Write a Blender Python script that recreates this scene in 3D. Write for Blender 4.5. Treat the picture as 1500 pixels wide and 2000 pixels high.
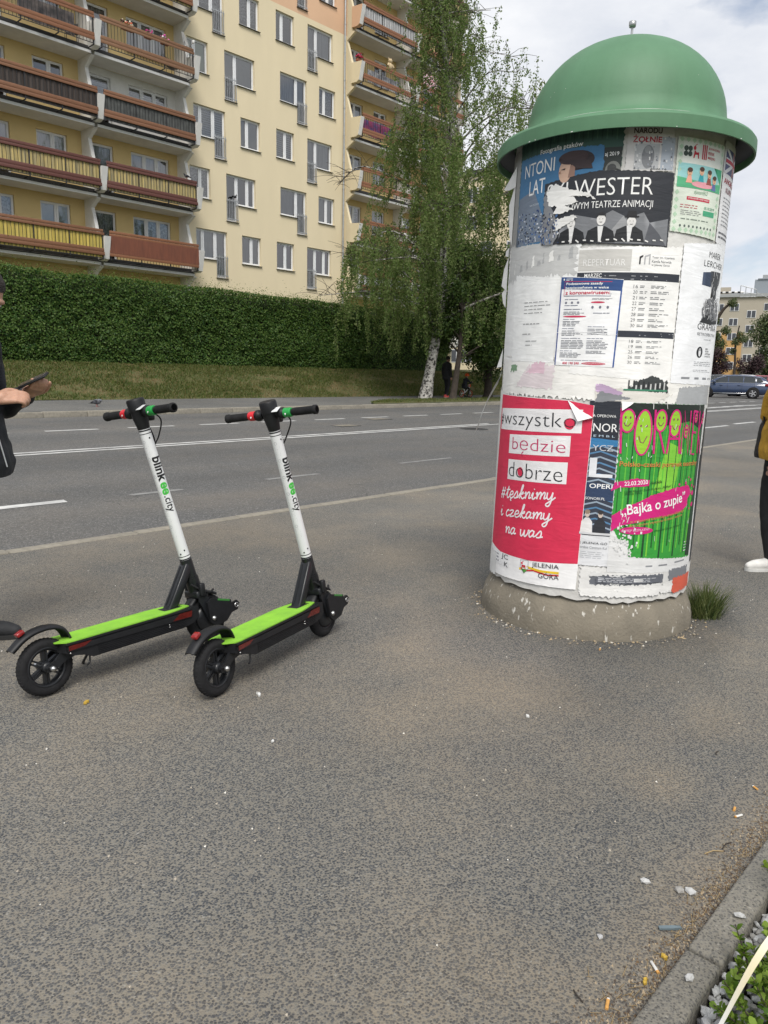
import bpy, bmesh, math, random
from math import sin, cos, pi, radians as rad, atan2, hypot
from mathutils import Vector, Matrix, noise
from mathutils.geometry import tessellate_polygon
S = bpy.context.scene
for _o in list(bpy.data.objects):
    bpy.data.objects.remove(_o)
rng = random.Random(7)

# ------------------------------------------------------------------ camera
# world: X runs along the road (away to the right), Y across it (towards the flats), Z up
YAW, PITCH, ROLL, EYE = rad(43.0), rad(10.47), rad(1.2), 1.32
h_ = Vector((cos(YAW), sin(YAW), 0)); R_ = h_.cross(Vector((0, 0, 1)))
F_ = h_ * cos(PITCH) - Vector((0, 0, 1)) * sin(PITCH); U_ = R_.cross(F_)
U2 = U_ * cos(ROLL) - R_ * sin(ROLL); R2 = R_ * cos(ROLL) + U_ * sin(ROLL)
cd = bpy.data.cameras.new('camera'); cam = bpy.data.objects.new('camera', cd); S.collection.objects.link(cam)
m_ = Matrix((R2, U2, -F_)).transposed().to_4x4(); m_.translation = Vector((0, 0, EYE)); cam.matrix_world = m_
cd.sensor_fit = 'VERTICAL'; cd.sensor_height = 36.0; cd.sensor_width = 27.0
cd.lens = 36.0 * 1470 / 2000; cd.clip_start = 0.05; cd.clip_end = 3000
S.camera = cam

# ------------------------------------------------------------------ sky and sun
SUN_EL, SUN_AZ = rad(53), rad(229)                    # direction towards the sun, azimuth from +X
w = bpy.data.worlds.new('World'); S.world = w; w.use_nodes = True
nt = w.node_tree; nt.nodes.clear()
def N(t, kind, **kw):
    n = t.nodes.new(kind)
    for k, v in kw.items():
        if k in n.inputs.keys(): n.inputs[k].default_value = v
        else: setattr(n, k, v)
    return n
out = N(nt, 'ShaderNodeOutputWorld'); bg = N(nt, 'ShaderNodeBackground', Strength=0.1)
sky = N(nt, 'ShaderNodeTexSky'); sky.sky_type = 'NISHITA'; sky.sun_disc = False
sky.sun_elevation = SUN_EL; sky.sun_rotation = pi / 2 - SUN_AZ; sky.dust_density = 1.5
tc = N(nt, 'ShaderNodeTexCoord'); mp = N(nt, 'ShaderNodeMapping'); mp.inputs['Scale'].default_value = (1.0, 1.0, 2.3)
mp.inputs['Location'].default_value = (1.9, 0.55, 0.35)
nz = N(nt, 'ShaderNodeTexNoise', Scale=2.3, Detail=7.0, Roughness=0.55, Distortion=0.25)
cover = N(nt, 'ShaderNodeValToRGB'); cover.color_ramp.elements[0].position = 0.36; cover.color_ramp.elements[1].position = 0.47
nz2 = N(nt, 'ShaderNodeTexNoise', Scale=3.4, Detail=8.0, Roughness=0.6)
shade = N(nt, 'ShaderNodeValToRGB'); e = shade.color_ramp.elements
e[0].position = 0.33; e[0].color = (5.2, 5.5, 6.1, 1); e[1].position = 0.66; e[1].color = (7.4, 7.45, 7.6, 1)
mx = N(nt, 'ShaderNodeMixRGB')
nt.links.new(tc.outputs['Generated'], mp.inputs['Vector']); nt.links.new(mp.outputs['Vector'], nz.inputs['Vector'])
nt.links.new(mp.outputs['Vector'], nz2.inputs['Vector'])
nt.links.new(nz.outputs['Fac'], cover.inputs['Fac']); nt.links.new(nz2.outputs['Fac'], shade.inputs['Fac'])
nt.links.new(cover.outputs['Color'], mx.inputs['Fac']); nt.links.new(sky.outputs['Color'], mx.inputs['Color1'])
nt.links.new(shade.outputs['Color'], mx.inputs['Color2']); nt.links.new(mx.outputs['Color'], bg.inputs['Color'])
nt.links.new(bg.outputs['Background'], out.inputs['Surface'])
sd = bpy.data.lights.new('sun', 'SUN'); sd.energy = 2.4; sd.angle = rad(28); sd.color = (1.0, 0.96, 0.9)
so = bpy.data.objects.new('sun', sd); S.collection.objects.link(so)
sv = Vector((cos(SUN_EL) * cos(SUN_AZ), cos(SUN_EL) * sin(SUN_AZ), sin(SUN_EL)))
so.rotation_euler = sv.to_track_quat('Z', 'Y').to_euler(); so.location = (0, 0, 40)
S.view_settings.view_transform = 'Standard'; S.view_settings.look = 'None'
S.view_settings.gamma = 1.0; S.view_settings.use_curve_mapping = False; S.view_settings.exposure = 0.45
S.render.engine = 'CYCLES'; S.cycles.use_denoising = True; S.cycles.max_bounces = 6
S.cycles.transparent_max_bounces = 12; S.cycles.caustics_reflective = False; S.cycles.caustics_refractive = False

# ------------------------------------------------------------------ helpers
COL = S.collection
def lin(c):
    return tuple(((v / 255) / 12.92 if v / 255 <= 0.04045 else ((v / 255 + 0.055) / 1.055) ** 2.4) for v in c)
class MB:
    """collects polygons; material slot per face optional"""
    def __init__(s): s.v = []; s.f = []; s.sm = []; s.mi = []
    def add(s, vs, fs, smooth=False, mi=0):
        b = len(s.v); s.v += [tuple(p) for p in vs]
        for f in fs: s.f.append(tuple(b + i for i in f)); s.sm.append(smooth); s.mi.append(mi)
        return s
    def box(s, x0, x1, y0, y1, z0, z1, M=None, mi=0):
        vs = [(x, y, z) for x in (x0, x1) for y in (y0, y1) for z in (z0, z1)]
        if M is not None: vs = [M @ Vector(p) for p in vs]
        return s.add(vs, [(0, 1, 3, 2), (4, 6, 7, 5), (0, 4, 5, 1), (2, 3, 7, 6), (0, 2, 6, 4), (1, 5, 7, 3)], mi=mi)
    def bevbox(s, x0, x1, y0, y1, z0, z1, b=0.01, M=None, mi=0):
        # box with chamfered edges: 24 verts hull
        cx, cy, cz = (x0 + x1) / 2, (y0 + y1) / 2, (z0 + z1) / 2
        hx, hy, hz = abs(x1 - x0) / 2, abs(y1 - y0) / 2, abs(z1 - z0) / 2; b = min(b, hx * .9, hy * .9, hz * .9)
        bm = bmesh.new(); bmesh.ops.create_cube(bm, size=2.0)
        for v in bm.verts: v.co = Vector((v.co.x * hx, v.co.y * hy, v.co.z * hz))
        bmesh.ops.bevel(bm, geom=list(bm.edges), offset=b, segments=2, profile=0.5, affect='EDGES')
        T = Matrix.Translation((cx, cy, cz)); 
        if M is not None: T = M @ T
        bm.verts.index_update()
        s.add([T @ v.co for v in bm.verts], [[v.index for v in f.verts] for f in bm.faces], True, mi); bm.free(); return s
    def prism(s, poly, axis, a0, a1, M=None, smooth=False, mi=0):
        # poly: 2D points; axis 'x' -> (y,z), 'y' -> (x,z), 'z' -> (x,y)
        def P(p, a):
            return {'x': (a, p[0], p[1]), 'y': (p[0], a, p[1]), 'z': (p[0], p[1], a)}[axis]
        n = len(poly); vs = [P(p, a0) for p in poly] + [P(p, a1) for p in poly]
        if M is not None: vs = [M @ Vector(p) for p in vs]
        fs = [(i, (i + 1) % n, n + (i + 1) % n, n + i) for i in range(n)]
        s.add(vs, fs, smooth, mi)
        tris = tessellate_polygon([[Vector((p[0], p[1], 0)) for p in poly]])
        s.add(vs, [tuple(t) for t in tris] + [tuple(n + i for i in t)[::-1] for t in tris], False, mi); return s
    def tube(s, pts, rs, seg=8, cap=True, mi=0, flat=1.0, smooth=True):
        pts = [Vector(p) for p in pts]
        if not hasattr(rs, '__len__'): rs = [rs] * len(pts)
        rings = []; prev = None
        for i, p in enumerate(pts):
            t = (pts[min(i + 1, len(pts) - 1)] - pts[max(i - 1, 0)])
            t = t.normalized() if t.length > 1e-9 else Vector((0, 0, 1))
            if prev is None:
                a = Vector((0, 0, 1)) if abs(t.z) < 0.9 else Vector((1, 0, 0)); u = t.cross(a).normalized()
            else:
                u = (prev - t * prev.dot(t)); u = u.normalized() if u.length > 1e-6 else t.orthogonal().normalized()
            prev = u; v = t.cross(u)
            rings.append([p + (u * cos(2 * pi * k / seg) + v * sin(2 * pi * k / seg) * flat) * rs[i] for k in range(seg)])
        vs = [q for r in rings for q in r]; fs = []
        for i in range(len(pts) - 1):
            for k in range(seg):
                a = i * seg + k; b = i * seg + (k + 1) % seg
                fs.append((a, b, b + seg, a + seg))
        s.add(vs, fs, smooth, mi)
        if cap: s.add(vs[:seg], [tuple(range(seg))[::-1]], False, mi); s.add(vs[-seg:], [tuple(range(seg))], False, mi)
        return s
    def lathe(s, prof, seg=24, M=None, smooth=True, mi=0, a0=0, a1=2 * pi):
        full = abs(a1 - a0 - 2 * pi) < 1e-6; n = seg if full else seg + 1
        vs = [(r * cos(a0 + (a1 - a0) * k / seg), r * sin(a0 + (a1 - a0) * k / seg), z) for r, z in prof for k in range(n)]
        if M is not None: vs = [M @ Vector(p) for p in vs]
        fs = []
        for i in range(len(prof) - 1):
            for k in range(seg):
                a = i * n + k; b = i * n + (k + 1) % n
                fs.append((a, b, b + n, a + n))
        return s.add(vs, fs, smooth, mi)
    def sphere(s, c, r, seg=12, rings=8, mi=0, M=None):
        if not hasattr(r, '__len__'): r = (r, r, r)
        T = Matrix.Translation(c) @ Matrix.Diagonal((*r, 1))
        if M is not None: T = M @ T
        return s.lathe([(max(1e-4, sin(pi * i / rings)), -cos(pi * i / rings)) for i in range(rings + 1)], seg, T, True, mi)
    def mesh(s, name):
        me = bpy.data.meshes.new(name); me.from_pydata(s.v, [], s.f)
        me.polygons.foreach_set('use_smooth', s.sm); me.polygons.foreach_set('material_index', s.mi); me.update(); return me
INV = {}
def obj(name, mesh, mat=None, parent=None, loc=None, rot=None, scale=None):
    if isinstance(mesh, MB): mesh = mesh.mesh(name)
    if mat is not None and len(mesh.materials) == 0:
        for m in (mat if isinstance(mat, (list, tuple)) else [mat]): mesh.materials.append(m)
    o = bpy.data.objects.new(name, mesh); COL.objects.link(o)
    if loc is not None: o.location = loc
    if rot is not None: o.rotation_euler = rot
    if scale is not None: o.scale = scale
    if parent is not None:
        o.parent = parent
        if parent.name in INV: o.matrix_parent_inverse = INV[parent.name]
    return o
def tag(o, label, cat=None, group=None):
    o['label'] = label
    if cat: o['category'] = cat
    if group: o['group'] = group
    return o
def thing(name, label, cat, loc=(0, 0, 0), rotz=0.0, group=None, world=False):
    """Empty at a thing's base. world=True: its parts are given in world coordinates"""
    o = bpy.data.objects.new(name, None); COL.objects.link(o); o.empty_display_size = 0.1
    o.location = loc; o.rotation_euler = (0, 0, rotz)
    if world: INV[o.name] = (Matrix.Translation(loc) @ Matrix.Rotation(rotz, 4, 'Z')).inverted()
    return tag(o, label, cat, group)
def struct(o): o['kind'] = 'structure'; return o
def kids(o): return [c for c in bpy.data.objects if c.parent == o]
def copy_tree(root, label, loc, rotz=0.0, group=None):
    def cp(o, par):
        c = o.copy(); COL.objects.link(c); c.parent = par
        for k in childmap.get(o.name, []): cp(k, c)
        return c
    childmap = {}
    for o in COL.objects:
        if o.parent: childmap.setdefault(o.parent.name, []).append(o)
    r = cp(root, None); r.location = loc; r.rotation_euler = (0, 0, rotz); r['label'] = label
    if group: r['group'] = group
    return r

# ------------------------------------------------------------------ materials
def mat(name, col, rough=0.7, var=0.0, vscale=6.0, bump=0.0, bscale=60.0, metal=0.0, spec=None, col2=None, detail=5.0, sheen=0, coat=0.0, coords='Object', streak=None):
    """plain painted / moulded surface: base colour broken by noise towards col2, with fine bump"""
    m = bpy.data.materials.new(name); m.use_nodes = True; t = m.node_tree; b = t.nodes['Principled BSDF']
    b.inputs['Base Color'].default_value = (*col, 1); b.inputs['Roughness'].default_value = rough; b.inputs['Metallic'].default_value = metal
    if spec is not None: b.inputs['Specular IOR Level'].default_value = spec
    if coat: b.inputs['Coat Weight'].default_value = coat; b.inputs['Coat Roughness'].default_value = 0.08
    L = t.links.new; tcn = N(t, 'ShaderNodeTexCoord'); vec = tcn.outputs[coords]
    if streak:
        mpn = N(t, 'ShaderNodeMapping'); mpn.inputs['Scale'].default_value = streak; L(vec, mpn.inputs['Vector']); vec = mpn.outputs['Vector']
    if var > 0 or col2 is not None:
        n = N(t, 'ShaderNodeTexNoise', Scale=vscale, Detail=detail, Roughness=0.6); L(vec, n.inputs['Vector'])
        r = N(t, 'ShaderNodeValToRGB'); el = r.color_ramp.elements
        c2 = col2 if col2 is not None else tuple(max(0, v * (1 - var)) for v in col)
        c1 = col if col2 is not None else tuple(min(1, v * (1 + var)) for v in col)
        el[0].position = 0.32; el[0].color = (*c2, 1); el[1].position = 0.68; el[1].color = (*c1, 1)
        L(n.outputs['Fac'], r.inputs['Fac']); L(r.outputs['Color'], b.inputs['Base Color'])
    if bump > 0:
        n = N(t, 'ShaderNodeTexNoise', Scale=bscale, Detail=4.0); L(tcn.outputs[coords], n.inputs['Vector'])
        bp = N(t, 'ShaderNodeBump', Strength=bump, Distance=0.01); L(n.outputs['Fac'], bp.inputs['Height']); L(bp.outputs['Normal'], b.inputs['Normal'])
    return m
def leafmat(name, c1, c2, c3=None, trans=0.35):
    m = bpy.data.materials.new(name); m.use_nodes = True; t = m.node_tree; L = t.links.new
    b = t.nodes['Principled BSDF']; b.inputs['Roughness'].default_value = 0.5; b.inputs['Specular IOR Level'].default_value = 0.3
    g = N(t, 'ShaderNodeNewGeometry'); r = N(t, 'ShaderNodeValToRGB'); el = r.color_ramp.elements
    el[0].position = 0.0; el[0].color = (*c1, 1); el[1].position = 1.0; el[1].color = (*c2, 1)
    if c3: x = el.new(0.9); x.color = (*c3, 1)
    L(g.outputs['Random Per Island'], r.inputs['Fac']); L(r.outputs['Color'], b.inputs['Base Color'])
    tr = N(t, 'ShaderNodeBsdfTranslucent'); L(r.outputs['Color'], tr.inputs['Color']); ms = N(t, 'ShaderNodeMixShader', Fac=trans)
    L(b.outputs['BSDF'], ms.inputs[1]); L(tr.outputs['BSDF'], ms.inputs[2]); L(ms.outputs['Shader'], t.nodes['Material Output'].inputs['Surface'])
    return m
def glassmat(name, tint=(0.75, 0.8, 0.85), refl=0.35):
    m = bpy.data.materials.new(name); m.use_nodes = True; t = m.node_tree; L = t.links.new; t.nodes.remove(t.nodes['Principled BSDF'])
    tr = N(t, 'ShaderNodeBsdfTransparent'); tr.inputs['Color'].default_value = (*tint, 1)
    gl = N(t, 'ShaderNodeBsdfGlossy'); gl.inputs['Roughness'].default_value = 0.03
    fr = N(t, 'ShaderNodeLayerWeight', Blend=refl); ms = N(t, 'ShaderNodeMixShader')
    L(fr.outputs['Fresnel'], ms.inputs['Fac']); L(tr.outputs['BSDF'], ms.inputs[1]); L(gl.outputs['BSDF'], ms.inputs[2])
    L(ms.outputs['Shader'], t.nodes['Material Output'].inputs['Surface']); return m
_mc = {}
def flatm(rgb, rough=0.65, name='print_ink'):
    k = (tuple(rgb), rough)
    if k not in _mc:
        m = _mc[k] = mat(name, lin(rgb), rough, var=0.09, vscale=9, detail=7)  # tone noise: fading and glare painted into the printed colours
        t = m.node_tree; tcn = N(t, 'ShaderNodeTexCoord'); mpn = N(t, 'ShaderNodeMapping'); mpn.inputs['Scale'].default_value = (5, 5, 19); mpn.inputs['Rotation'].default_value = (.3, .25, 0)
        n = N(t, 'ShaderNodeTexNoise', Scale=1.0, Detail=4.0, Distortion=1.8); bp = N(t, 'ShaderNodeBump', Strength=.2, Distance=.012)
        t.links.new(tcn.outputs['Object'], mpn.inputs['Vector']); t.links.new(mpn.outputs['Vector'], n.inputs['Vector']); t.links.new(n.outputs['Fac'], bp.inputs['Height']); t.links.new(bp.outputs['Normal'], t.nodes['Principled BSDF'].inputs['Normal'])
    return _mc[k]
M_white = mat('white_paint', (0.72, 0.72, 0.70), 0.6, var=0.05)
M_pvc = mat('white_window_plastic', (0.74, 0.75, 0.76), 0.35, var=0.03)
M_black = mat('black_plastic', (0.010, 0.0105, 0.012), 0.5, spec=.35, var=0.25, vscale=20, bump=0.08, bscale=300)
M_rubber = mat('black_rubber', (0.013, 0.013, 0.014), 0.78, spec=.3, var=0.3, vscale=30, bump=0.2, bscale=250)
M_blackmetal = mat('black_coated_metal', (0.011, 0.012, 0.014), 0.38, spec=.4, var=0.2, vscale=14, coat=0.1)
M_steel = mat('bare_steel', (0.55, 0.55, 0.54), 0.3, metal=1.0, var=0.1)
M_galv = mat('galvanised_metal', (0.42, 0.43, 0.43), 0.42, metal=0.7, var=0.12, vscale=9)
M_dark = mat('dark_void', (0.012, 0.012, 0.013), 0.9)
# ------------------------------------------------------------------ lie of the land
Y_NK, Y_FK = 5.55, 16.78            # near kerb line, far kerb face
def hx(x):
    d = max(0.0, min(x, 160.0) - 52.0); return 0.0125 * (d * d / (d + 12.0)) if d > 0 else 0.0
def road_z(y): return -0.02 + 0.22 * (y - Y_NK) / (Y_FK - Y_NK)
def hy(y):
    if y < Y_NK: return 0.0
    if y < Y_FK: return road_z(y)
    if y < 21.0: return 0.32 + 0.01 * (y - Y_FK)
    if y < 24.2: 
        t = (y - 21.0) / 3.2; return 0.362 + (1.40 - 0.362) * (0.75 * t + 0.25 * (1 - (1 - t) ** 2))
    return 1.40 + min(0.25, 0.05 * (y - 24.2))
def gz(x, y):
    z = hy(y)
    if y >= Y_FK and x > 43: z += (0.2 - z) * min(1.0, (x - 43) / 3.0)      # a side street leaves the road here
    return z + hx(x)
def sheet(xs, ys, zf):
    mb = MB(); n = len(ys)
    mb.add([(x, y, zf(x, y)) for x in xs for y in ys], [(i * n + j, (i + 1) * n + j, (i + 1) * n + j + 1, i * n + j + 1) for i in range(len(xs) - 1) for j in range(n - 1)], True)
    return mb
def fr(a, b, st):
    n = max(1, round((b - a) / st)); return [a + (b - a) * i / n for i in range(n + 1)]

def asphalt(name, stone_scale, cA, cB, cC, sand, sandcol, spots=(), bump=0.6, worn=None, cracks=0.0, dark_patches=(), dark_stones=False, matrix=None, marks=False):
    m = bpy.data.materials.new(name); m.use_nodes = True; t = m.node_tree; L = t.links.new; b = t.nodes['Principled BSDF']
    b.inputs['Roughness'].default_value = 0.85; b.inputs['Specular IOR Level'].default_value = 0.25
    g = N(t, 'ShaderNodeNewGeometry'); P = g.outputs['Position']
    wob = N(t, 'ShaderNodeTexNoise', Scale=stone_scale * 0.8, Detail=1.0); L(P, wob.inputs['Vector'])
    wa = N(t, 'ShaderNodeVectorMath', operation='MULTIPLY_ADD'); L(wob.outputs['Color'], wa.inputs[0]); wa.inputs[1].default_value = (0.5 / stone_scale,) * 3; L(P, wa.inputs[2])
    vo = N(t, 'ShaderNodeTexVoronoi', Scale=stone_scale); L(wa.outputs[0], vo.inputs['Vector'])
    sep = N(t, 'ShaderNodeSeparateColor'); L(vo.outputs['Color'], sep.inputs[0])
    r = N(t, 'ShaderNodeValToRGB'); el = r.color_ramp.elements
    el[0].position = 0.0; el[0].color = (*cA, 1); el[1].position = 1.0; el[1].color = (*cC, 1); x = el.new(0.45); x.color = (*cB, 1)
    x = el.new(0.93); x.color = (*[v * 1.15 for v in cC], 1); el[-1].color = (*[min(.7, v * 1.9) for v in cC], 1)
    L(sep.outputs[0], r.inputs['Fac'])
    if dark_stones:
        for q in list(el)[2:]: el.remove(el[-1]) if len(el) > 2 else None
        el[0].position = 0.0; el[0].color = (*cA, 1); el[1].position = 0.97; el[1].color = (*cC, 1)
        x = el.new(0.5); x.color = (*[v * 1.75 for v in cA], 1); x = el.new(0.8); x.color = (*cB, 1); x = el.new(1.0); x.color = (*[v * 1.35 for v in cC], 1)
    # mortar / dust between the stones
    edge = N(t, 'ShaderNodeMapRange'); edge.inputs[1].default_value = 0.60 if dark_stones else 0.25; edge.inputs[2].default_value = 0.80 if dark_stones else 0.62
    esz = N(t, 'ShaderNodeMath', operation='MULTIPLY_ADD'); L(sep.outputs[2], esz.inputs[0]); esz.inputs[1].default_value = 0.34 if dark_stones else 0.0; L(vo.outputs['Distance'], esz.inputs[2]); L(esz.outputs[0], edge.inputs[0])
    big = N(t, 'ShaderNodeTexNoise', Scale=0.9, Detail=6.0, Roughness=0.62); L(P, big.inputs['Vector'])
    bigr = N(t, 'ShaderNodeMapRange'); bigr.inputs[1].default_value = 0.43; bigr.inputs[2].default_value = 0.66; L(big.outputs['Fac'], bigr.inputs[0])
    sandfac = bigr.outputs[0]
    for (cx, cy, rx, ry, ang, amt) in spots:
        mpn = N(t, 'ShaderNodeMapping', vector_type='TEXTURE'); mpn.inputs['Location'].default_value = (cx, cy, 0); mpn.inputs['Rotation'].default_value = (0, 0, ang); mpn.inputs['Scale'].default_value = (rx, ry, 1000)
        L(P, mpn.inputs['Vector']); ln = N(t, 'ShaderNodeVectorMath', operation='LENGTH'); L(mpn.outputs['Vector'], ln.inputs[0])
        mr = N(t, 'ShaderNodeMapRange'); mr.inputs[1].default_value = 1.0; mr.inputs[2].default_value = 0.1; mr.inputs[3].default_value = 0; mr.inputs[4].default_value = amt; L(ln.outputs['Value'], mr.inputs[0])
        nn = N(t, 'ShaderNodeMath', operation='MULTIPLY_ADD'); L(mr.outputs[0], nn.inputs[0]); L(big.outputs['Fac'], nn.inputs[1])
        nn.inputs[1].default_value = 1; L(sandfac, nn.inputs[2]); 
        cl = N(t, 'ShaderNodeMath', operation='MULTIPLY_ADD'); L(mr.outputs[0], cl.inputs[0]); cl.inputs[1].default_value = 1.0; L(sandfac, cl.inputs[2]); sandfac = cl.outputs[0]
    fine = N(t, 'ShaderNodeTexNoise', Scale=stone_scale * 0.35, Detail=3.0); L(P, fine.inputs['Vector'])
    fr2 = N(t, 'ShaderNodeMapRange'); fr2.inputs[1].default_value = 0.3; fr2.inputs[2].default_value = 0.7; fr2.inputs[3].default_value = 0.45; fr2.inputs[4].default_value = 1.0; L(fine.outputs['Fac'], fr2.inputs[0])
    sm = N(t, 'ShaderNodeMath', operation='MULTIPLY'); sm.use_clamp = True; L(sandfac, sm.inputs[0]); sm.inputs[1].default_value = sand
    sm2 = N(t, 'ShaderNodeMath', operation='MULTIPLY'); L(sm.outputs[0], sm2.inputs[0]); L(fr2.outputs[0], sm2.inputs[1])
    # stones poke through sand: sand strongest in the joints
    ed2 = N(t, 'ShaderNodeMath', operation='MULTIPLY_ADD'); L(edge.outputs[0], ed2.inputs[0]); ed2.inputs[1].default_value = 0.75; ed2.inputs[2].default_value = 0.45
    sm3 = N(t, 'ShaderNodeMath', operation='MULTIPLY'); sm3.use_clamp = True; L(sm2.outputs[0], sm3.inputs[0]); L(ed2.outputs[0], sm3.inputs[1])
    joint = N(t, 'ShaderNodeMixRGB', blend_type='MIX'); joint.inputs['Color2'].default_value = (*(matrix or [v * 0.75 for v in cB]), 1)
    jf = N(t, 'ShaderNodeMath', operation='MULTIPLY'); L(edge.outputs[0], jf.inputs[0]); jf.inputs[1].default_value = 0.5 if not matrix else 0.9
    L(jf.outputs[0], joint.inputs['Fac']); L(r.outputs['Color'], joint.inputs['Color1'])
    mixs = N(t, 'ShaderNodeMixRGB'); mixs.inputs['Color2'].default_value = (*sandcol, 1); L(sm3.outputs[0], mixs.inputs['Fac']); L(joint.outputs['Color'], mixs.inputs['Color1'])
    col = mixs.outputs['Color']
    # broad tone changes: patches and worn tracks along the road
    tn = N(t, 'ShaderNodeTexNoise', Scale=0.35, Detail=5.0); mt = N(t, 'ShaderNodeMapping'); mt.inputs['Scale'].default_value = worn or (1, 1, 1); L(P, mt.inputs['Vector']); L(mt.outputs['Vector'], tn.inputs['Vector'])
    tr = N(t, 'ShaderNodeMapRange'); tr.inputs[1].default_value = 0.3; tr.inputs[2].default_value = 0.7; tr.inputs[3].default_value = 0.8; tr.inputs[4].default_value = 1.16; L(tn.outputs['Fac'], tr.inputs[0])
    hv = N(t, 'ShaderNodeHueSaturation'); L(tr.outputs[0], hv.inputs['Value']); L(col, hv.inputs['Color']); col = hv.outputs['Color']
    for (cx, cy, rx, ry, ang, amt) in dark_patches:      # soft-edged ellipses where the surface colour is darkened
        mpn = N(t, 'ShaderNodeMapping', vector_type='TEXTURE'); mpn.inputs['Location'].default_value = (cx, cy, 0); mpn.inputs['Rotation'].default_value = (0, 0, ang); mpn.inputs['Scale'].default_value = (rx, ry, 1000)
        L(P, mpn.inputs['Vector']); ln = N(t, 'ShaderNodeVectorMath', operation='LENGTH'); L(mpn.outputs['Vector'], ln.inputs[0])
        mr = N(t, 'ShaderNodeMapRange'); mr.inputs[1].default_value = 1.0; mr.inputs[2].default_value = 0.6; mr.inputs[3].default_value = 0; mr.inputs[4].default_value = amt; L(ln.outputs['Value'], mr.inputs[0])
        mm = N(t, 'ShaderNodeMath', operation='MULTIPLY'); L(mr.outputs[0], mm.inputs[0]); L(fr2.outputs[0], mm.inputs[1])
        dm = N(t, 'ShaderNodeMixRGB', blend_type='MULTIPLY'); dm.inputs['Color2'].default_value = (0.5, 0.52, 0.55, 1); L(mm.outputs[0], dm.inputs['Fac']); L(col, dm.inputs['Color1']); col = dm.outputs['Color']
    if marks:                                    # trodden gum, drips and small tar spots
        for sc_, rr_, cc_ in ((2.3, .028, (.30, .285, .25)), (1.7, .045, (.07, .07, .07)), (4.6, .02, (.33, .31, .28))):
            vm_ = N(t, 'ShaderNodeTexVoronoi', Scale=sc_); wv2 = N(t, 'ShaderNodeVectorMath', operation='MULTIPLY_ADD'); L(fine.outputs['Color'], wv2.inputs[0]); wv2.inputs[1].default_value = (.02, .02, 0); L(P, wv2.inputs[2]); L(wv2.outputs[0], vm_.inputs['Vector'])
            s2 = N(t, 'ShaderNodeSeparateColor'); L(vm_.outputs['Color'], s2.inputs[0]); th_ = N(t, 'ShaderNodeMath', operation='MULTIPLY'); L(s2.outputs[0], th_.inputs[0]); th_.inputs[1].default_value = rr_ * sc_ * .5
            df = N(t, 'ShaderNodeMath', operation='SUBTRACT'); L(th_.outputs[0], df.inputs[0]); L(vm_.outputs['Distance'], df.inputs[1]); mr_ = N(t, 'ShaderNodeMapRange'); mr_.inputs[1].default_value = 0; mr_.inputs[2].default_value = .01; mr_.inputs[4].default_value = .6; L(df.outputs[0], mr_.inputs[0])
            dm = N(t, 'ShaderNodeMixRGB'); dm.inputs['Color2'].default_value = (*cc_, 1); L(mr_.outputs[0], dm.inputs['Fac']); L(col, dm.inputs['Color1']); col = dm.outputs['Color']
    if cracks:
        vc = N(t, 'ShaderNodeTexVoronoi', Scale=0.55, feature='DISTANCE_TO_EDGE'); wn = N(t, 'ShaderNodeTexNoise', Scale=2.5, Detail=6.0); L(P, wn.inputs['Vector'])
        wv = N(t, 'ShaderNodeVectorMath', operation='MULTIPLY_ADD'); L(wn.outputs['Color'], wv.inputs[0]); wv.inputs[1].default_value = (0.5, 0.5, 0.5); L(P, wv.inputs[2]); L(wv.outputs[0], vc.inputs['Vector'])
        cr = N(t, 'ShaderNodeMapRange'); cr.inputs[1].default_value = 0.0; cr.inputs[2].default_value = 0.006; cr.inputs[3].default_value = cracks; cr.inputs[4].default_value = 0; L(vc.outputs['Distance'], cr.inputs[0])
        cm = N(t, 'ShaderNodeMath', operation='MULTIPLY'); cm.use_clamp = True; L(cr.outputs[0], cm.inputs[0]); L(bigr.outputs[0], cm.inputs[1])
        dm = N(t, 'ShaderNodeMixRGB'); dm.inputs['Color2'].default_value = (*[v * .45 for v in cB], 1); L(cm.outputs[0], dm.inputs['Fac']); L(col, dm.inputs['Color1']); col = dm.outputs['Color']
    L(col, b.inputs['Base Color'])
    inv = N(t, 'ShaderNodeMath', operation='SUBTRACT'); inv.inputs[0].default_value = 1.0; L(vo.outputs['Distance'], inv.inputs[1])
    hs = N(t, 'ShaderNodeMath', operation='MULTIPLY_ADD'); L(sep.outputs[1], hs.inputs[0]); hs.inputs[1].default_value = 0.5; L(inv.outputs[0], hs.inputs[2])
    bp = N(t, 'ShaderNodeBump', Strength=bump, Distance=0.6 / stone_scale); L(hs.outputs[0], bp.inputs['Height']); L(bp.outputs['Normal'], b.inputs['Normal'])
    return m

COLC = (3.892, 2.026)                      # advertising column stands here
M_pave = asphalt('pavement_asphalt', 185, (0.046, 0.049, 0.053), (0.118, 0.117, 0.110), (0.20, 0.192, 0.172), 0.85, (0.265, 0.224, 0.168), dark_stones=True, matrix=(0.205, 0.190, 0.160), marks=True,
    spots=((2.75, 2.35, .55, .22, .5, .55), (2.3, 0.85, .22, .14, .0, .6), (2.95, 0.95, .25, .14, 0.2, .6), (2.6, 1.75, .9, .25, -.35, .35), (2.0, .58, 1.9, .16, 0, .7), (1.6, 1.3, .35, .3, 0, .2)),
    bump=0.6, cracks=0.4, dark_patches=((COLC[0], COLC[1], 1.0, .92, 0, .75), (3.5, 1.45, 1.2, .4, .1, .5)))
M_road = asphalt('road_asphalt', 95, (0.070, 0.071, 0.073), (0.110, 0.110, 0.107), (0.16, 0.157, 0.15), 0.32, (0.19, 0.165, 0.135),
    spots=((6, 6.55, 9, .55, 0, .9), (4.5, 6.6, 1.2, .35, .05, .6)), bump=0.3, worn=(0.12, 1.6, 1), cracks=0.9)
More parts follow.
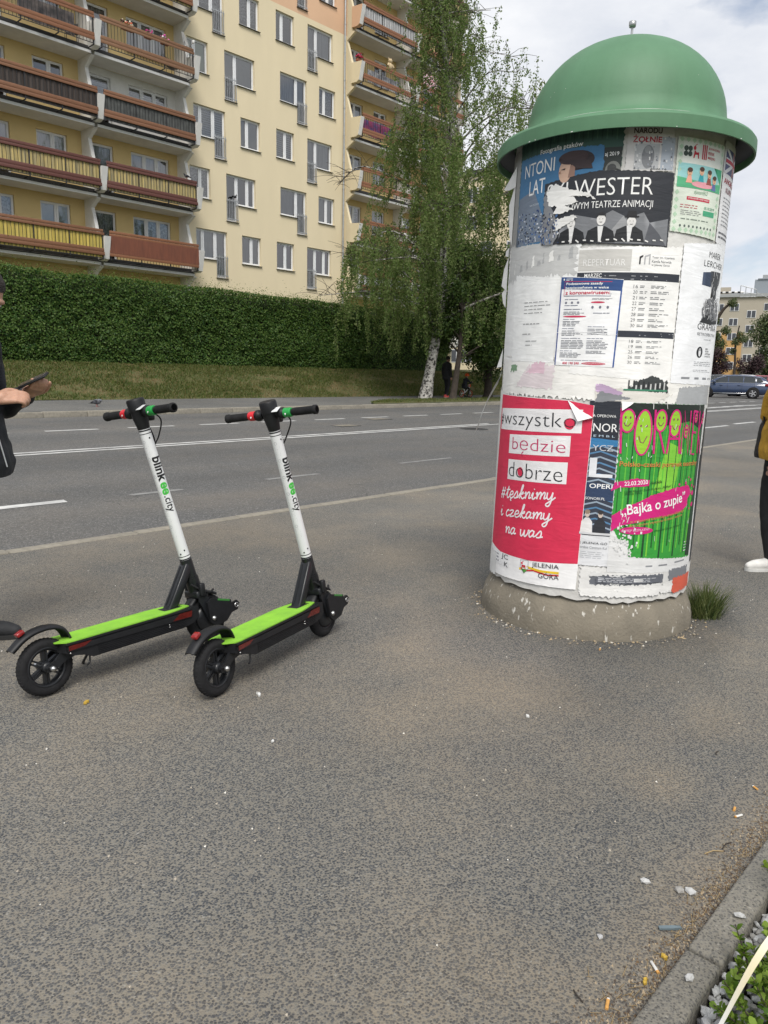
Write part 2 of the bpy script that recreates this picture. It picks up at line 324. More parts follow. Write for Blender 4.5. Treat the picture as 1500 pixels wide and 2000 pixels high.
M_fpave = asphalt('far_pavement_asphalt', 70, (0.085, 0.088, 0.088), (0.13, 0.13, 0.125), (0.18, 0.178, 0.168), 0.3, (0.2, 0.18, 0.15), bump=0.2)
M_kerb = mat('kerb_concrete', (0.235, 0.215, 0.175), 0.85, var=0.22, vscale=14, bump=0.5, bscale=90)
M_edging = asphalt('edging_concrete', 170, (0.09, 0.088, 0.082), (0.22, 0.21, 0.185), (0.27, 0.255, 0.22), 0.4, (0.27, 0.235, 0.18), dark_stones=True, matrix=(0.25, 0.235, 0.2), bump=0.35)
M_line = mat('road_paint', (0.62, 0.62, 0.6), 0.7, col2=(0.36, 0.36, 0.35), vscale=5, detail=9)
M_linew = mat('worn_road_paint', (0.26, 0.26, 0.25), 0.8, col2=(0.15, 0.15, 0.147), vscale=7, detail=9)
M_soil = mat('bank_soil', (0.11, 0.09, 0.038), 0.95, col2=(0.05, 0.075, 0.016), vscale=2.2, detail=9, bump=0.5, bscale=25)
M_land = mat('distant_ground', (0.10, 0.11, 0.06), 0.95, var=0.3, vscale=0.05)

# the land as one sheet to the horizon, a little below what lies on it
xs = [-900, -300, -100, -40, -15] + fr(-5, 60, 5) + [80, 110, 150, 200, 300, 500, 1200]
ys = [-900, -300, -100, -40, -15, -5, 0, 3, 5.4, 5.7, 11, 16.7, 16.9, 19, 21, 22, 23, 24.2, 26, 30, 36, 60, 100, 200, 400, 1200]
struct(obj('ground', sheet(xs, ys, lambda x, y: gz(x, y) - 0.09), M_land))
pav = struct(obj('pavement', sheet(fr(-14, 20, 2) + fr(22, 90, 4), [0.52, 1.5, 3, 4.5, 5.49], lambda x, y: hx(x)), M_pave))
road = struct(obj('road', sheet(fr(-14, 20, 2) + fr(22, 120, 4), [5.6, 8, 11, 14, 16.77], lambda x, y: road_z(y) + hx(x)), M_road))
fpav = struct(obj('far_pavement', sheet(fr(-14, 20, 2) + [22, 26, 30, 34, 38, 43], [16.93, 18.5, 20, 21.05], lambda x, y: gz(x, y) + 0.003), M_fpave))
struct(obj('side_street', sheet(fr(43, 100, 3), fr(16.77, 40, 2.5), lambda x, y: gz(x, max(y, 16.8)) + 0.002), M_road))
def kerb_run(parent, name, x0, x1, y0, y1, top, bot, L, m, bev, seed):
    r = random.Random(seed); x = x0; base = {}
    for k in range(4):
        base[k] = MB().bevbox(0, L - 0.008, 0, y1 - y0, 0, top - bot, bev).mesh(name); base[k].materials.append(m)
    while x < x1:
        obj(name, base[r.randrange(4)], None, parent, (x, y0 + r.uniform(-.004, .004), hx(x + .5) + bot + r.uniform(-.004, .004)), (0, 0, r.uniform(-.002, .002)))
        x += L
kerb_run(fpav, 'kerb_stone', 1.0, 43, Y_FK, 16.93, 0.325, 0.05, 1.0, M_kerb, 0.015, 1)
kerb_run(pav, 'kerb_stone', -4.0, 45, 5.49, 5.6, 0.012, -0.2, 1.0, M_kerb, 0.01, 2)
kerb_run(pav, 'edging_stone', -0.38, 5.6, 0.44, 0.52, 0.03, -0.2, 1.0, M_edging, 0.008, 3)
def dash(x0, x1, y, wd, m=None, slope=0.0):
    n = max(1, int((x1 - x0) / 3)); mb = MB(); r = random.Random(int(x0 * 97)); 
    n = max(n, 6 if x1 - x0 < 4 else n)
    vs = []; 
    for i in range(n + 1):
        x = x0 + (x1 - x0) * i / n; yy = y + slope * (x - x0)
        for s in (-1, 1):
            q = yy + s * (wd / 2 + r.uniform(-.006, .004)); vs.append((x + (r.uniform(-.02, .02) if i in (0, n) else 0), q, road_z(q) + hx(x) + 0.004))
    mb.add(vs, [(2 * i, 2 * i + 2, 2 * i + 3, 2 * i + 1) for i in range(n)])
    obj('painted_line', mb, m or M_line, road)
dash(-6, 16.2, 10.62, 0.11, slope=0.022); dash(-6, 16.0, 10.84, 0.11, slope=0.022)
dash(16.4, 48, 11.0, 0.13, slope=0.004); dash(16.6, 48, 11.24, 0.13, slope=0.004)
x = -2.5
while x < 47: dash(x, x + 1.02, 13.82 + 0.012 * (x + 2), 0.13); x += 1.66
for x0, x1, y in ((1.6, 3.2, 7.27), (18.0, 19.9, 7.66), (20.94, 22.8, 7.72), (23.75, 25.6, 7.86), (26.6, 28.5, 7.9), (29.4, 31.3, 7.95)): dash(x0, x1, y, 0.14)
for x0, x1, y in ((3.85, 4.45, 7.2), (5.65, 6.5, 7.24), (8.2, 9.4, 7.35)): dash(x0, x1, y, 0.09, M_linew)
for i in range(5): dash(30.5 + i * 1.9, 34.2 + i * 2.0, 12.2 + i * 0.13, 0.14, slope=-0.02 * i)
M_iron = mat('cast_iron', (0.035, 0.034, 0.033), 0.6, var=0.3, bump=0.6, bscale=40)
def manhole(label, x, y, r, square=False):
    t = thing('manhole_cover', label, 'manhole cover', (x, y, road_z(y) + hx(x)))
    fm = MB(); lid = MB()
    if square:
        fm.prism([(-r, -r * .7), (r, -r * .7), (r, r * .7), (-r, r * .7)], 'z', -.03, .006); lid.prism([(-r * .86, -r * .56), (r * .86, -r * .56), (r * .86, r * .56), (-r * .86, r * .56)], 'z', -.02, .009)
    else:
        fm.lathe([(r, -.03), (r, .006), (r * .9, .006), (r * .9, -.03)], 28); lid.lathe([(r * .88, -.02), (r * .88, .007), (r * .8, .009), (0.001, .009)], 28)
    for i in range(-3, 4): lid.box(-r * .5, r * .5, i * r * .15 - .012, i * r * .15 + .012, .009, .013)
    obj('frame', fm, M_iron, t); obj('lid', lid, M_iron if not square or r > .4 else M_kerb, t)
manhole('round dark iron manhole cover beside the double white line', 14.27, 10.5, 0.33)
manhole('square dark drain cover on the far lane dash line', 14.2, 13.55, 0.33, True)
manhole('pale square access cover in the middle lane of the road', 12.0, 12.45, 0.3, True)

# grass verge with the trees, bank below the hedge
M_grass = leafmat('grass_blades', (0.040, 0.090, 0.010), (0.09, 0.15, 0.022), (0.18, 0.17, 0.06), 0.35)
M_grassd = leafmat('dry_grass_blades', (0.17, 0.125, 0.05), (0.09, 0.115, 0.028), (0.28, 0.21, 0.1), 0.2)
vx = fr(17.6, 42.6, 1.0)
vm = MB(); 
vs = []
for i, x in enumerate(vx):
    wd = min(1.0, (x - 17.6) / 2.6 + .02); y0 = 16.96; y1 = 16.98 + 1.75 * wd ** .8
    for j in range(4):
        y = y0 + (y1 - y0) * j / 3; vs.append((x, y, gz(x, y) + 0.012 + 0.03 * (j in (1, 2))))
vm.add(vs, [(i * 4 + j, i * 4 + j + 4, i * 4 + j + 5, i * 4 + j + 1) for i in range(len(vx) - 1) for j in range(3)], True)
struct(obj('verge', vm, M_soil))
bank = struct(obj('grass_bank', sheet(fr(-14, 43, 1.0), fr(21.03, 27.5, 0.4), lambda x, y: gz(x, y) + 0.01 + 0.05 * noise.noise(Vector((x * .6, y * .9, 0)))), M_soil))
def blades(name, label, pts, m, hh, ww, seed):
    r = random.Random(seed); mb = MB()
    for (x, y, z, k) in pts:
        a = r.uniform(0, 2 * pi); h = hh * r.uniform(.5, 1.3) * k; lx, ly = r.gauss(0, .45) * h, r.gauss(0, .45) * h; wx, wy = cos(a) * ww, sin(a) * ww
        b = len(mb.v); mb.v += [(x - wx, y - wy, z - .01), (x + wx, y + wy, z - .01), (x + lx * .4 + wx * .6, y + ly * .4 + wy * .6, z + h * .6), (x + lx, y + ly, z + h)]
        mb.f.append((b, b + 1, b + 2)); mb.f.append((b, b + 2, b + 3)); mb.sm += [False] * 2; mb.mi += [0] * 2
    o = obj(name, mb, m); o['kind'] = 'stuff'; return tag(o, label, 'grass')
pts = []; ptd = []; r = random.Random(4)
for i in range(80000):
    x = r.uniform(4, 34); y = r.uniform(21.02, 24.5); d = .7 * noise.noise(Vector((x * .5, y * .9, 3.1))) + .5 * noise.noise(Vector((x * 1.7, y * 2.3, 9))) + r.gauss(0, .14)
    z = gz(x, y) + 0.02
    if d > 0.2: ptd.append((x, y, z, .6)) if r.random() < .5 else None
    else: pts.append((x, y, z, 1.0))
    if d < 0.2 and r.random() < .1: ptd.append((x, y, z, .9))
blades('grass', 'short green grass growing on the bank below the hedge', pts, M_grass, .07, .013, 1)
blades('dry_grass', 'dry straw coloured patches of grass on the bank', ptd, M_grassd, .06, .012, 2)
pts = []
for i in range(9000):
    x = r.uniform(17.7, 40); wd = min(1.0, (x - 17.6) / 2.6 + .02); y = 16.98 + 1.75 * wd ** .8 * r.random() ** .8
    if y > 17.15 + .15 * noise.noise(Vector((x, 0, 0))): pts.append((x, y, gz(x, y) + .02, 1))
blades('verge_grass', 'strip of green grass along the kerb under the birch', pts, M_grass, .07, .012, 3)
# ------------------------------------------------------------------ block of flats
SF, WY, IY = 32.0, 32.6, 33.2            # balcony slab front, main wall, wall inside the loggias
ST, Z0, NK = 2.765, 5.80, 10             # storey height, lowest slab top, storeys
M_yel = mat('cream_render', (0.70, 0.605, 0.415), 0.9, var=0.045, vscale=0.6, streak=(1, 1, .25), detail=8, bump=0.15, bscale=120)
M_org = mat('apricot_render', (0.66, 0.43, 0.275), 0.9, var=0.05, vscale=0.5, bump=0.15, bscale=120)
M_inn = mat('yellow_render', (0.66, 0.50, 0.235), 0.9, var=0.06, vscale=0.7, bump=0.15, bscale=120)
M_whw = mat('white_render', (0.76, 0.75, 0.72), 0.9, col2=(0.66, 0.65, 0.62), vscale=2.5, bump=0.2, bscale=80, detail=9)
M_slab = mat('slab_render', (0.62, 0.60, 0.55), 0.9, var=0.08, vscale=1.5)
M_trim = mat('slab_edge_trim', (0.86, 0.86, 0.86), 0.5, var=0.04)
M_flash = mat('dark_flashing', (0.055, 0.055, 0.058), 0.5, var=0.2)
def plank(n, c): return mat(n, c, 0.6, col2=tuple(v * .55 for v in c), vscale=3.0, bump=0.25, bscale=40, streak=(1.5, 12, 40), detail=8)
M_pl = {'brown': plank('stained_brown_plank', (0.25, 0.112, 0.054)), 'red': plank('dark_red_plank', (0.145, 0.05, 0.037)),
        'orange': plank('orange_brown_plank', (0.28, 0.118, 0.054)), 'light': plank('light_brown_plank', (0.25, 0.125, 0.06))}
M_pan = {'rust': mat('rust_brown_panel', (0.20, 0.066, 0.034), 0.65, col2=(0.13, 0.045, 0.026), vscale=2.2, streak=(4, 4, .6), detail=8),
         'mat': mat('weathered_yellow_reed_mat', (0.56, 0.43, 0.155), 0.85, col2=(0.22, 0.2, 0.13), vscale=2.0, streak=(7, 7, .55), detail=9),
         'yellow': mat('yellow_corrugated_panel', (0.60, 0.45, 0.09), 0.6, col2=(0.40, 0.33, 0.08), vscale=3.0, streak=(3, 3, .4)),
         'dark': mat('dark_brown_panel', (0.05, 0.035, 0.028), 0.7, col2=(0.035, 0.027, 0.022), vscale=6, streak=(12, 12, .3)),
         'net': mat('grey_shade_net', (0.10, 0.105, 0.10), 0.9, col2=(0.055, 0.058, 0.056), vscale=4),
         'white': mat('white_ribbed_screen', (0.55, 0.55, 0.55), 0.8, col2=(0.36, 0.36, 0.37), vscale=6, streak=(5, 5, .3))}
M_baluster = mat('black_iron_bar', (0.022, 0.022, 0.024), 0.5, var=0.2)
M_glass = glassmat('window_glass', (0.93, 0.95, 0.96), 0.62)
def curt(n, c, c2, s=(9, 9, .4)): return mat(n, c, 0.9, col2=c2, vscale=3.0, streak=s, detail=7)
M_cur = [curt('white_net_curtain', (0.78, 0.79, 0.82), (0.5, 0.51, 0.54)), curt('patterned_lace_curtain', (0.85, 0.85, 0.87), (0.16, 0.16, 0.17), (5, 5, 4)),
         mat('grey_roller_blind', (0.66, 0.67, 0.65), .8, var=.05), mat('green_roller_blind', (0.42, 0.66, 0.32), .8, var=.05),
         curt('purple_curtain', (0.30, 0.13, 0.24), (0.14, 0.05, 0.12)), mat('pale_slat_blind', (0.8, 0.81, 0.82), .6, var=.05)]
bld = thing('apartment_building', 'tall cream block of flats with brown wooden balconies behind the hedge', 'building', (24.0, 36.0, 1.6), world=True)
GB = 1.3                                                     # footing level
XL, XR = 6.9, 40.75                                          # ends of the block
ZT = Z0 + ST * NK + .3
def rect_wall(x0, x1, z0, z1, y, holes, depth, zsplit=None):
    xs = sorted({x0, x1, *[h[0] for h in holes], *[h[1] for h in holes]}); zs = sorted({z0, z1, *([zsplit] if zsplit else []), *[h[2] for h in holes], *[h[3] for h in holes]})
    xs = [v for v in xs if x0 <= v <= x1]; zs = [v for v in zs if z0 <= v <= z1]
    mb = MB()
    for i in range(len(xs) - 1):
        run = None
        for j in range(len(zs) - 1):
            cx, cz = (xs[i] + xs[i + 1]) / 2, (zs[j] + zs[j + 1]) / 2
            if any(h[0] < cx < h[1] and h[2] < cz < h[3] for h in holes): continue
            mb.add([(xs[i], y, zs[j]), (xs[i + 1], y, zs[j]), (xs[i + 1], y, zs[j + 1]), (xs[i], y, zs[j + 1])], [(0, 1, 2, 3)], mi=1 if zsplit and cz > zsplit else 0)
    return mb
def reveal(mb, poly, y0, y1, mi=0):                          # poly: (x,z) outline of an opening
    n = len(poly)
    for i in range(n):
        a, b = poly[i], poly[(i + 1) % n]
        mb.add([(a[0], y0, a[1]), (b[0], y0, b[1]), (b[0], y1, b[1]), (a[0], y1, a[1])], [(0, 1, 2, 3)], mi=mi)
FR = 0.065
def window(x0, x1, z0, z1, y, splits, curtain=None, door=None, sill=True, tilt=None, ajar=False, dz=None):
    """plastic window in the opening; door=(xa,xb,zb): a part that runs down to zb; y is the outer face of the frame"""
    fm = MB(); d = 0.06; xs = [x0, *splits, x1]
    def ring(a, b, c, e, w=FR, yo=0.0, dd=d):
        fm.box(a, b, y + yo, y + yo + dd, c, c + w); fm.box(a, b, y + yo, y + yo + dd, e - w, e); fm.box(a, a + w, y + yo, y + yo + dd, c + w, e - w); fm.box(b - w, b, y + yo, y + yo + dd, c + w, e - w)
    panes = []
    for i in range(len(xs) - 1):
        a, b = xs[i], xs[i + 1]; zb = z0
        if door and abs((a + b) / 2 - (door[0] + door[1]) / 2) < .05: zb = door[2]
        ring(a + .004, b - .004, zb, z1)
        panes.append((a + FR, b - FR, zb + FR, z1 - FR))
        ring(a + FR, b - FR, zb + FR, z1 - FR, 0.028, 0.012, 0.035)
    o = obj('window', fm, M_pvc, bld)
    for (a, b, c, e) in panes:
        p = MB().add([(a, y + .035, c), (b, y + .035, c), (b, y + .035, e), (a, y + .035, e)], [(0, 1, 2, 3)]); obj('pane', p, M_glass, o)
    if curtain is not None:
        cm = MB(); a, b, c, e = x0 + .03, x1 - .03, z0 + .03, z1 - .03
        if curtain == 5:
            n = 13
            for k in range(n):
                zz = c + (e - c) * k / n; cm.box(a, b, y + .11, y + .115, zz + .006, zz + (e - c) / n * .86)
        elif curtain in (2, 3):
            cm.box(a, b, y + .11, y + .113, c + (e - c) * rng.choice((0, 0, .1)), e)
        else:
            n = 46; zl = c + (e - c) * rng.choice((0, 0, 0, .25)); vs = []
            for k in range(n + 1):
                xx = a + (b - a) * k / n; yy = y + .16 + .03 * sin(k * 1.3 + 2 * sin(k * .37)); vs += [(xx, yy, zl + .02 * sin(k * .9)), (xx, yy, e)]
            cm.add(vs, [(2 * k, 2 * k + 2, 2 * k + 3, 2 * k + 1) for k in range(n)], True)
        obj('curtain', cm, M_cur[curtain], o)
    if sill:
        sxs = [(x0 - .04, x1 + .04, z0)]
        if door: sxs = [(x0 - .04, door[0] - .0, z0) if door[0] > x0 + .1 else (door[1], x1 + .04, z0), (door[0] - .04, door[1] + .04, door[2])]
        for a, b, zz in sxs: obj('sill', MB().prism([(y - .20, zz - .035), (y - .20, zz - .02), (y + .01, zz + .004), (y + .01, zz - .03)], 'x', a, b), M_flash, o)
    if tilt is not None:                                       # a sash tipped inwards at the top
        a, b, c, e = panes[tilt]; tm = MB(); T = Matrix.Translation((0, y + .05, c)) @ Matrix.Rotation(rad(-9), 4, 'X')
        for q in ((a, b, 0, .06), (a, b, e - c - .06, e - c), (a, a + .06, .06, e - c - .06), (b - .06, b, .06, e - c - .06)): tm.box(q[0], q[1], 0, .04, q[2], q[3], T)
        obj('tilted_sash', tm, M_pvc, o)
    return o
holesM = []; outlines = []
def Lshape(x0, x1, dx0, dx1, k):
    zb, zw, zt = Z0 + ST * k, 6.62 + ST * k, 7.99 + ST * k
    holesM.append((x0, x1, zw, zt)); holesM.append((dx0, dx1, zb, zw))
    if dx0 <= x0 + .01: outlines.append([(x0, zb), (dx1, zb), (dx1, zw), (x1, zw), (x1, zt), (x0, zt)])
    else: outlines.append([(x0, zw), (dx0, zw), (dx0, zb), (x1, zb), (x1, zt), (x0, zt)])
def small(x0, x1, k):
    zw, zt = 6.62 + ST * k, 7.99 + ST * k; holesM.append((x0, x1, zw, zt)); outlines.append([(x0, zw), (x1, zw), (x1, zt), (x0, zt)])
wins = []
for k in range(-1, NK):
    if k % 2 == 0:
        wins += [('L', 21.36, 23.14, 22.50, 23.14, k), ('S', 24.04, 25.23, k), ('S', 26.27, 27.45, k), ('L', 28.37, 30.15, 28.37, 29.03, k)]
    else:
        wins += [('S', 21.08, 22.22, k), ('L', 23.14, 24.92, 23.14, 23.81, k), ('L', 26.53, 28.32, 27.67, 28.32, k), ('S', 29.19, 30.37, k)]
wins = [q for q in wins if q[-1] >= 0]
for q in wins: (Lshape if q[0] == 'L' else small)(*q[1:])
XA, XB = 20.95, 31.2                                         # main wall between the two stacks of loggias
wm = rect_wall(XA, XB, GB, ZT, WY, holesM, .22, 19.33)
for o_ in outlines: reveal(wm, o_, WY, WY + .2, 1 if o_[0][1] > 19.33 - ST * .4 and o_[-1][1] > 19.33 + 1.2 else 0)
obj('wall', wm, [M_yel, M_org], bld)
# carcass: closed so that the rooms are dark
cm = MB(); cm.box(XL, XR, 45.0, 45.3, GB, ZT); cm.box(XL - .25, XL, SF - .0, 45.3, GB, ZT); cm.box(XR, XR + .25, SF + .3, 45.3, GB, ZT)
obj('wall', cm, M_yel, bld)
obj('roof', MB().box(XL - .3, XR + .3, WY - .15, 45.4, ZT, ZT + .5), M_flash, bld)
iw = MB(); iw.box(XL, XR, 36.6, 36.7, GB, ZT)
for k in range(NK + 1): iw.box(XL, XR, IY + .25, 36.6, Z0 + ST * k - .22, Z0 + ST * k - .02)
for x in (9.2, 11.6, 14, 16.25, 18, 20.87, 23.25, 25.9, 28.35, 31.25, 33.6, 36, 38.4): iw.box(x - .06, x + .06, IY + .25, 36.6, GB, ZT)
obj('room_partition', iw, mat('room_wall', (0.20, 0.19, 0.17), .9), bld)
# windows of the main wall
seq = [0, 1, 2, 0, 1, 0, 5, 0, None, 2]
for i, q in enumerate(wins):
    k = q[-1]; x0, x1 = q[1], q[2]; zw, zt = 6.62 + ST * k, 7.99 + ST * k; cu = seq[(i * 7 + k * 3) % 10]
    spec = {('S', 0, 1): 3}
    if q[0] == 'S':
        if k == 3 and x0 < 22: cu = 3
        if k == 0 and x0 > 26: cu = 4
        window(x0, x1, zw, zt, WY + .12, [x0 + (x1 - x0) * (.55 if i % 3 else .38)], cu, tilt={(0, 24.04): 1, (2, 24.04): 0}.get((k, x0)))
    else:
        dl = q[3] <= x0 + .01; d = (q[3], q[4], Z0 + ST * k); sp = [q[4]] if dl else [q[3]]
        if (i + k) % 3 == 0: sp = sp + ([(q[4] + x1) / 2 + .1] if dl else []) 
        if not dl and k % 2 == 0: sp = [x0 + .42] + sp
        if k == 0 and x0 > 28: cu = 4
        if k == 3 and x0 < 24: cu = 2
        if k == 2 and x0 < 22: cu = 5
        o = window(x0, x1, zw, zt, WY + .12, sorted(sp), cu, d, tilt=0 if (k in (0, 2) and not dl) else None)
        rl = MB(); a, b = q[3], q[4]; zb = Z0 + ST * k + .03; yy = WY - .045
        for t_ in range(7):
            xx = a + .03 + (b - a - .06) * t_ / 6; rl.box(xx - .011, xx + .011, yy, yy + .018, zb, zb + 1.03)
        rl.box(a - .01, b + .01, yy + .018, yy + .035, zb + .06, zb + .1); rl.box(a - .01, b + .01, yy + .018, yy + .035, zb + .92, zb + .96)
        for s_ in (a, b): rl.box(s_ - .012, s_ + .012, yy, WY + .03, zb + .05, zb + .09); rl.box(s_ - .012, s_ + .012, yy, WY + .03, zb + .9, zb + .94)
        obj('window_railing', rl, M_galv, o)
dp = MB(); dp.tube([(30.98, WY - .09, GB), (30.98, WY - .09, ZT)], .055, 10)
for k in range(NK * 2): dp.lathe([(.07, 0), (.07, .04)], 10, Matrix.Translation((30.98, WY - .09, 3 + k * 1.4)))
obj('downpipe', dp, M_galv, bld)
# loggia stacks
FINP = [(0.0, .93, 31.40), ]
def fin(x, yellow_side, k0=-1, th=.15):
    """white wall between two balconies; outline flares out at each balcony and steps back between"""
    mb = MB()
    for k in range(k0, NK):
        z = Z0 + ST * k
        mb.prism([(IY + .02, z - .16), (IY + .02, z + ST - .16), (SF + .08, z + ST - .16), (SF - .02, z + ST - .22), (32.58, z + 2.24), (32.17, z + 1.02), (32.17, z - .16)], 'x', x - th / 2, x + th / 2)
    o = obj('dividing_wall', mb, [M_yel if yellow_side else M_whw], bld)
    for k in range(k0, NK):
        z = Z0 + ST * k
        q = MB().prism([(32.168, z - .0), (32.168, z + 1.02), (31.36, z + .95), (31.58, z + .05), (31.75, z - .02)], 'x', x - .125, x + .125)
        if yellow_side and not k % 99: pass
        obj('parapet', q, M_whw if not yellow_side else (M_yel if z < 18.5 else M_org), o)
        e = MB().prism([(31.36, z + .952), (31.58, z + .05), (31.57, z + .048), (31.35, z + .95)], 'x', x - .127, x + .127)
        obj('parapet_edge', e, M_whw, o)
    return o
def bay(x0, x1, styles, whitek=(), wx=(), k0=-1, dpos=0.0):
    holes = []
    for k in range(0, NK):
        z = Z0 + ST * k
        for (a, b, isdoor) in wx: holes.append((a, b, z + (.06 if isdoor else .9), z + 2.31))
    for k in range(k0, NK):
        z = Z0 + ST * k
        hs = [h for h in holes if z - .2 < h[2] < z + ST - .2]
        mb = rect_wall(x0 - .075, x1 + .075, z - .16, z + ST - .16, IY, hs, .2)
        for h in hs: reveal(mb, [(h[0], h[2]), (h[1], h[2]), (h[1], h[3]), (h[0], h[3])], IY, IY + .2)
        obj('balcony_wall', mb, M_whw if k in whitek else M_inn, bld)
        if k < 0: continue
        for j, (a, b, isdoor) in enumerate(wx):
            cu = [0, 1, 0, None, 2, 0, 1][(k * 3 + j * 2 + int(x0)) % 7]
            if k in whitek: cu = 5
            if k == 0 and x0 > 15 and x0 < 20: cu = 1
            sp = [a + (b - a) * .36, a + (b - a) * .68] if b - a > 1.7 else ([a + (b - a) * .55] if b - a > 1.1 else [])
            window(a, b, z + (.06 if isdoor else .9), z + 2.31, IY + .1, sp, cu, sill=not isdoor, tilt=1 if (k == 0 and len(sp) == 2) or (k in whitek and len(sp) == 2) else None)
    for k in range(0, NK):
        z = Z0 + ST * k; st = styles.get(k, ('brown', None))
        a, b = x0 + .076, x1 - .076
        sl = MB(); sl.box(a, b, SF, IY - .002, z - .15, z)
        o = obj('balcony', sl, M_slab, bld)
        tr = MB(); tr.box(a, b, SF - .035, SF - .002, z - .165, z - .055); obj('edge_trim', tr, M_trim, o)
        fl = MB(); fl.prism([(SF - .06, z - .035), (SF - .06, z - .015), (SF + .1, z + .012), (SF + .1, z + .002)], 'x', a, b); fl.box(a, b, SF - .028, SF - .004, z - .052, z - .02); fl.box(a, b, SF + .101, SF + .12, z + .0, z + .14); obj('flashing', fl, M_flash, o)
        pm = M_pl[st[0]]; py = 31.48; e0, e1 = x0 + .14, x1 - .135; j = rng.uniform(-.02, .02)
        for (za, zb, yy) in ((1.10, 1.21, py), (.98, 1.085, py - .004), (.31, .45, py), (.165, .30, py - .006)):
            obj('plank', MB().bevbox(e0 + rng.uniform(-.03, .02), e1 + rng.uniform(-.02, .03), yy, yy + .028, z + za, z + zb, .006, Matrix.Translation((0, 0, 0))), pm, o)
        bl = MB(); n = 31
        for t_ in range(n):
            xx = e0 + .04 + (e1 - e0 - .08) * t_ / (n - 1); bl.box(xx - .007, xx + .007, py + .04, py + .054, z + .06, z + 1.1)
        bl.box(e0, e1, py + .036, py + .058, z + .05, z + .075); bl.box(e0, e1, py + .036, py + .058, z + 1.1, z + 1.12)
        obj('balusters', bl, M_baluster, o)
        for t_ in (0, 1 / 3, 2 / 3, 1):
            xx = e0 + .04 + (e1 - e0 - .08) * t_; pb = MB(); pb.box(xx - .02, xx + .02, py + .028, py + .07, z + .0, z + 1.19); pb.box(xx - .018, xx + .018, py + .07, SF + .12, z + .0, z + .03); obj('post', pb, M_baluster, o)
        if st[1]:
            pn = MB(); zc, zd = (.17, 1.1) if st[1] == 'rust' else (.07, 1.02); yy = py - .012 if st[1] == 'rust' else py + .06
            n = 60; vs = []
            if st[1] == 'rust': pn.box(e0, e1, yy, yy + .01, z + .30, z + 1.0)
            else:
                for t_ in range(n + 1):
                    xx = e0 + (e1 - e0) * t_ / n; q = yy + .012 * ((t_ * 7 % 3) - 1); vs += [(xx, q, z + zc + .01 * sin(t_)), (xx, q, z + zd + .015 * sin(t_ * .4))]
                pn.add(vs, [(2 * t_, 2 * t_ + 2, 2 * t_ + 3, 2 * t_ + 1) for t_ in range(n)])
            obj('screen', pn, M_pan[st[1]], o)
fin(20.87, False); fin(16.23, False); fin(11.6, False); fin(6.98, False)
fin(31.27, True); fin(35.92, False); fin(40.58, False)
bay(16.23, 20.87, {0: ('orange', 'rust'), 1: ('red', 'mat'), 2: ('brown', 'net'), 3: ('light', None), 4: ('orange', 'mat'), 5: ('brown', 'white'), 6: ('brown', None), 7: ('red', None)}, whitek=(2,), wx=((18.44, 20.37, False), (16.6, 17.6, True)))
bay(11.6, 16.23, {0: ('brown', 'yellow'), 1: ('red', 'mat'), 2: ('brown', 'dark'), 3: ('orange', None), 4: ('brown', 'mat')}, wx=((14.25, 15.53, False), (11.95, 13.2, True)))
bay(6.98, 11.6, {0: ('brown', 'mat'), 1: ('brown', None), 2: ('red', 'rust')}, wx=((9.2, 11.1, False), (7.3, 8.4, True)))
bay(31.27, 35.92, {0: ('brown', 'white'), 1: ('orange', None), 2: ('orange', None), 3: ('orange', None), 4: ('orange', None), 5: ('orange', 'white'), 6: ('brown', None)}, wx=((31.75, 33.1, True), (34.0, 35.1, False)))
bay(35.92, 40.58, {0: ('orange', 'white'), 1: ('orange', None), 2: ('brown', 'mat'), 3: ('brown', None), 4: ('orange', None), 5: ('brown', 'mat'), 6: ('red', 'mat'), 7: ('brown', None)}, wx=((36.4, 37.5, False), (38.4, 39.9, True)))
# what stands on and hangs from the balconies
def Zs(k): return Z0 + ST * k
M_leafp = leafmat('pot_plant_leaves', (0.05, 0.10, 0.02), (0.12, 0.2, 0.04))
M_terr = mat('terracotta', (0.30, 0.11, 0.06), .8, var=.15)
def flower_box(label, x, k, y, z, cols, wid=.5, n=26):
    t = thing('flower_box', label, 'flower box', (x, y, z), group='flower boxes on the balconies'); r = random.Random(int(x * 100))
    obj('trough', MB().prism([(-.07, 0), (.07, 0), (.085, .13), (-.085, .13)], 'x', -wid / 2, wid / 2), M_terr, t)
    lf = MB(); 
    for i in range(150):
        c = Vector((r.uniform(-wid / 2, wid / 2), r.gauss(0, .07), .13 + abs(r.gauss(.06, .06)))); d = Vector((r.gauss(0, 1), r.gauss(0, 1), r.gauss(0, 1))).normalized() * .03; e = d.orthogonal().normalized() * .018
        lf.add([c - d, c + e, c + d, c - e], [(0, 1, 2, 3)])
    obj('leaves', lf, M_leafp, t); fw = MB()
    for i in range(n): fw.sphere((r.uniform(-wid / 2, wid / 2), r.gauss(-.02, .06), .2 + r.uniform(0, .16)), r.uniform(.025, .05), 6, 4, r.randrange(len(cols)))
    obj('flowers', fw, [flatm(c) for c in cols], t)
flower_box('flower box with white and dark blooms on the light brown balcony rail', 17.6, 3, 31.62, Zs(3) + 1.02, ((230, 215, 190), (60, 20, 20), (225, 120, 90)))
flower_box('flower box with magenta blooms on the light brown balcony rail', 18.55, 3, 31.62, Zs(3) + 1.0, ((190, 50, 130), (210, 110, 160)), .3, 12)
flower_box('flower box with white and pink blooms near the satellite dish', 19.35, 3, 31.62, Zs(3) + 1.0, ((235, 235, 235), (215, 90, 170)), .35, 14)
flower_box('flower box with red blooms on the top left cluttered balcony', 12.6, 3, 31.65, Zs(3) + 1.0, ((150, 40, 50), (190, 70, 70)), .5, 14)
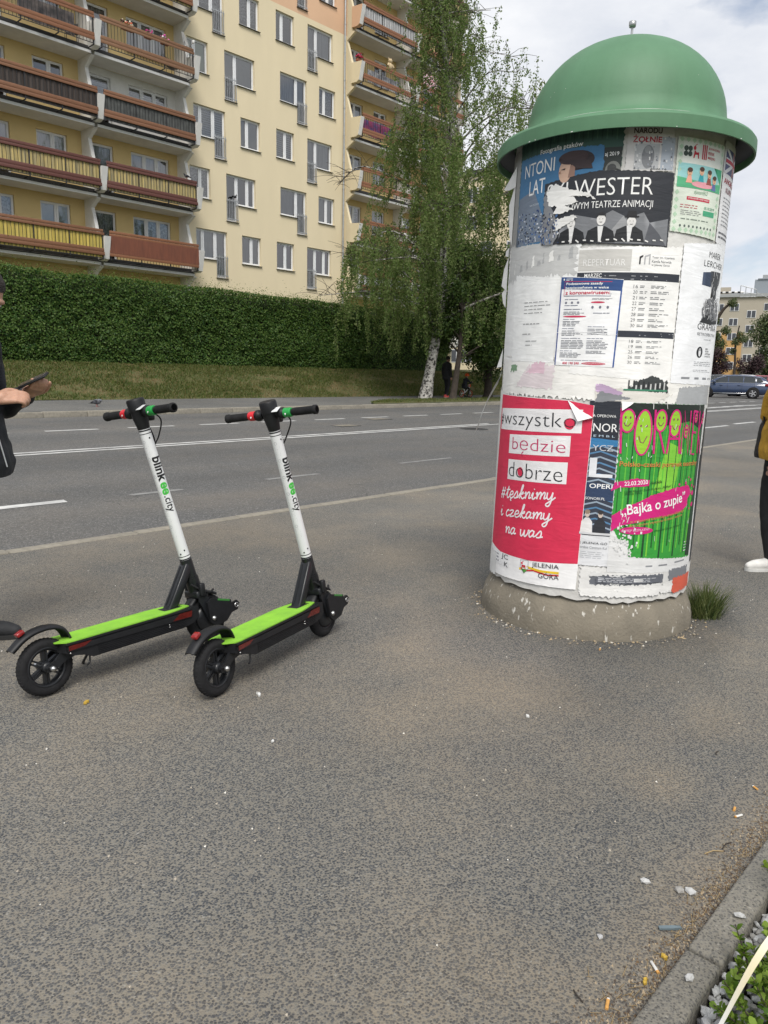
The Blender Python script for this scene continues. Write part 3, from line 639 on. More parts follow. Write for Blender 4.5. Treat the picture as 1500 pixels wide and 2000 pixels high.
flower_box('hanging basket of red flowers beside the downpipe wall', 31.75, 4, 32.2, Zs(4) + 1.25, ((160, 20, 60), (190, 50, 90)), .35, 40)
t = thing('satellite_dish', 'pale grey satellite dish on the right end of the light brown balcony', 'satellite dish', (20.45, 31.75, Zs(3) + .95))
T = Matrix.Translation((0, 0, .55)) @ Matrix.Rotation(rad(38), 4, 'Z') @ Matrix.Rotation(rad(72), 4, 'X') @ Matrix.Diagonal((.95, 1.1, 1, 1))
obj('dish', MB().lathe([(.001, -.0), (.12, .006), (.24, .025), (.34, .052), (.345, .05), (.24, .018), (.12, -.002), (.001, -.008)], 24, T), mat('dish_grey', (.36, .36, .35), .5, var=.08), t)
obj('arm', MB().tube([(.0, -.05, .35), (.05, -.35, .3), (.1, -.48, .42)], .012, 6), M_galv, t)
obj('receiver', MB().bevbox(.06, .14, -.56, -.44, .38, .5, .015), M_white, t)
obj('mast', MB().tube([(0, .06, -.6), (0, .06, .6)], .02, 8), M_galv, t)
def chair(label, x, k, rz):
    t = thing('garden_chair', label, 'chair', (x, 32.25, Zs(k) + .012), rz); f = MB()
    for sx in (-.22, .22): f.tube([(sx, -.2, 0), (sx, -.22, .45), (sx, .2, .44), (sx, .32, .95)], .011, 6); f.tube([(sx, .22, 0), (sx, .16, .44)], .011, 6)
    obj('frame', f, M_baluster, t); n = 9; sm = MB()
    for i in range(n): sm.box(-.22, .22, -.2 + i * .045, -.165 + i * .045, .445, .455)
    for i in range(n): 
        a = i / n; sm.box(-.22, .22, .2 + .12 * a, .21 + .12 * a, .5 + .42 * a, .535 + .42 * a)
    obj('slats', sm, M_black, t)
chair('black metal garden chair standing on the light brown balcony', 20.1, 3, .5)
chair('black garden chair on the cluttered top left balcony', 15.5, 3, -.6)
def cloth(label, x0, x1, y, z0, z1, m, name='laundry', cat='laundry'):
    mb = MB(); n = 14; vs = []
    for i in range(n + 1):
        xx = x0 + (x1 - x0) * i / n
        for j in range(5):
            zz = z1 + (z0 - z1) * j / 4; vs.append((xx, y + .03 * sin(i * 1.1 + j) * (j / 4), zz + (.03 * sin(i * .8) if j == 4 else 0)))
    mb.add(vs, [(i * 5 + j, i * 5 + j + 5, i * 5 + j + 6, i * 5 + j + 1) for i in range(n) for j in range(4)], True)
    o = obj(name, mb, m); tag(o, label, cat, 'laundry on the balconies'); return o
M_pink = mat('pink_check_cloth', lin((215, 130, 150)), .9, col2=lin((235, 220, 225)), vscale=9, detail=1)
cloth('pink checked sheet hung out above a balcony rail by the birch', 36.6, 37.9, 31.7, Zs(4) + 1.0, Zs(4) + 1.95, M_pink)
cloth('white sheet with dark print hanging behind balcony bars right of the downpipe', 32.0, 34.6, 31.75, Zs(4) + .2, Zs(4) + .85, mat('printed_sheet', (.62, .62, .63), .9, col2=(.2, .2, .24), vscale=4, detail=2))
cloth('blue and red garments drying behind balcony bars beside the birch crown', 31.6, 34.0, 31.75, Zs(3) + .25, Zs(3) + 1.02, mat('mixed_garments', lin((170, 70, 110)), .9, col2=lin((70, 80, 130)), vscale=2.6, detail=1))
cloth('grey blanket and clothes hung on the top left cluttered balcony', 13.2, 15.4, 31.75, Zs(3) + .2, Zs(3) + 1.0, mat('dull_garments', (.2, .17, .16), .9, col2=(.05, .05, .055), vscale=3.5, detail=3))
t = thing('plush_toy', 'cream plush toy sitting on a balcony rail right of the downpipe', 'soft toy', (33.6, 31.6, Zs(4) + 1.2))
M_plush = mat('cream_plush', (.55, .43, .26), .95, bump=.8, bscale=60)
pm_ = MB(); pm_.sphere((0, 0, .18), (.17, .14, .2), 12, 8); pm_.sphere((0, -.02, .46), (.13, .12, .12), 12, 8)
obj('body', pm_, M_plush, t)
for s in (-1, 1): obj('ear', MB().sphere((s * .1, 0, .57), .045, 8, 6), M_plush, t); obj('arm', MB().tube([(s * .14, -.03, .3), (s * .24, -.08, .15)], [.06, .05], 8), M_plush, t)
# second, farther block glimpsed through the trees
b2 = thing('apartment_building', 'pale yellow block glimpsed through the leaves beyond the flats', 'building', (76, 52, 1.7), world=True)
w2 = MB(); w2.box(66, 84, 46, 58, 1.2, 21.5); obj('wall', w2, M_yel, b2); obj('roof', MB().box(65.8, 84.2, 45.8, 58.2, 21.5, 21.9), M_flash, b2)
wmesh = MB().box(-.75, .75, -.03, .1, 0, 1.4).mesh('window'); wmesh.materials.append(M_pvc)
pmesh = MB().box(-.66, -.05, -.05, -.031, .09, 1.31).box(.05, .66, -.05, -.031, .09, 1.31).mesh('pane'); pmesh.materials.append(mat('dim_pane', (.06, .065, .075), .12))
for k in range(7):
    for i in range(6):
        o = obj('window', wmesh, None, b2, (67.5 + i * 3, 46, 2.6 + k * 2.7)); obj('pane', pmesh, None, o)
        o = obj('window', wmesh, None, b2, (66, 48 + i * 2, 2.6 + k * 2.7), (0, 0, -pi / 2)) if i < 5 else None
        if o: obj('pane', pmesh, None, o)
# ------------------------------------------------------------------ hedge
M_hleaf = leafmat('hedge_leaves', (0.018, 0.066, 0.010), (0.056, 0.14, 0.022), (0.12, 0.19, 0.04), 0.35)
M_htop = leafmat('young_hedge_leaves', (0.06, 0.12, 0.015), (0.15, 0.20, 0.04), None, 0.4)
M_twig = mat('hedge_twigs', (0.022, 0.026, 0.012), .95, var=.4, vscale=9)
hed = thing('hedge', 'long tall clipped green hedge on the bank in front of the flats', 'hedge', (16, 25.0, 1.4), world=True)
def hed_front(x, z): return 24.35 + .16 * noise.noise(Vector((x * .55, z * .7, 0))) + .07 * noise.noise(Vector((x * 2.1, z * 2.3, 4))) - .1 * (z - 2.8)/1.5
def hed_top(x): return 4.24 + .06 * noise.noise(Vector((x * .5, 7, 0))) + .03 * noise.noise(Vector((x * 2, 1, 0))) - .006 * max(0, x - 16)
cb = MB(); vs = []; xs_ = fr(1, 31, .5); n = 0
for x in xs_:
    col_ = [(x, hed_front(x, z) + .22, z) for z in fr(1.2, hed_top(x) - .12, .5)][:7]
    while len(col_) < 7: col_.append(col_[-1])
    col_[-1] = (x, hed_front(x, 4) + .3, hed_top(x) - .14); col_.append((x, 25.8, hed_top(x) - .14)); col_.append((x, 25.9, 1.2)); vs += col_
cb.add(vs, [(i * 9 + j, (i + 1) * 9 + j, (i + 1) * 9 + j + 1, i * 9 + j + 1) for i in range(len(xs_) - 1) for j in range(8)], True)
cb.add(vs[:9], [tuple(range(9))]); cb.add(vs[-9:], [tuple(range(9))])
obj('branches', cb, M_twig, hed)
r = random.Random(11)
def leafquad(mb, c, nrm, L, Wd, r):
    """folded leaf: two triangles-ish quad around centre c facing nrm"""
    t = nrm.orthogonal().normalized(); b = nrm.cross(t); a = r.uniform(0, 2 * pi); u = t * cos(a) + b * sin(a); v = nrm.cross(u)
    i = len(mb.v); mb.v += [tuple(c - u * L * .5), tuple(c + v * Wd * .5 - nrm * Wd * .15), tuple(c + u * L * .5 - nrm * L * .12), tuple(c - v * Wd * .5 - nrm * Wd * .15)]
    mb.f.append((i, i + 1, i + 2, i + 3)); mb.sm.append(False); mb.mi.append(0)
lm = MB()
for i in range(95000):
    x = r.uniform(4.5, 31); z = r.uniform(1.28, 4.3)
    if x > 25 and r.random() < .5: continue
    zt = hed_top(x)
    if z > zt: continue
    d = abs(r.gauss(0, .09)) + .10 * max(0, noise.noise(Vector((x * 3.2, z * 3.6, 8)))); c = Vector((x, hed_front(x, z) + d - .03, z))
    nr = Vector((r.gauss(0, .55), -1 + r.gauss(0, .4), .35 + r.gauss(0, .6))).normalized()
    leafquad(lm, c, nr, r.uniform(.06, .11), r.uniform(.038, .065), r)
obj('leaves', lm, M_hleaf, hed)
lm = MB()
for i in range(26000):
    x = r.uniform(4.5, 31); y = r.uniform(24.1, 25.8); zt = hed_top(x)
    k = r.random(); z = zt + (r.uniform(-.08, .04) if k < .7 else r.expovariate(1 / .095)); z -= max(0, 24.3 - y) * .6
    if y < hed_front(x, 4.1) - .02: continue
    leafquad(lm, Vector((x, y, z)), Vector((r.gauss(0, .6), r.gauss(-.2, .6), 1)).normalized(), r.uniform(.045, .075), r.uniform(.025, .045), r)
obj('top_shoots', lm, M_htop, hed)

# ------------------------------------------------------------------ trees
def birchbark():
    m = bpy.data.materials.new('birch_bark'); m.use_nodes = True; t = m.node_tree; L = t.links.new; b = t.nodes['Principled BSDF']; b.inputs['Roughness'].default_value = .8
    tcn = N(t, 'ShaderNodeTexCoord'); mpn = N(t, 'ShaderNodeMapping'); mpn.inputs['Scale'].default_value = (5, 5, 7); L(tcn.outputs['Object'], mpn.inputs['Vector'])
    n = N(t, 'ShaderNodeTexNoise', Scale=1.6, Detail=6.0, Roughness=.65); L(mpn.outputs['Vector'], n.inputs['Vector'])
    rr = N(t, 'ShaderNodeValToRGB'); el = rr.color_ramp.elements; el[0].position = .43; el[0].color = (.03, .027, .024, 1); el[1].position = .55; el[1].color = (.46, .44, .40, 1)
    L(n.outputs['Fac'], rr.inputs['Fac']); L(rr.outputs['Color'], b.inputs['Base Color']); bp = N(t, 'ShaderNodeBump', Strength=.5, Distance=.02); L(n.outputs['Fac'], bp.inputs['Height']); L(bp.outputs['Normal'], b.inputs['Normal']); return m
M_birch = birchbark(); M_bark = mat('dark_bark', (0.045, 0.035, 0.027), .95, var=.35, vscale=10, bump=.8, bscale=25)
M_bleaf = leafmat('birch_leaves', (0.10, 0.19, 0.036), (0.18, 0.275, 0.072), (0.28, 0.33, 0.13), .6)
M_dleaf = leafmat('dark_broad_leaves', (0.022, 0.06, 0.012), (0.06, 0.115, 0.024), (0.10, 0.15, 0.035), .35)
def catmull(p, n=6):
    p = [Vector(q) for q in p]; q = [p[0] * 2 - p[1]] + p + [p[-1] * 2 - p[-2]]; o = []
    for i in range(1, len(q) - 2):
        for k in range(n):
            t = k / n; a, b, c, d = q[i - 1:i + 3]
            o.append(.5 * ((2 * b) + (c - a) * t + (2 * a - 5 * b + 4 * c - d) * t * t + (3 * b - a - 3 * c + d) * t ** 3))
    return o + [p[-1]]
bt = thing('birch_tree', 'tall weeping birch with white patchy trunk on the far verge', 'tree', (22.86, 19.25, .33), world=True)
tp = catmull([(22.84, 19.25, .2), (23.22, 19.25, 1.92), (23.68, 19.27, 3.7), (23.8, 19.3, 5.83), (24.0, 19.3, 7.75), (23.95, 19.2, 9.6), (23.75, 19.2, 11.4), (23.2, 19.15, 13.2), (22.8, 19.1, 15), (22.7, 19.0, 17)], 5)
nT = len(tp); tr_ = [.205 * (1 - i / nT) ** .9 + .012 + (.09 * max(0, 1 - i / 3)) for i in range(nT)]
obj('trunk', MB().tube(tp, tr_, 12), M_birch, bt)
r = random.Random(23); strands = MB(); leaves = MB(); limbs = []
lowl = [((23.45, 19.27, 2.9), (22.3, 19.1, 4.3), (20.9, 18.8, 4.9)), ((23.7, 19.27, 4.2), (24.9, 19.0, 5.6), (26.5, 18.7, 6.6))]
def hang(p, L, dens=1.0):
    """one pendulous twig with its leaves"""
    if (p[0] - 23.8) * -.68 + (p[1] - 19.3) * .73 > (4.2 if p[2] < 8.3 else 2.5): return
    pts = [Vector(p)]; d = Vector((r.gauss(0, .35), r.gauss(0, .35), -.4)); n = max(3, int(L / .22))
    for i in range(n):
        d = d * .75 + Vector((r.gauss(0, .05), r.gauss(0, .05), -.3)); pts.append(pts[-1] + d.normalized() * (L / n))
    strands.tube(pts, [.007] + [.004] * (len(pts) - 1), 3, False)
    for i in range(int(L * 82 * dens)):
        t = r.random() * (len(pts) - 1); a = pts[int(t)].lerp(pts[min(int(t) + 1, len(pts) - 1)], t % 1)
        c = a + Vector((r.gauss(0, .06), r.gauss(0, .06), r.gauss(-.02, .05)))
        leafquad(leaves, c, Vector((r.gauss(0, 1), r.gauss(0, 1), r.gauss(.25, .7))).normalized(), r.uniform(.06, .1), r.uniform(.042, .07), r)
for i in range(46):
    z = 2.7 + 12.8 * (i / 45) ** .95; j = min(range(nT), key=lambda q: abs(tp[q].z - z)); p0 = tp[j]
    az = i * 2.399 + r.uniform(-.4, .4); k = (z - 2.7) / 12.8
    Lh = (4.6 if k < .3 else 5.2 - 4.2 * (k - .3) / .7) * r.uniform(.75, 1.15)
    if cos(az) > .2: Lh *= 1.12
    up = r.uniform(.25, .75) * Lh * (1.0 if k < .6 else 1.25)
    d = Vector((cos(az), sin(az) * .95, 0))
    if p0.y + d.y * Lh > 24.2: Lh *= .75
    if k > .38 and d.x * -.68 + d.y * .73 > .1: Lh *= .42           # the crown is thin on the side towards the flats
    if k > .6: Lh *= .85
    pl = catmull([p0, p0 + d * Lh * .3 + Vector((0, 0, up * .55)), p0 + d * Lh * .65 + Vector((r.gauss(0, .3), r.gauss(0, .3), up * .95)), p0 + d * Lh + Vector((r.gauss(0, .4), r.gauss(0, .4), up * .75))], 4)
    r0 = .058 * (1 - k * .7); limbs.append(obj('limb', MB().tube(pl, [r0 * (1 - q / len(pl)) + .008 for q in range(len(pl))], 6), M_birch if k < .75 else M_birch, bt))
    ns = int(40 * (1 - .3 * k) * (1.15 if k < .45 else .5))
    for s in range(ns):
        t = .25 + .75 * r.random() ** .7; q = t * (len(pl) - 1); a = pl[int(q)].lerp(pl[min(int(q) + 1, len(pl) - 1)], q % 1)
        off = Vector((r.gauss(0, .5), r.gauss(0, .5), r.gauss(.1, .3)))
        strands.tube([a, a + off * .6 + Vector((0, 0, .06)), a + off], [.011, .008, .006], 3, False)
        L = r.uniform(.7, 2.3) * (1.0 if k < .8 else .8); L = min(L, max(.3, a.z - 1.9))
        hang(a + off, L, 1.0 if k < .5 else .62)
for c_ in lowl:
    pl = catmull(c_, 5); limbs.append(obj('limb', MB().tube(pl, [.07 * (1 - q / len(pl)) + .01 for q in range(len(pl))], 6), M_birch, bt))
    for s in range(40):
        q = (.3 + .7 * r.random()) * (len(pl) - 1); a = pl[int(q)] + Vector((r.gauss(0, .6), r.gauss(0, .6), r.gauss(0, .25))); hang(a, min(r.uniform(.8, 2.4), a.z - 1.9))
obj('twigs', strands, M_bark, bt); obj('crown', leaves, M_bleaf, bt)

def broadleaf(name, label, base, trunk, r0, clumps, nleaf, leaf, mleaf, seed, group=None, lean=None, bark=None, limbs=True):
    t = thing(name, label, 'tree', base, world=True, group=group); rr = random.Random(seed)
    tp = catmull([base, *trunk], 5); obj('trunk', MB().tube(tp, [r0 * (1 - .65 * i / len(tp)) * (1.35 if i == 0 else 1) for i in range(len(tp))], 9), bark or M_bark, t)
    top = tp[-1]; mb = MB(); lb = MB()
    tot = sum(c[3] ** 2 for c in clumps)
    for (cx, cy, cz, cr) in clumps:
        c = Vector((cx, cy, cz)); st = min(tp, key=lambda q: (q - c).length + abs(q.z - (c.z - cr * .8)))
        lb.tube([st, st.lerp(c, .5) + Vector((0, 0, .1 * cr)), c], [r0 * .35, r0 * .2, r0 * .06], 6)
        for k in range(5):
            d = Vector((rr.gauss(0, 1), rr.gauss(0, 1), rr.gauss(.2, .8))).normalized() * cr * rr.uniform(.6, .95); lb.tube([c, c + d * .5 + Vector((0, 0, .05 * cr)), c + d], [r0 * .07, r0 * .05, r0 * .02], 4)
        for i in range(int(nleaf * cr ** 2 / tot)):
            d = Vector((rr.gauss(0, 1), rr.gauss(0, 1), rr.gauss(0, 1))).normalized(); q = cr * (rr.random() ** .45) * (1 + .3 * noise.noise(d * 2.2 + c))
            leafquad(mb, c + d * q, (d * .6 + Vector((rr.gauss(0, .5), rr.gauss(0, .5), .5 + rr.gauss(0, .4)))).normalized(), leaf * rr.uniform(.7, 1.3), leaf * .6 * rr.uniform(.7, 1.3), rr)
    obj('limbs', lb, bark or M_bark, t); obj('crown', mb, mleaf, t); return t
def cl(cx, cy, cz, rx, rz, n, cr, seed):
    q = random.Random(seed); o = []
    while len(o) < n:
        v = Vector((q.uniform(-1, 1), q.uniform(-1, 1), q.uniform(-1, 1)))
        if v.length < 1: o.append((cx + v.x * rx, cy + v.y * rx, cz + v.z * rz, cr * q.uniform(.7, 1.25)))
    return o
broadleaf('broadleaf_tree', 'dark green young tree just right of the birch trunk', (23.33, 18.25, .33), [(23.5, 18.25, 1.2), (23.75, 18.3, 2.4), (23.9, 18.4, 3.8)], .15, cl(24.3, 18.7, 3.9, 1.7, 2.3, 17, .75, 3), 17000, .11, M_dleaf, 5)
broadleaf('broadleaf_tree', 'dark green tree hard against the left edge of the advertising column', (27.0, 19.2, .36), [(27.0, 19.2, 1.1), (27.1, 19.3, 2.3), (27.0, 19.3, 3.6)], .2, cl(27.2, 19.4, 4.0, 2.0, 2.5, 17, .85, 8), 17000, .12, M_dleaf, 6)
broadleaf('broadleaf_tree', 'taller pale green tree behind the trees at the column edge', (31.5, 22.5, .9), [(31.5, 22.5, 2.5), (31.6, 22.6, 4.5), (31.4, 22.6, 6.5)], .2, cl(31.6, 22.6, 6.3, 2.0, 3.3, 14, 1.0, 9), 13000, .12, M_bleaf, 7)
# ------------------------------------------------------------------ advertising column
RC = 0.548; TH0 = rad(27.5 + 180)
ac = thing('advertising_column', 'round advertising column with green domed cap covered in posters', 'advertising column', (COLC[0], COLC[1], 0), world=True)
TC = Matrix.Translation((COLC[0], COLC[1], 0))
def concrete():
    m = mat('stained_concrete', (0.225, 0.198, 0.152), .9, col2=(0.16, 0.142, 0.11), vscale=7, bump=.5, bscale=70, detail=9)
    t = m.node_tree; L = t.links.new; b = t.nodes['Principled BSDF']; src = b.inputs['Base Color'].links[0].from_socket
    tcn = N(t, 'ShaderNodeTexCoord'); mpn = N(t, 'ShaderNodeMapping'); mpn.inputs['Scale'].default_value = (42, 42, 11); L(tcn.outputs['Object'], mpn.inputs['Vector'])
    n = N(t, 'ShaderNodeTexNoise', Scale=1.0, Detail=3.0); L(mpn.outputs['Vector'], n.inputs['Vector'])
    mr = N(t, 'ShaderNodeMapRange'); mr.inputs[1].default_value = .64; mr.inputs[2].default_value = .69; L(n.outputs['Fac'], mr.inputs[0])
    mx_ = N(t, 'ShaderNodeMixRGB'); mx_.inputs['Color2'].default_value = (.5, .48, .43, 1); L(mr.outputs[0], mx_.inputs['Fac']); L(src, mx_.inputs['Color1'])
    n2 = N(t, 'ShaderNodeTexNoise', Scale=.55, Detail=4.0); L(mpn.outputs['Vector'], n2.inputs['Vector']); mr2 = N(t, 'ShaderNodeMapRange'); mr2.inputs[1].default_value = .69; mr2.inputs[2].default_value = .76; L(n2.outputs['Fac'], mr2.inputs[0])
    mx2 = N(t, 'ShaderNodeMixRGB'); mx2.inputs['Color2'].default_value = (.12, .1, .075, 1); L(mr2.outputs[0], mx2.inputs['Fac']); L(mx_.outputs['Color'], mx2.inputs['Color1']); L(mx2.outputs['Color'], b.inputs['Base Color']); return m
M_conc = concrete()
obj('base', MB().lathe([(.588, -.08), (.588, .0), (.586, .05), (.575, .1), (.552, .15), (.53, .185), (.515, .205), (.40, .21)], 64, TC), M_conc, ac)
M_paste = mat('layered_old_paper', (0.74, 0.73, 0.70), .85, col2=(0.52, 0.51, 0.48), vscale=6, bump=.8, bscale=14, detail=9)
# the drum: layers of old paper make it uneven
dv = []; nA, nZ = 120, 60
for j in range(nZ + 1):
    z = .2 + 2.32 * j / nZ
    for i in range(nA):
        a = 2 * pi * i / nA; q = RC - .004 + .0022 * noise.noise(Vector((cos(a) * 5, sin(a) * 5, z * 5)))
        if j == 0: z2 = z + .02 * noise.noise(Vector((cos(a) * 9, sin(a) * 9, 2)))
        else: z2 = z
        dv.append((COLC[0] + q * cos(a), COLC[1] + q * sin(a), z2))
dm = MB(); dm.add(dv, [(j * nA + i, j * nA + (i + 1) % nA, (j + 1) * nA + (i + 1) % nA, (j + 1) * nA + i) for j in range(nZ) for i in range(nA)], True)
obj('drum', dm, M_paste, ac)
M_green = mat('green_plastic_cap', (0.092, 0.215, 0.115), .6, col2=(0.074, 0.178, 0.092), vscale=2.2, bump=.06, bscale=50, streak=(3, 3, .7), detail=9)
prof = [(.6425, 2.474), (.632, 2.488), (.60, 2.498), (.56, 2.51), (.525, 2.53), (.502, 2.555)]
for i in range(1, 19):
    a = (pi / 2) * i / 18; prof.append((max(.001, .493 * cos(a) ** .92), 2.57 + .425 * sin(a)))
capm = MB().lathe(prof, 72, TC); capm.lathe([(.6425, 2.416), (.6435, 2.44), (.6425, 2.474)], 72, TC); capm.lathe([(.634, 2.416), (.6425, 2.416)], 72, TC); capm.lathe([(.634, 2.416), (.632, 2.45)], 72, TC)
obj('cap', capm, M_green, ac)
dr = MB(); rr9 = random.Random(4)
for i in range(7):                                  # bird droppings and scuffs on the dome
    a = TH0 + rr9.uniform(-1.2, 1.2); e9 = rr9.uniform(.15, 1.1); L9 = rr9.uniform(.006, .02)
    def dp9(aa, ee): return (COLC[0] + .4955 * cos(ee) ** .92 * cos(aa), COLC[1] + .4955 * cos(ee) ** .92 * sin(aa), 2.5705 + .4275 * sin(ee))
    dr.add([dp9(a + .35 * L9 * cos(q * 1.05), e9 + L9 * (.6 if q in (4, 5) else .25) * sin(q * 1.05)) for q in range(6)], [tuple(range(6))])
obj('bird_droppings', dr, mat('bird_dropping', (.5, .5, .45), .8), ac)
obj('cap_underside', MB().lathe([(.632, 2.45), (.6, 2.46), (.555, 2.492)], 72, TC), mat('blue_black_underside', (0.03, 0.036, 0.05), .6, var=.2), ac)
fx = MB(); fx.tube([(COLC[0], COLC[1], 2.98), (COLC[0], COLC[1], 3.075)], .006, 8); fx.lathe([(.001, 3.075), (.016, 3.075), (.018, 3.085), (.018, 3.1), (.001, 3.104)], 12, TC); obj('finial', fx, M_galv, ac)
# chips along the rim
ch = MB(); r = random.Random(3)
for i in range(7):
    a = TH0 + r.uniform(-1.4, 1.4); q = .644; L = r.uniform(.003, .016); z = 2.4175
    ch.add([(COLC[0] + q * cos(a + s * L), COLC[1] + q * sin(a + s * L), z + dz) for s, dz in ((-1, 0), (.2, -.001), (1, .001), (.6, .003), (-.4, .0025))], [(0, 1, 2, 3, 4)])
obj('paint_chips', ch, M_white, ac)

# paper on the drum. (s, z): arc length to the right of the side facing the pavement, and height
def wrap(bm, mb, off, mi):
    ss = [v.co.x for v in bm.verts]
    if not ss: return
    k = math.ceil(min(ss) / .03)
    while k * .03 < max(ss):
        bmesh.ops.bisect_plane(bm, geom=bm.verts[:] + bm.edges[:] + bm.faces[:], plane_co=(k * .03, 0, 0), plane_no=(1, 0, 0)); k += 1
    bm.verts.ensure_lookup_table(); bm.verts.index_update()
    q = RC + off
    mb.add([(COLC[0] + q * cos(TH0 + v.co.x / RC), COLC[1] + q * sin(TH0 + v.co.x / RC), v.co.y) for v in bm.verts], [[v.index for v in f.verts] for f in bm.faces], True, mi)
class Poster:
    n = 0
    def __init__(s, label=None, off=None, name='poster'):
        Poster.n += 1; s.off = off if off is not None else .0012 + .0003 * (Poster.n % 5); s.lay = {}; s.order = []; s.o = None; s.name = name; s.label = label; s.lv = 0
    def _mb(s, part, col, rough=.6):
        if part not in s.lay: s.lay[part] = (MB(), []); s.order.append(part)
        mb, ms = s.lay[part]; m = flatm(col, rough)
        if m not in ms: ms.append(m)
        return mb, ms.index(m)
    def poly(s, pts, col, part='picture', lv=1):
        mb, mi = s._mb(part, col); bm = bmesh.new(); vs = [bm.verts.new((p[0], p[1], 0)) for p in pts]
        for t in tessellate_polygon([[Vector((p[0], p[1], 0)) for p in pts]]):
            try: bm.faces.new([vs[i] for i in t])
            except ValueError: pass
        wrap(bm, mb, s.off + .0005 * lv, mi); bm.free(); return s
    def rect(s, a, b, c, d, col, part='picture', lv=1): return s.poly([(a, c), (b, c), (b, d), (a, d)], col, part, lv)
    def ell(s, cx, cy, rx, ry, col, part='picture', lv=1, n=20, a0=0, a1=2 * pi): return s.poly([(cx + rx * cos(a0 + (a1 - a0) * i / n), cy + ry * sin(a0 + (a1 - a0) * i / n)) for i in range(n if a1 - a0 > 6.2 else n + 1)], col, part, lv)
    def sheetp(s, pts, col, jag=0.0, seed=1):
        if jag: pts = jagged(pts, jag, seed)
        s.poly(pts, col, 'paper', 0); return s
    def stroke(s, pts, wd, col, part='lettering', lv=2, closed=False):
        mb, mi = s._mb(part, col); bm = bmesh.new(); n = len(pts); L = []
        for i, p in enumerate(pts):
            a = pts[(i - 1) % n] if closed or i > 0 else p; b = pts[(i + 1) % n] if closed or i < n - 1 else p
            d = Vector((b[0] - a[0], b[1] - a[1])); d = d.normalized() if d.length > 1e-9 else Vector((1, 0)); L.append((p[0] - d.y * wd / 2, p[1] + d.x * wd / 2, p[0] + d.y * wd / 2, p[1] - d.x * wd / 2))
        vs = [(bm.verts.new((q[0], q[1], 0)), bm.verts.new((q[2], q[3], 0))) for q in L]
        for i in range(n if closed else n - 1):
            a, b = vs[i], vs[(i + 1) % n]
            try: bm.faces.new((a[0], a[1], b[1], b[0]))
            except ValueError: pass
        wrap(bm, mb, s.off + .0005 * lv, mi); bm.free(); return s
    def ering(s, cx, cy, rx, ry, wd, col, lv=2): return s.stroke([(cx + rx * cos(2 * pi * i / 24), cy + ry * sin(2 * pi * i / 24)) for i in range(24)], wd, col, 'picture', lv, True)
    def text(s, body, a, b, c, d, col, bold=0.0, rot=0.0, shear=0.0, part='lettering', lv=2, keep=False):
        """print the words so that they fill the box s a..b, z c..d"""
        cu = bpy.data.curves.new('t', 'FONT'); cu.body = body; cu.size = 1; cu.resolution_u = 3; cu.offset = bold; cu.shear = shear
        o = bpy.data.objects.new('t', cu); COL.objects.link(o); me = bpy.data.meshes.new_from_object(o.evaluated_get(bpy.context.evaluated_depsgraph_get()) if False else o); bpy.data.objects.remove(o); bpy.data.curves.remove(cu)
        mb, mi = s._mb(part, col); bm = bmesh.new(); bm.from_mesh(me); bpy.data.meshes.remove(me)
        xs = [v.co.x for v in bm.verts]; ys = [v.co.y for v in bm.verts]
        x0, x1, y0, y1 = min(xs), max(xs), min(ys), max(ys); sx, sy = (b - a) / (x1 - x0), (d - c) / (y1 - y0)
        if keep: sx = sy = min(sx, sy)
        cx, cy = (a + b) / 2, (c + d) / 2
        for v in bm.verts:
            x, y = (v.co.x - (x0 + x1) / 2) * sx, (v.co.y - (y0 + y1) / 2) * sy; v.co = Vector((cx + x * cos(rot) - y * sin(rot), cy + x * sin(rot) + y * cos(rot), 0))
        wrap(bm, mb, s.off + .0005 * lv, mi); bm.free(); return s
    def lines(s, a, b, c, d, n, col, th=.45, seed=1, ragged=.3, gap=.012):
        """paragraph too small to read: rows of short dashes"""
        q = random.Random(seed); rowh = (d - c) / n; mb, mi = s._mb('lettering', col); bm = bmesh.new()
        for i in range(n):
            z = d - rowh * (i + .5); x = a; end = b - (b - a) * ragged * q.random()
            while x < end:
                w_ = min(q.uniform(.012, .045), end - x); h = rowh * th / 2
                if w_ > .004: bm.faces.new([bm.verts.new(p) for p in ((x, z - h, 0), (x + w_, z - h, 0), (x + w_, z + h, 0), (x, z + h, 0))])
                x += w_ + gap * .6
        wrap(bm, mb, s.off + .001, mi); bm.free(); return s
    def done(s):
        root = None
        for part in ['paper'] + [p for p in s.order if p != 'paper']:
            if part not in s.lay: continue
            mb, ms = s.lay[part]
            if root is None: root = obj(s.name, mb, ms, ac); 
            else: obj(part, mb, ms, root)
        if s.label: root['label'] = s.label
        return root
def jagged(pts, amp, seed, step=.006):
    q = random.Random(seed); o = []
    for i in range(len(pts)):
        a, b = Vector(pts[i]), Vector(pts[(i + 1) % len(pts)]); L = (b - a).length; n = max(1, int(L / step)); nn = Vector((-(b - a).y, (b - a).x)).normalized() if L > 0 else Vector((0, 0))
        for k in range(n): p = a.lerp(b, k / n) + nn * ((amp * 2.2 * noise.noise(Vector((seed * 7.3 + (i * 3.1) + k * .42, 0, 0))) + q.gauss(0, amp * .28)) if k else 0); o.append((p.x, p.y))
    return o
INK = (28, 30, 36); W1 = (240, 240, 238); W2 = (228, 227, 223); RED = (214, 46, 80); MAG = (204, 30, 120); LIME = (150, 200, 52)
def scrap(label, pts, col, amp=.006, seed=1, off=.0008, extra=None):
    p = Poster(label, off, 'paper_scrap'); p.sheetp(pts, col, amp, seed)
    if extra: extra(p)
    p.done()
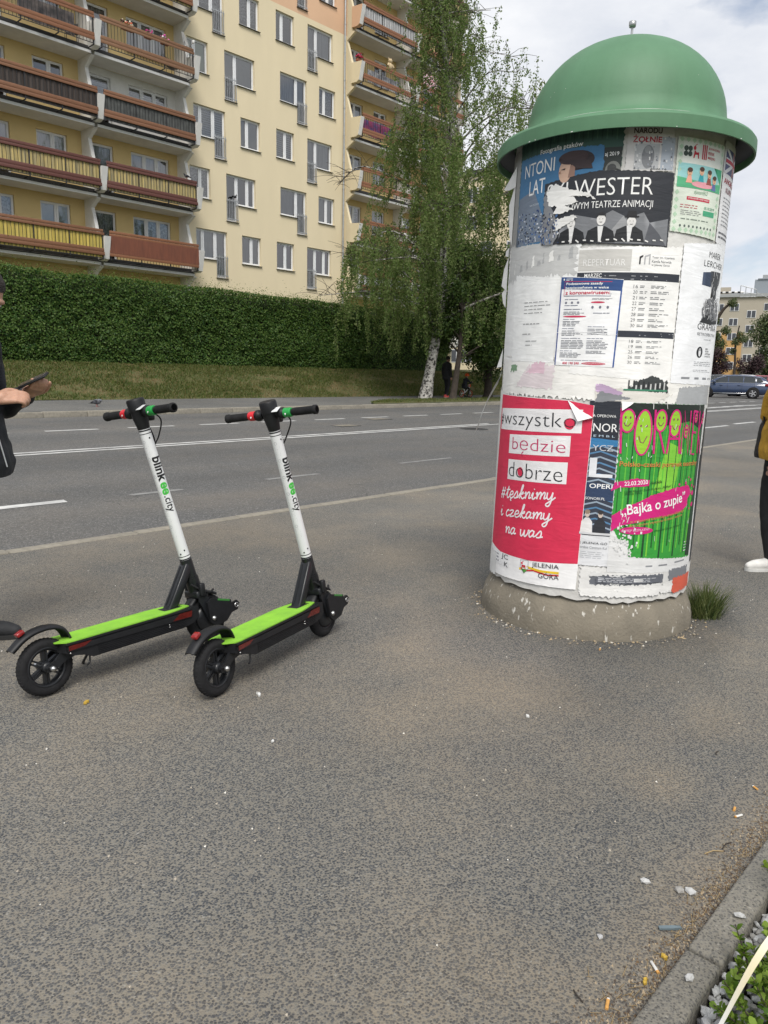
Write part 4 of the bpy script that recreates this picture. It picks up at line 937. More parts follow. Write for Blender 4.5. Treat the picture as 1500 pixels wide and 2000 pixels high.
# old layers first
scrap(None, [(-.86, .28), (-.60, .24), (-.60, 1.22), (-.86, 1.25)], W2, .008, 2)
scrap(None, [(-.70, 1.22), (.9, 1.2), (.9, 1.42), (-.70, 1.42)], (238, 236, 231), .012, 3)
scrap(None, [(-.72, 1.40), (-.15, 1.38), (-.15, 1.98), (-.72, 1.97)], (236, 236, 234), .01, 4)
scrap(None, [(-.70, 1.8), (-.17, 1.8), (-.17, 1.96), (-.70, 1.98)], (196, 196, 194), .014, 5, .0012, lambda p: [p.poly(jagged([(s_, z_), (s_ + w_, z_ + .004), (s_ + w_ * .8, z_ + h_), (s_ + .003, z_ + h_ * .8)], .003, 9 + i), c_) for i, (s_, z_, w_, h_, c_) in enumerate([(-.6 + .05 * k + .02 * sin(k * 7), 1.83 + .05 * abs(sin(k * 3)), .008 + .02 * abs(sin(k * 5)), .02 + .04 * abs(cos(k * 2)), (172, 173, 173) if k % 3 else (238, 237, 233)) for k in range(9)])])
scrap(None, [(.58, 1.9), (.86, 1.9), (.86, 2.44), (.56, 2.44)], (222, 222, 222), .005, 6)
scrap(None, [(-.78, 1.95), (-.56, 1.95), (-.56, 2.45), (-.78, 2.45)], (150, 150, 148), .01, 7)
p = Poster('plain white sheet with faint typed lines', .0016).sheetp([(-.565, 1.39), (-.25, 1.385), (-.262, 1.79), (-.568, 1.825)], W1, .003, 8)
p.lines(-.47, -.29, 1.62, 1.69, 4, (150, 150, 150), .2, 3); p.lines(-.47, -.33, 1.5, 1.60, 2, (165, 165, 165), .1, 4, .6); p.lines(-.44, -.30, 1.46, 1.5, 2, (160, 160, 160), .2, 5, .7); p.done()
# birds strip, hat poster, soldier sheet
p = Poster('dark green exhibition poster strip just under the cap', .0012).sheetp([(-.60, 2.12), (.0, 2.2), (.005, 2.47), (-.60, 2.47)], (52, 84, 74), .004, 9)
for i in range(26): p.rect(-.58 + i * .022, -.575 + i * .022, 2.40 + .02 * sin(i * 3), 2.468, (70, 105, 88) if i % 2 else (40, 66, 60))
p.text('Fotografia ptaków', -.42, -.18, 2.372, 2.40, W1, .01).rect(-.085, .0, 2.205, 2.36, (46, 52, 50)).text('aj 2019', -.075, -.012, 2.318, 2.34, W1, .01)
p.ell(-.035, 2.26, .035, .04, (120, 122, 118)).ell(-.04, 2.27, .02, .018, (60, 62, 62), lv=2); p.done()
p = Poster('blue portrait poster of a person in a dark beret', .002).sheetp([(-.60, 1.97), (-.30, 1.96), (-.075, 2.235), (-.082, 2.372), (-.59, 2.386)], (62, 116, 158), .003, 10)
p.poly([(-.59, 2.2), (-.45, 2.22), (-.36, 2.06), (-.36, 1.97), (-.6, 1.97)], (112, 124, 140)).ell(-.205, 2.318, .085, .044, (48, 38, 40)).ell(-.262, 2.275, .034, .05, (206, 172, 150), lv=2).poly([(-.245, 2.245), (-.21, 2.25), (-.21, 2.30), (-.235, 2.30)], (150, 118, 104), lv=3)
p.ell(-.225, 2.333, .075, .03, (62, 46, 46), lv=4).poly([(-.29, 2.325), (-.14, 2.315), (-.125, 2.275), (-.2, 2.28), (-.23, 2.305)], (54, 42, 44), lv=5).poly([(-.285, 2.285), (-.26, 2.29), (-.262, 2.283)], INK, lv=6).poly([(-.298, 2.273), (-.285, 2.28), (-.285, 2.268)], (150, 112, 98), lv=6)
p.text('NTONI', -.54, -.322, 2.29, 2.352, W1, .0).text('LAT', -.49, -.375, 2.20, 2.268, W1, .0).text('NA DCHW', -.478, -.408, 2.146, 2.156, (190, 200, 210), .01)
q = random.Random(5)
for i in range(150): s_, z_ = q.uniform(-.58, -.36), q.uniform(1.97, 2.12); p.rect(s_, s_ + q.uniform(.003, .012), z_, z_ + q.uniform(.003, .01), q.choice(((30, 60, 110), (210, 214, 220), (30, 34, 44), (60, 100, 160))), lv=2)
p.done()
p = Poster('pale sheet with red title and grey blurred photo under the cap', .0018).sheetp([(.018, 2.25), (.24, 2.258), (.225, 2.46), (.02, 2.46)], (206, 204, 202), .003, 11)
p.text('NARODU', .045, .17, 2.414, 2.438, (60, 40, 44), .02).text('ŻOŁNIE', .044, .172, 2.376, 2.409, (170, 40, 56), .025).rect(.055, .165, 2.262, 2.37, (180, 182, 184)).ell(.115, 2.315, .028, .05, (128, 130, 134), lv=2).ell(.112, 2.345, .014, .016, (150, 152, 154), lv=3).rect(.175, .235, 2.262, 2.40, (168, 176, 186)).text('godz 16', .13, .205, 2.258, 2.268, INK)
for i in range(60): s_, z_ = q.uniform(.05, .235), q.uniform(2.26, 2.4); p.rect(s_, s_ + q.uniform(.002, .008), z_, z_ + q.uniform(.002, .012), q.choice(((215, 216, 216), (110, 114, 122), (150, 156, 164))), lv=4)
p.done()
# new year show
p = Poster('torn black show poster with large white letters and three men in dinner jackets', .0026).sheetp([(-.37, 1.95), (.245, 1.925), (.246, 2.25), (-.1, 2.262), (-.375, 2.235)], (40, 43, 50), .002, 12)
p.poly([(-.27, 1.95), (.24, 1.93), (.236, 2.05), (.15, 2.03), (.12, 2.075), (.05, 2.05), (-.02, 2.085), (-.09, 2.05), (-.2, 2.075), (-.27, 2.03)], (120, 122, 126)).poly([(-.06, 1.945), (.03, 2.06), (.12, 1.94)], (150, 151, 153), lv=2).poly([(.13, 1.935), (.15, 2.03), (.2, 1.98), (.236, 1.93)], (84, 86, 92), lv=2)
p.text('SYLWESTER', -.355, .152, 2.152, 2.228, W1, -.008).text('NOWYM TEATRZE ANIMACJI', -.255, .157, 2.088, 2.128, W1, -.004)
for (cx, hz, tl) in ((-.205, 2.036, -.15), (-.068, 2.046, 0), (.062, 2.034, .2)):
    p.poly([(cx - .07, 1.945), (cx - .058, 1.998), (cx - .02, 2.015), (cx + .02, 2.015), (cx + .058, 1.992), (cx + .07, 1.943)], (26, 28, 32), lv=3).poly([(cx - .014, 2.016), (cx + .012, 2.016), (cx + .004, 1.945), (cx - .006, 1.945)], (225, 225, 224), lv=4)
    p.poly([(cx - .014, 2.01), (cx - .014, 2.0), (cx + .014, 2.01), (cx + .014, 2.0)], INK, lv=5).ell(cx + tl * .03, hz, .0205, .027, (222, 220, 217), lv=4).poly([(cx + tl * .03 - .021, hz + .006), (cx + tl * .03 - .018, hz + .026), (cx + tl * .03, hz + .034), (cx + tl * .03 + .018, hz + .026), (cx + tl * .03 + .021, hz + .006), (cx + tl * .03 + .014, hz + .016), (cx + tl * .03 - .012, hz + .017)], (34, 34, 38), lv=5)
    for sx in (-.006, .006): p.ell(cx + tl * .03 + sx * 1.2, hz + .002, .0022, .0014, (110, 104, 100), lv=6, n=6)
    p.stroke([(cx + tl * .03 - .006, hz - .011), (cx + tl * .03, hz - .013), (cx + tl * .03 + .006, hz - .011)], .0022, (90, 86, 86), 'picture', 6)
p.rect(.036, .10, 2.053, 2.058, (24, 24, 28), lv=6).poly([(.046, 2.057), (.05, 2.08), (.085, 2.08), (.09, 2.057)], (24, 24, 28), lv=6)
p.poly(jagged([(-.36, 2.2), (-.31, 2.225), (-.22, 2.19), (-.13, 2.165), (-.1, 2.135), (-.15, 2.155), (-.21, 2.16), (-.18, 2.13), (-.25, 2.12), (-.2, 2.1), (-.27, 2.085), (-.31, 2.09), (-.29, 2.12), (-.34, 2.13)], .004, 21), (232, 231, 228), 'torn_area', 7)
p.poly(jagged([(-.3, 2.06), (-.2, 2.075), (-.18, 2.06), (-.24, 2.03), (-.29, 2.01)], .004, 22), (226, 225, 222), 'torn_area', 7).poly(jagged([(-.37, 1.95), (-.3, 1.945), (-.27, 2.0), (-.3, 2.08), (-.37, 2.2)], .007, 23), (126, 128, 132), 'torn_area', 6)
for i in range(90): s_, z_ = q.uniform(-.375, -.27), q.uniform(1.95, 2.09); p.rect(s_, s_ + q.uniform(.002, .008), z_, z_ + q.uniform(.003, .014), q.choice(((30, 60, 110), (225, 226, 228), (30, 34, 44), (70, 104, 150))), 'torn_area', 8)
for i in range(14): s_ = -.25 + i * .035; p.stroke([(s_, 1.955 + .004 * sin(i)), (s_ + .015, 1.95 + .005 * cos(i * 2))], .006, (226, 225, 222), 'torn_area', 7)
p.done()
# picnic
p = Poster('pale green family picnic poster with cartoon people', .0022).sheetp([(.25, 2.0), (.552, 1.985), (.555, 2.41), (.25, 2.41)], (214, 222, 208), .001, 13)
for i in range(9):
    for j in range(13):
        if i in (0, 8) or j in (0, 12): p.poly([(.268 + i * .033, 2.01 + j * .0325 - .012), (.268 + i * .033 + .012, 2.01 + j * .0325), (.268 + i * .033, 2.01 + j * .0325 + .012), (.268 + i * .033 - .012, 2.01 + j * .0325)], (178, 206, 178))
p.rect(.278, .53, 2.30, 2.392, (226, 230, 222)).rect(.262, .545, 2.195, 2.30, (150, 205, 205)).poly([(.262, 2.195), (.545, 2.195), (.545, 2.235), (.44, 2.225), (.36, 2.23), (.262, 2.24)], (88, 174, 128), lv=2).poly([(.48, 2.3), (.545, 2.3), (.545, 2.23)], (58, 158, 118), lv=2)
for k in range(4): a = k * pi / 2 + .8; p.ell(.305 + .016 * cos(a), 2.352 + .016 * sin(a), .012, .012, (56, 70, 62), lv=2, n=10)
p.poly([(.335, 2.325), (.34, 2.36), (.352, 2.35), (.366, 2.352), (.368, 2.325), (.362, 2.325), (.36, 2.34), (.346, 2.34), (.342, 2.325)], (190, 30, 50), lv=2).ell(.34, 2.368, .008, .009, (190, 30, 50), lv=2, n=10).stroke([(.338, 2.375), (.352, 2.386)], .003, (190, 30, 50), 'picture', 2)
p.text('III', .386, .416, 2.325, 2.388, (186, 34, 60), .03).text('JELENIOGÓRSKI', .424, .51, 2.37, 2.384, (186, 34, 60), .01).text('PIKNIK', .424, .468, 2.349, 2.363, (186, 34, 60), .01).text('MIEJSKI', .424, .476, 2.328, 2.342, (186, 34, 60), .01)
for (cx, cz, hc, bc) in ((.325, 2.262, (222, 176, 142), (238, 170, 150)), (.395, 2.272, (230, 184, 150), (50, 160, 170)), (.448, 2.265, (224, 178, 146), (150, 80, 70)), (.488, 2.245, (228, 182, 150), (96, 110, 160))):
    p.ell(cx, cz, .014, .017, hc, lv=4, n=12).ell(cx, cz + .011, .015, .010, (80, 54, 40), lv=5, n=12).poly([(cx - .018, cz - .045), (cx + .018, cz - .045), (cx + .01, cz - .014), (cx - .01, cz - .014)], bc, lv=3)
    for sx in (-.005, .005): p.ell(cx + sx, cz, .002, .002, INK, lv=6, n=6)
    p.stroke([(cx - .004, cz - .008), (cx, cz - .010), (cx + .004, cz - .008)], .0018, (170, 60, 60), 'picture', 6)
p.ell(.41, 2.215, .07, .014, (230, 160, 170), lv=3).text('#jestemEKO', .36, .45, 2.168, 2.19, (110, 150, 120), -.005, shear=.3).rect(.322, .468, 2.143, 2.158, (190, 40, 66)).text('W PROGRAMIE WSTĘP WOLNY', .328, .462, 2.146, 2.155, W1)
p.lines(.29, .40, 2.105, 2.125, 2, (190, 90, 100), .3, 7).lines(.295, .42, 2.075, 2.10, 3, (150, 150, 150), .3, 8).text('05.10.2019', .435, .512, 2.112, 2.124, (90, 150, 120), .01).rect(.43, .515, 2.082, 2.106, (70, 160, 120)).lines(.30, .50, 2.052, 2.066, 1, (130, 140, 130), .3, 9)
for i in range(9): p.ell(.30 + i * .025, 2.028, .006, .006, (90, 100, 96), n=8)
p.done()
p = Poster('white notice with a British flag at the top right of the column', .0014).sheetp([(.565, 1.98), (.84, 1.98), (.84, 2.43), (.568, 2.42)], (224, 224, 226), .002, 14)
p.rect(.58, .82, 2.30, 2.41, (70, 76, 116)).poly([(.58, 2.41), (.60, 2.41), (.82, 2.31), (.82, 2.30), (.80, 2.30), (.58, 2.40)], (222, 222, 226), lv=2).poly([(.82, 2.41), (.80, 2.41), (.58, 2.31), (.58, 2.30), (.60, 2.30), (.82, 2.40)], (222, 222, 226), lv=2).rect(.685, .715, 2.30, 2.41, (222, 222, 226), lv=3).rect(.58, .82, 2.34, 2.37, (222, 222, 226), lv=3).rect(.692, .708, 2.30, 2.41, (186, 40, 62), lv=4).rect(.58, .82, 2.347, 2.363, (186, 40, 62), lv=4)
p.text('ANGIELSKI', .585, .80, 2.255, 2.28, (170, 40, 60), .01).text('KURSY', .62, .74, 2.215, 2.24, (120, 50, 60), .01).lines(.60, .8, 2.06, 2.2, 8, (150, 150, 156), .25, 10).lines(.585, .8, 2.0, 2.04, 2, (100, 100, 106), .4, 11); p.done()
# theatre repertoire
p = Poster('large theatre programme sheet with dark bands and dates', .0018).sheetp([(-.165, 1.335), (.33, 1.305), (.33, 1.93), (-.16, 1.92)], (240, 239, 236), .003, 15)
p.rect(-.158, .083, 1.815, 1.912, (200, 198, 193)).text('REPERTUAR', -.135, .058, 1.838, 1.868, (232, 231, 228), .0).rect(-.16, .326, 1.772, 1.808, (44, 48, 58)).text('MARZEC', -.125, -.045, 1.785, 1.803, W1, .01).rect(.045, .328, 1.512, 1.542, (46, 50, 60))
p.poly([(.119, 1.845), (.126, 1.845), (.126, 1.872), (.136, 1.88), (.136, 1.888), (.119, 1.88)], (30, 30, 34)).poly([(.142, 1.845), (.148, 1.845), (.148, 1.878), (.164, 1.884), (.164, 1.846), (.17, 1.846), (.17, 1.893), (.142, 1.884)], (176, 176, 178))
for i, tx in enumerate(('Teatr im. Cypriana', 'Kamila Norwida', 'w Jeleniej Górze')): p.text(tx, .178, .178 + (.112, .097, .09)[i], 1.872 - i * .017, 1.883 - i * .017, (96, 98, 102))
for i, d in enumerate((16, 20, 21, 22, 27, 28, 29, 30)):
    z = 1.738 - i * .0255; p.text(str(d), .104, .124, z, z + .015, (84, 86, 90), -.01).lines(.134, .170, z, z + .014, 2, (110, 112, 116), .38, 30 + i, .25).lines(.186, .292, z, z + .015, 2 if i not in (0, 7) else 3, (120, 122, 126), .38, 50 + i, .6)
for i, d in enumerate((18, 19, 25, 26, 30)):
    z = 1.487 - i * .0245; p.text(str(d), .106, .126, z, z + .014, (84, 86, 90), -.01).lines(.138, .170, z, z + .013, 2, (110, 112, 116), .38, 70 + i, .25).lines(.19, .27, z, z + .013, 2, (120, 122, 126), .38, 90 + i, .5)
for i in range(40): s_, z_ = q.uniform(-.12, .325), q.choice((1.775, 1.79, 1.52, 1.53)); p.rect(s_, s_ + q.uniform(.003, .012), z_, z_ + q.uniform(.002, .005), (150, 152, 156), 'torn_area', 3)
p.done()
p = Poster('safety notice with blue header and blue side edges', .0032).sheetp([(-.242, 1.374), (.046, 1.369), (.057, 1.776), (-.238, 1.793)], (242, 242, 242), .0006, 16)
p.poly([(-.238, 1.735), (.0525, 1.723), (.0565, 1.774), (-.2375, 1.791)], (42, 74, 128)).poly([(-.242, 1.374), (-.2365, 1.374), (-.232, 1.74), (-.2378, 1.74)], (52, 72, 140)).poly([(.039, 1.369), (.046, 1.369), (.054, 1.73), (.047, 1.73)], (52, 84, 150))
p.text('Podstawowe zasady', -.21, -.035, 1.749, 1.764, W1, .02).text('bezpieczeństwa w walce', -.212, -.008, 1.731, 1.746, W1, .02).text('z koronawirusem:', -.212, .0, 1.708, 1.725, (196, 40, 72), .02)
p.stroke([(-.218, 1.702), (-.218, 1.769), (.006, 1.765)], .0025, (196, 40, 72)).stroke([(-.218, 1.702), (.004, 1.7), (.004, 1.712)], .0025, (60, 70, 110)).ell(-.222, 1.779, .004, .005, W1, lv=3, n=8).lines(-.212, -.17, 1.772, 1.784, 2, W1, .4, 12)
col_ = (120, 122, 130)
for (a, b, c_, d_, n_, sd) in ((-.212, -.125, 1.683, 1.688, 1, 1), (-.08, .02, 1.683, 1.69, 2, 2), (-.212, -.1, 1.654, 1.66, 1, 3), (-.214, -.08, 1.636, 1.642, 1, 4), (-.214, -.1, 1.612, 1.63, 3, 5), (-.07, .03, 1.618, 1.624, 1, 6), (-.214, -.15, 1.59, 1.595, 1, 7), (-.214, -.12, 1.558, 1.586, 4, 8), (-.216, -.15, 1.546, 1.551, 1, 9), (-.216, -.12, 1.513, 1.541, 4, 10), (-.09, .02, 1.555, 1.56, 1, 11), (-.09, .02, 1.52, 1.55, 4, 12), (-.216, -.12, 1.5, 1.505, 1, 13), (-.216, -.1, 1.452, 1.495, 6, 14), (-.09, .02, 1.5, 1.505, 1, 15), (-.09, .02, 1.452, 1.495, 6, 16), (-.218, -.15, 1.44, 1.445, 1, 17), (-.218, -.1, 1.41, 1.436, 4, 18), (-.09, .02, 1.43, 1.446, 3, 19), (-.21, .0, 1.396, 1.40, 1, 20)):
    p.lines(a, b, c_, d_, n_, col_ if n_ > 1 else (66, 76, 110), .42, sd + 100, .35, .006)
for s_ in (-.205, -.175, -.145): p.ell(s_, 1.67, .006, .006, (120, 122, 136), n=8)
for s_ in (-.075, -.04, -.005): p.ell(s_, 1.648, .006, .007, (110, 112, 128), n=8)
for (a, b, z_) in ((-.085, -.02, 1.671), (-.216, -.1, 1.605)): p.ell((a + b) / 2, z_, (b - a) / 2, .0045, (200, 50, 84))
p.text('800 190 590', -.2, -.118, 1.378, 1.389, (200, 44, 80), .02).ell(-.05, 1.384, .057, .0065, (200, 44, 80)).text('www.gov.pl/koronawirus', -.1, .0, 1.3805, 1.3875, W1)
p.stroke([(-.24, 1.53), (-.17, 1.528), (-.1, 1.533), (.0, 1.52), (.046, 1.524)], .002, (248, 248, 248), 'crease', 3); p.done()
# print exhibition
p = Poster('tall white exhibition poster with black ink figure', .0024).sheetp([(.335, 1.305), (.83, 1.295), (.84, 2.0), (.335, 1.95)], (240, 241, 243), .002, 17)
p.text('MAREK', .515, .65, 1.905, 1.932, INK, -.012).text('LERCHER', .48, .695, 1.862, 1.89, INK, -.012).poly([(.48, 1.775), (.56, 1.77), (.565, 1.842), (.48, 1.833)], (50, 62, 84)).poly([(.55, 1.845), (.685, 1.85), (.68, 1.8), (.64, 1.76), (.645, 1.72), (.57, 1.72), (.575, 1.76), (.55, 1.79)], (60, 62, 66))
p.poly(jagged([(.51, 1.61), (.50, 1.66), (.53, 1.71), (.6, 1.725), (.67, 1.71), (.72, 1.66), (.71, 1.6), (.6, 1.6)], .006, 31), (120, 121, 124)).poly([(.49, 1.6), (.54, 1.64), (.62, 1.61), (.72, 1.63), (.72, 1.605), (.6, 1.595)], (34, 36, 40), lv=2)
for i in range(70): s_, z_ = q.uniform(.515, .71), q.uniform(1.61, 1.715); p.stroke([(s_, z_), (s_ + q.gauss(0, .012), z_ + q.uniform(.005, .028))], .0035, q.choice(((235, 235, 236), (40, 42, 46))), 'picture', 3)
for i in range(16): s_, z_ = q.uniform(.565, .67), q.uniform(1.73, 1.84); p.stroke([(s_, z_), (s_ + q.gauss(0, .008), z_ + .02)], .003, (220, 220, 222), 'picture', 3)
p.text('GRAFIKA', .48, .70, 1.566, 1.596, INK, -.006).text('RETROSPEKTYWA', .485, .705, 1.538, 1.552, (70, 72, 78), -.01).text('maj–lipiec 2020', .55, .64, 1.516, 1.524, (120, 122, 126)).ell(.522, 1.458, .028, .027, INK).ell(.522, 1.457, .011, .02, (226, 227, 229), lv=2).ell(.522, 1.468, .004, .005, INK, lv=3, n=8)
for i in range(4): p.text(('BIURO', 'WYSTAW', 'ARTYSTYCZNYCH', 'W JELENIEJ GÓRZE')[i], .578, .578 + (.03, .045, .075, .078)[i], 1.472 - i * .012, 1.480 - i * .012, INK, .01)
p.lines(.48, .7, 1.39, 1.415, 3, (140, 142, 146), .25, 41).lines(.48, .68, 1.36, 1.375, 2, (150, 150, 154), .25, 42)
for a, b in ((.4, .46), (.5, .54), (.58, .63), (.66, .68), (.7, .715)): p.rect(a, b, 1.326, 1.336, (140, 142, 146))
p.done()
# remains between the rows
scrap(None, [(.1, 1.25), (.33, 1.26), (.32, 1.31), (.24, 1.335), (.16, 1.31)], (60, 64, 64), .008, 40, .002, lambda p: [p.rect(.12 + .012 * k, .127 + .012 * k, 1.27 + .01 * sin(k * 2), 1.30 + .012 * cos(k * 3), (200, 200, 198) if k % 2 else (36, 38, 40)) for k in range(16)] + [p.rect(.1, .32, 1.262, 1.27, (60, 130, 100), lv=3)])
scrap(None, [(-.03, 1.2), (.24, 1.2), (.36, 1.25), (-.03, 1.28)], (222, 218, 210), .005, 41, .0022); scrap(None, [(-.03, 1.255), (.08, 1.235), (.1, 1.25), (.0, 1.29), (-.03, 1.285)], (186, 160, 190), .004, 42, .0026); scrap(None, [(-.03, 1.2), (.05, 1.21), (.15, 1.225), (-.01, 1.255)], (136, 138, 142), .004, 43, .0029)
scrap(None, [(-.5, 1.26), (-.25, 1.255), (-.24, 1.37), (-.4, 1.375)], (226, 214, 216), .008, 44, .0015); scrap(None, [(-.42, 1.33), (-.3, 1.33), (-.3, 1.385), (-.36, 1.385)], (222, 190, 202), .006, 45, .0019)
scrap(None, [(.38, 1.2), (.72, 1.2), (.72, 1.3), (.4, 1.285)], (170, 172, 174), .004, 46, .0018)
scrap(None, [(-.57, 1.335), (-.5, 1.34), (-.5, 1.37), (-.56, 1.37)], (120, 150, 120), .006, 47, .0019)
# red poster
p = Poster('bright red poster with words on white strips and handwritten white lettering', .003).sheetp([(-.70, .216), (-.045, .252), (-.028, 1.185), (-.06, 1.187), (-.15, 1.205), (-.668, 1.215)], (243, 242, 241), .0008, 18)
p.poly([(-.708, .376), (-.55, .355), (-.3, .36), (-.045, .387), (-.03, 1.184), (-.15, 1.202), (-.667, 1.212)], RED, lv=1)
for (a, b, c_, d_) in ((-.652, -.079, 1.024, 1.15), (-.525, -.128, .905, 1.018), (-.522, -.133, .765, .885)): p.poly([(a, c_), (b, c_ + .022), (b, d_ + .012), (a, d_ - .012)], (236, 234, 234), 'strip', 2)
p.text('#', -.647, -.618, 1.052, 1.108, INK, .012, lv=4).text('wszystko', -.605, -.108, 1.04, 1.135, INK, -.016, lv=4, rot=.03).ell(-.14, 1.089, .026, .028, RED, 'strip', 4)
p.text('będzie', -.492, -.15, .918, 1.0, (196, 36, 96), -.016, lv=4, rot=.035).stroke([(-.398, .926), (-.408, .917), (-.409, .910), (-.400, .906)], .0055, (196, 36, 96), 'lettering', 4).text('dobrze', -.51, -.155, .79, .868, INK, -.016, lv=4, rot=.035).ell(-.411, .819, .021, .024, RED, 'strip', 4)
GL = {'#': ([[(.15, -.1), (.3, 1.6)], [(.5, -.1), (.65, 1.6)], [(0, .45), (.75, .5)], [(.05, 1.0), (.8, 1.05)]], .95), 't': ([[(0, .3), (.25, 1), (.33, 1.8), (.28, .3), (.45, 0), (.7, .3)], [(.02, 1.2), (.62, 1.28)]], .62), 'ę': ([[(0, .4), (.5, .6), (.45, 1), (.2, .95), (.1, .4), (.35, 0), (.75, .3)], [(.4, 0), (.28, -.25), (.45, -.4)]], .68),
      'e': ([[(0, .4), (.5, .6), (.45, 1), (.2, .95), (.1, .4), (.35, 0), (.75, .3)]], .68), 's': ([[(0, .2), (.35, 1.05), (.5, .6), (.42, .1), (.1, .05)], [(.42, .1), (.7, .22)]], .66), 'k': ([[(0, .3), (.3, 1.2), (.38, 1.95), (.25, 1.8), (.2, 0)], [(.2, .5), (.5, 1), (.52, .75), (.25, .55), (.55, 0), (.8, .25)]], .75),
      'n': ([[(0, .7), (.1, 1), (.15, 0), (.2, .5), (.4, 1), (.55, .8), (.55, .1), (.8, .25)]], .78), 'i': ([[(0, .4), (.15, 1), (.15, .15), (.3, 0), (.5, .3)], [(.16, 1.4), (.2, 1.48)]], .48), 'm': ([[(0, .7), (.1, 1), (.15, 0), (.2, .5), (.38, 1), (.5, .8), (.5, 0), (.55, .5), (.75, 1), (.88, .8), (.88, .1), (1.1, .25)]], 1.08),
      'y': ([[(0, 1), (.05, .3), (.25, 0), (.45, .4), (.5, 1), (.5, -.6), (.3, -1), (.1, -.7), (.5, -.2), (.85, .3)]], .75), 'c': ([[(.5, .8), (.3, 1), (.05, .5), (.25, 0), (.65, .3)]], .6), 'z': ([[(0, .85), (.2, 1), (.5, .9), (.1, .1), (.4, .05), (.7, .2)]], .68), 'a': ([[(.5, .85), (.25, 1), (.05, .5), (.2, 0), (.45, .4), (.5, 1), (.5, .15), (.75, .25)]], .72),
      'w': ([[(0, 1), (.1, .2), (.25, 0), (.4, .4), (.45, 1), (.5, .2), (.65, 0), (.85, .5), (.85, 1), (1.0, .85)]], .95), ' ': ([], .5)}
def script(p, word, s0, s1, z, xh, slope):
    tot = sum(GL[c][1] for c in word); k = (s1 - s0) / tot; x = 0
    for c in word:
        for st in GL[c][0]:
            pts = [Vector((x + a + b * .12, b, 0)) for a, b in st]; pts = catmull(pts, 4) if len(pts) > 2 else pts
            p.stroke([(s0 + v.x * k, z + v.y * xh + slope * v.x * k) for v in pts], .0075, (240, 236, 238), 'lettering', 3)
        x += GL[c][1]
script(p, '#tęsknimy', -.585, -.19, .655, .036, .12); script(p, 'i czekamy', -.575, -.2, .557, .036, .10); script(p, 'na was', -.51, -.24, .47, .036, .08)
p.rect(-.625, -.455, .285, .345, (240, 240, 240), 'badge', 2).text('JC', -.53, -.465, .318, .352, INK, .0, lv=4).text('K', -.498, -.462, .285, .31, INK, lv=4).lines(-.62, -.55, .29, .345, 3, (150, 150, 156), .5, 77)
p.poly([(-.365, .352), (-.312, .36), (-.31, .315), (-.335, .285), (-.362, .312)], (240, 240, 240), 'badge', 3).stroke([(-.365, .352), (-.312, .36), (-.31, .315), (-.335, .285), (-.362, .312)], .003, (120, 122, 126), 'badge', 4, True)
p.poly([(-.356, .305), (-.353, .33), (-.345, .328), (-.33, .33), (-.325, .306), (-.33, .306), (-.334, .32), (-.346, .319), (-.35, .305)], (200, 36, 56), 'badge', 5).ell(-.353, .337, .007, .006, (200, 36, 56), 'badge', 5, 8).stroke([(-.352, .342), (-.342, .35)], .003, (200, 36, 56), 'badge', 5).poly([(-.36, .307), (-.313, .31), (-.335, .286)], (80, 150, 60), 'badge', 4)
p.stroke([(-.37, .302), (-.31, .322), (-.23, .318), (-.135, .325)], .012, (232, 196, 40), 'badge', 3).stroke([(-.34, .298), (-.28, .312), (-.2, .304), (-.135, .312)], .008, (206, 50, 50), 'badge', 3).text('JELENIA', -.288, -.136, .332, .362, INK, .0, lv=5, rot=.08).text('GÓRA', -.246, -.134, .284, .318, INK, .0, lv=5, rot=.08); p.done()
# opera sheet
p = Poster('narrow dark blue opera poster between the red and the green poster', .0014).sheetp([(-.05, .385), (.105, .385), (.095, 1.215), (-.05, 1.21)], (220, 221, 223), .002, 19)
p.poly([(-.05, .54), (.1, .54), (.095, 1.212), (-.05, 1.208)], (52, 58, 72))
for i in range(17): p.stroke([(-.05, .58 + i * .028), (.02, .60 + i * .028), (.098, .575 + i * .028)], .008, (86, 130, 168) if i % 2 else (150, 166, 182), 'picture', 2)
p.poly([(-.05, .98), (.097, .99), (.097, 1.02), (-.05, 1.03)], (54, 122, 172), lv=3).poly([(-.05, 1.03), (.096, 1.02), (.095, 1.21), (-.05, 1.206)], (36, 40, 50), lv=3).poly([(-.05, .72), (.098, .72), (.098, .80), (-.05, .81)], (44, 62, 92), lv=3)
p.text('A OPEROWA', -.03, .078, 1.13, 1.143, W1, .0, lv=5).text('NOR', -.025, .09, 1.06, 1.10, W1, .0, lv=5).text('E M B L', -.02, .08, 1.034, 1.044, (190, 210, 225), lv=5).text('YCZ', -.02, .078, .966, .995, (200, 204, 210), lv=5).text('L', -.028, .085, .835, .93, (226, 228, 232), .02, lv=5).text('OPERI', -.02, .09, .78, .803, W1, .01, lv=5).text('SONORI.PL', -.035, .06, .722, .735, W1, .0, lv=5)
for cx, cc in ((-.018, (226, 224, 222)), (.045, (44, 46, 52))):
    p.poly([(cx - .03, .545), (cx - .026, .61), (cx - .008, .63), (cx + .01, .63), (cx + .026, .61), (cx + .03, .545)], cc, lv=5).ell(cx, .65, .012, .018, (204, 188, 176), lv=6, n=12).ell(cx, .661, .013, .011, (150, 130, 110) if cx < 0 else (50, 46, 46), lv=7, n=12)
    for sx in (-.004, .004): p.ell(cx + sx, .65, .0016, .0014, (50, 40, 40), lv=8, n=6)
p.rect(-.05, .1, .545, .556, (210, 210, 212), lv=8).text('| JELENIA GÓ', -.04, .09, .493, .51, (60, 62, 68), lv=3).text('orskie Centrum Kul', -.04, .09, .473, .486, (150, 152, 156), lv=3).lines(-.04, .09, .42, .46, 4, (176, 178, 182), .25, 61); p.done()
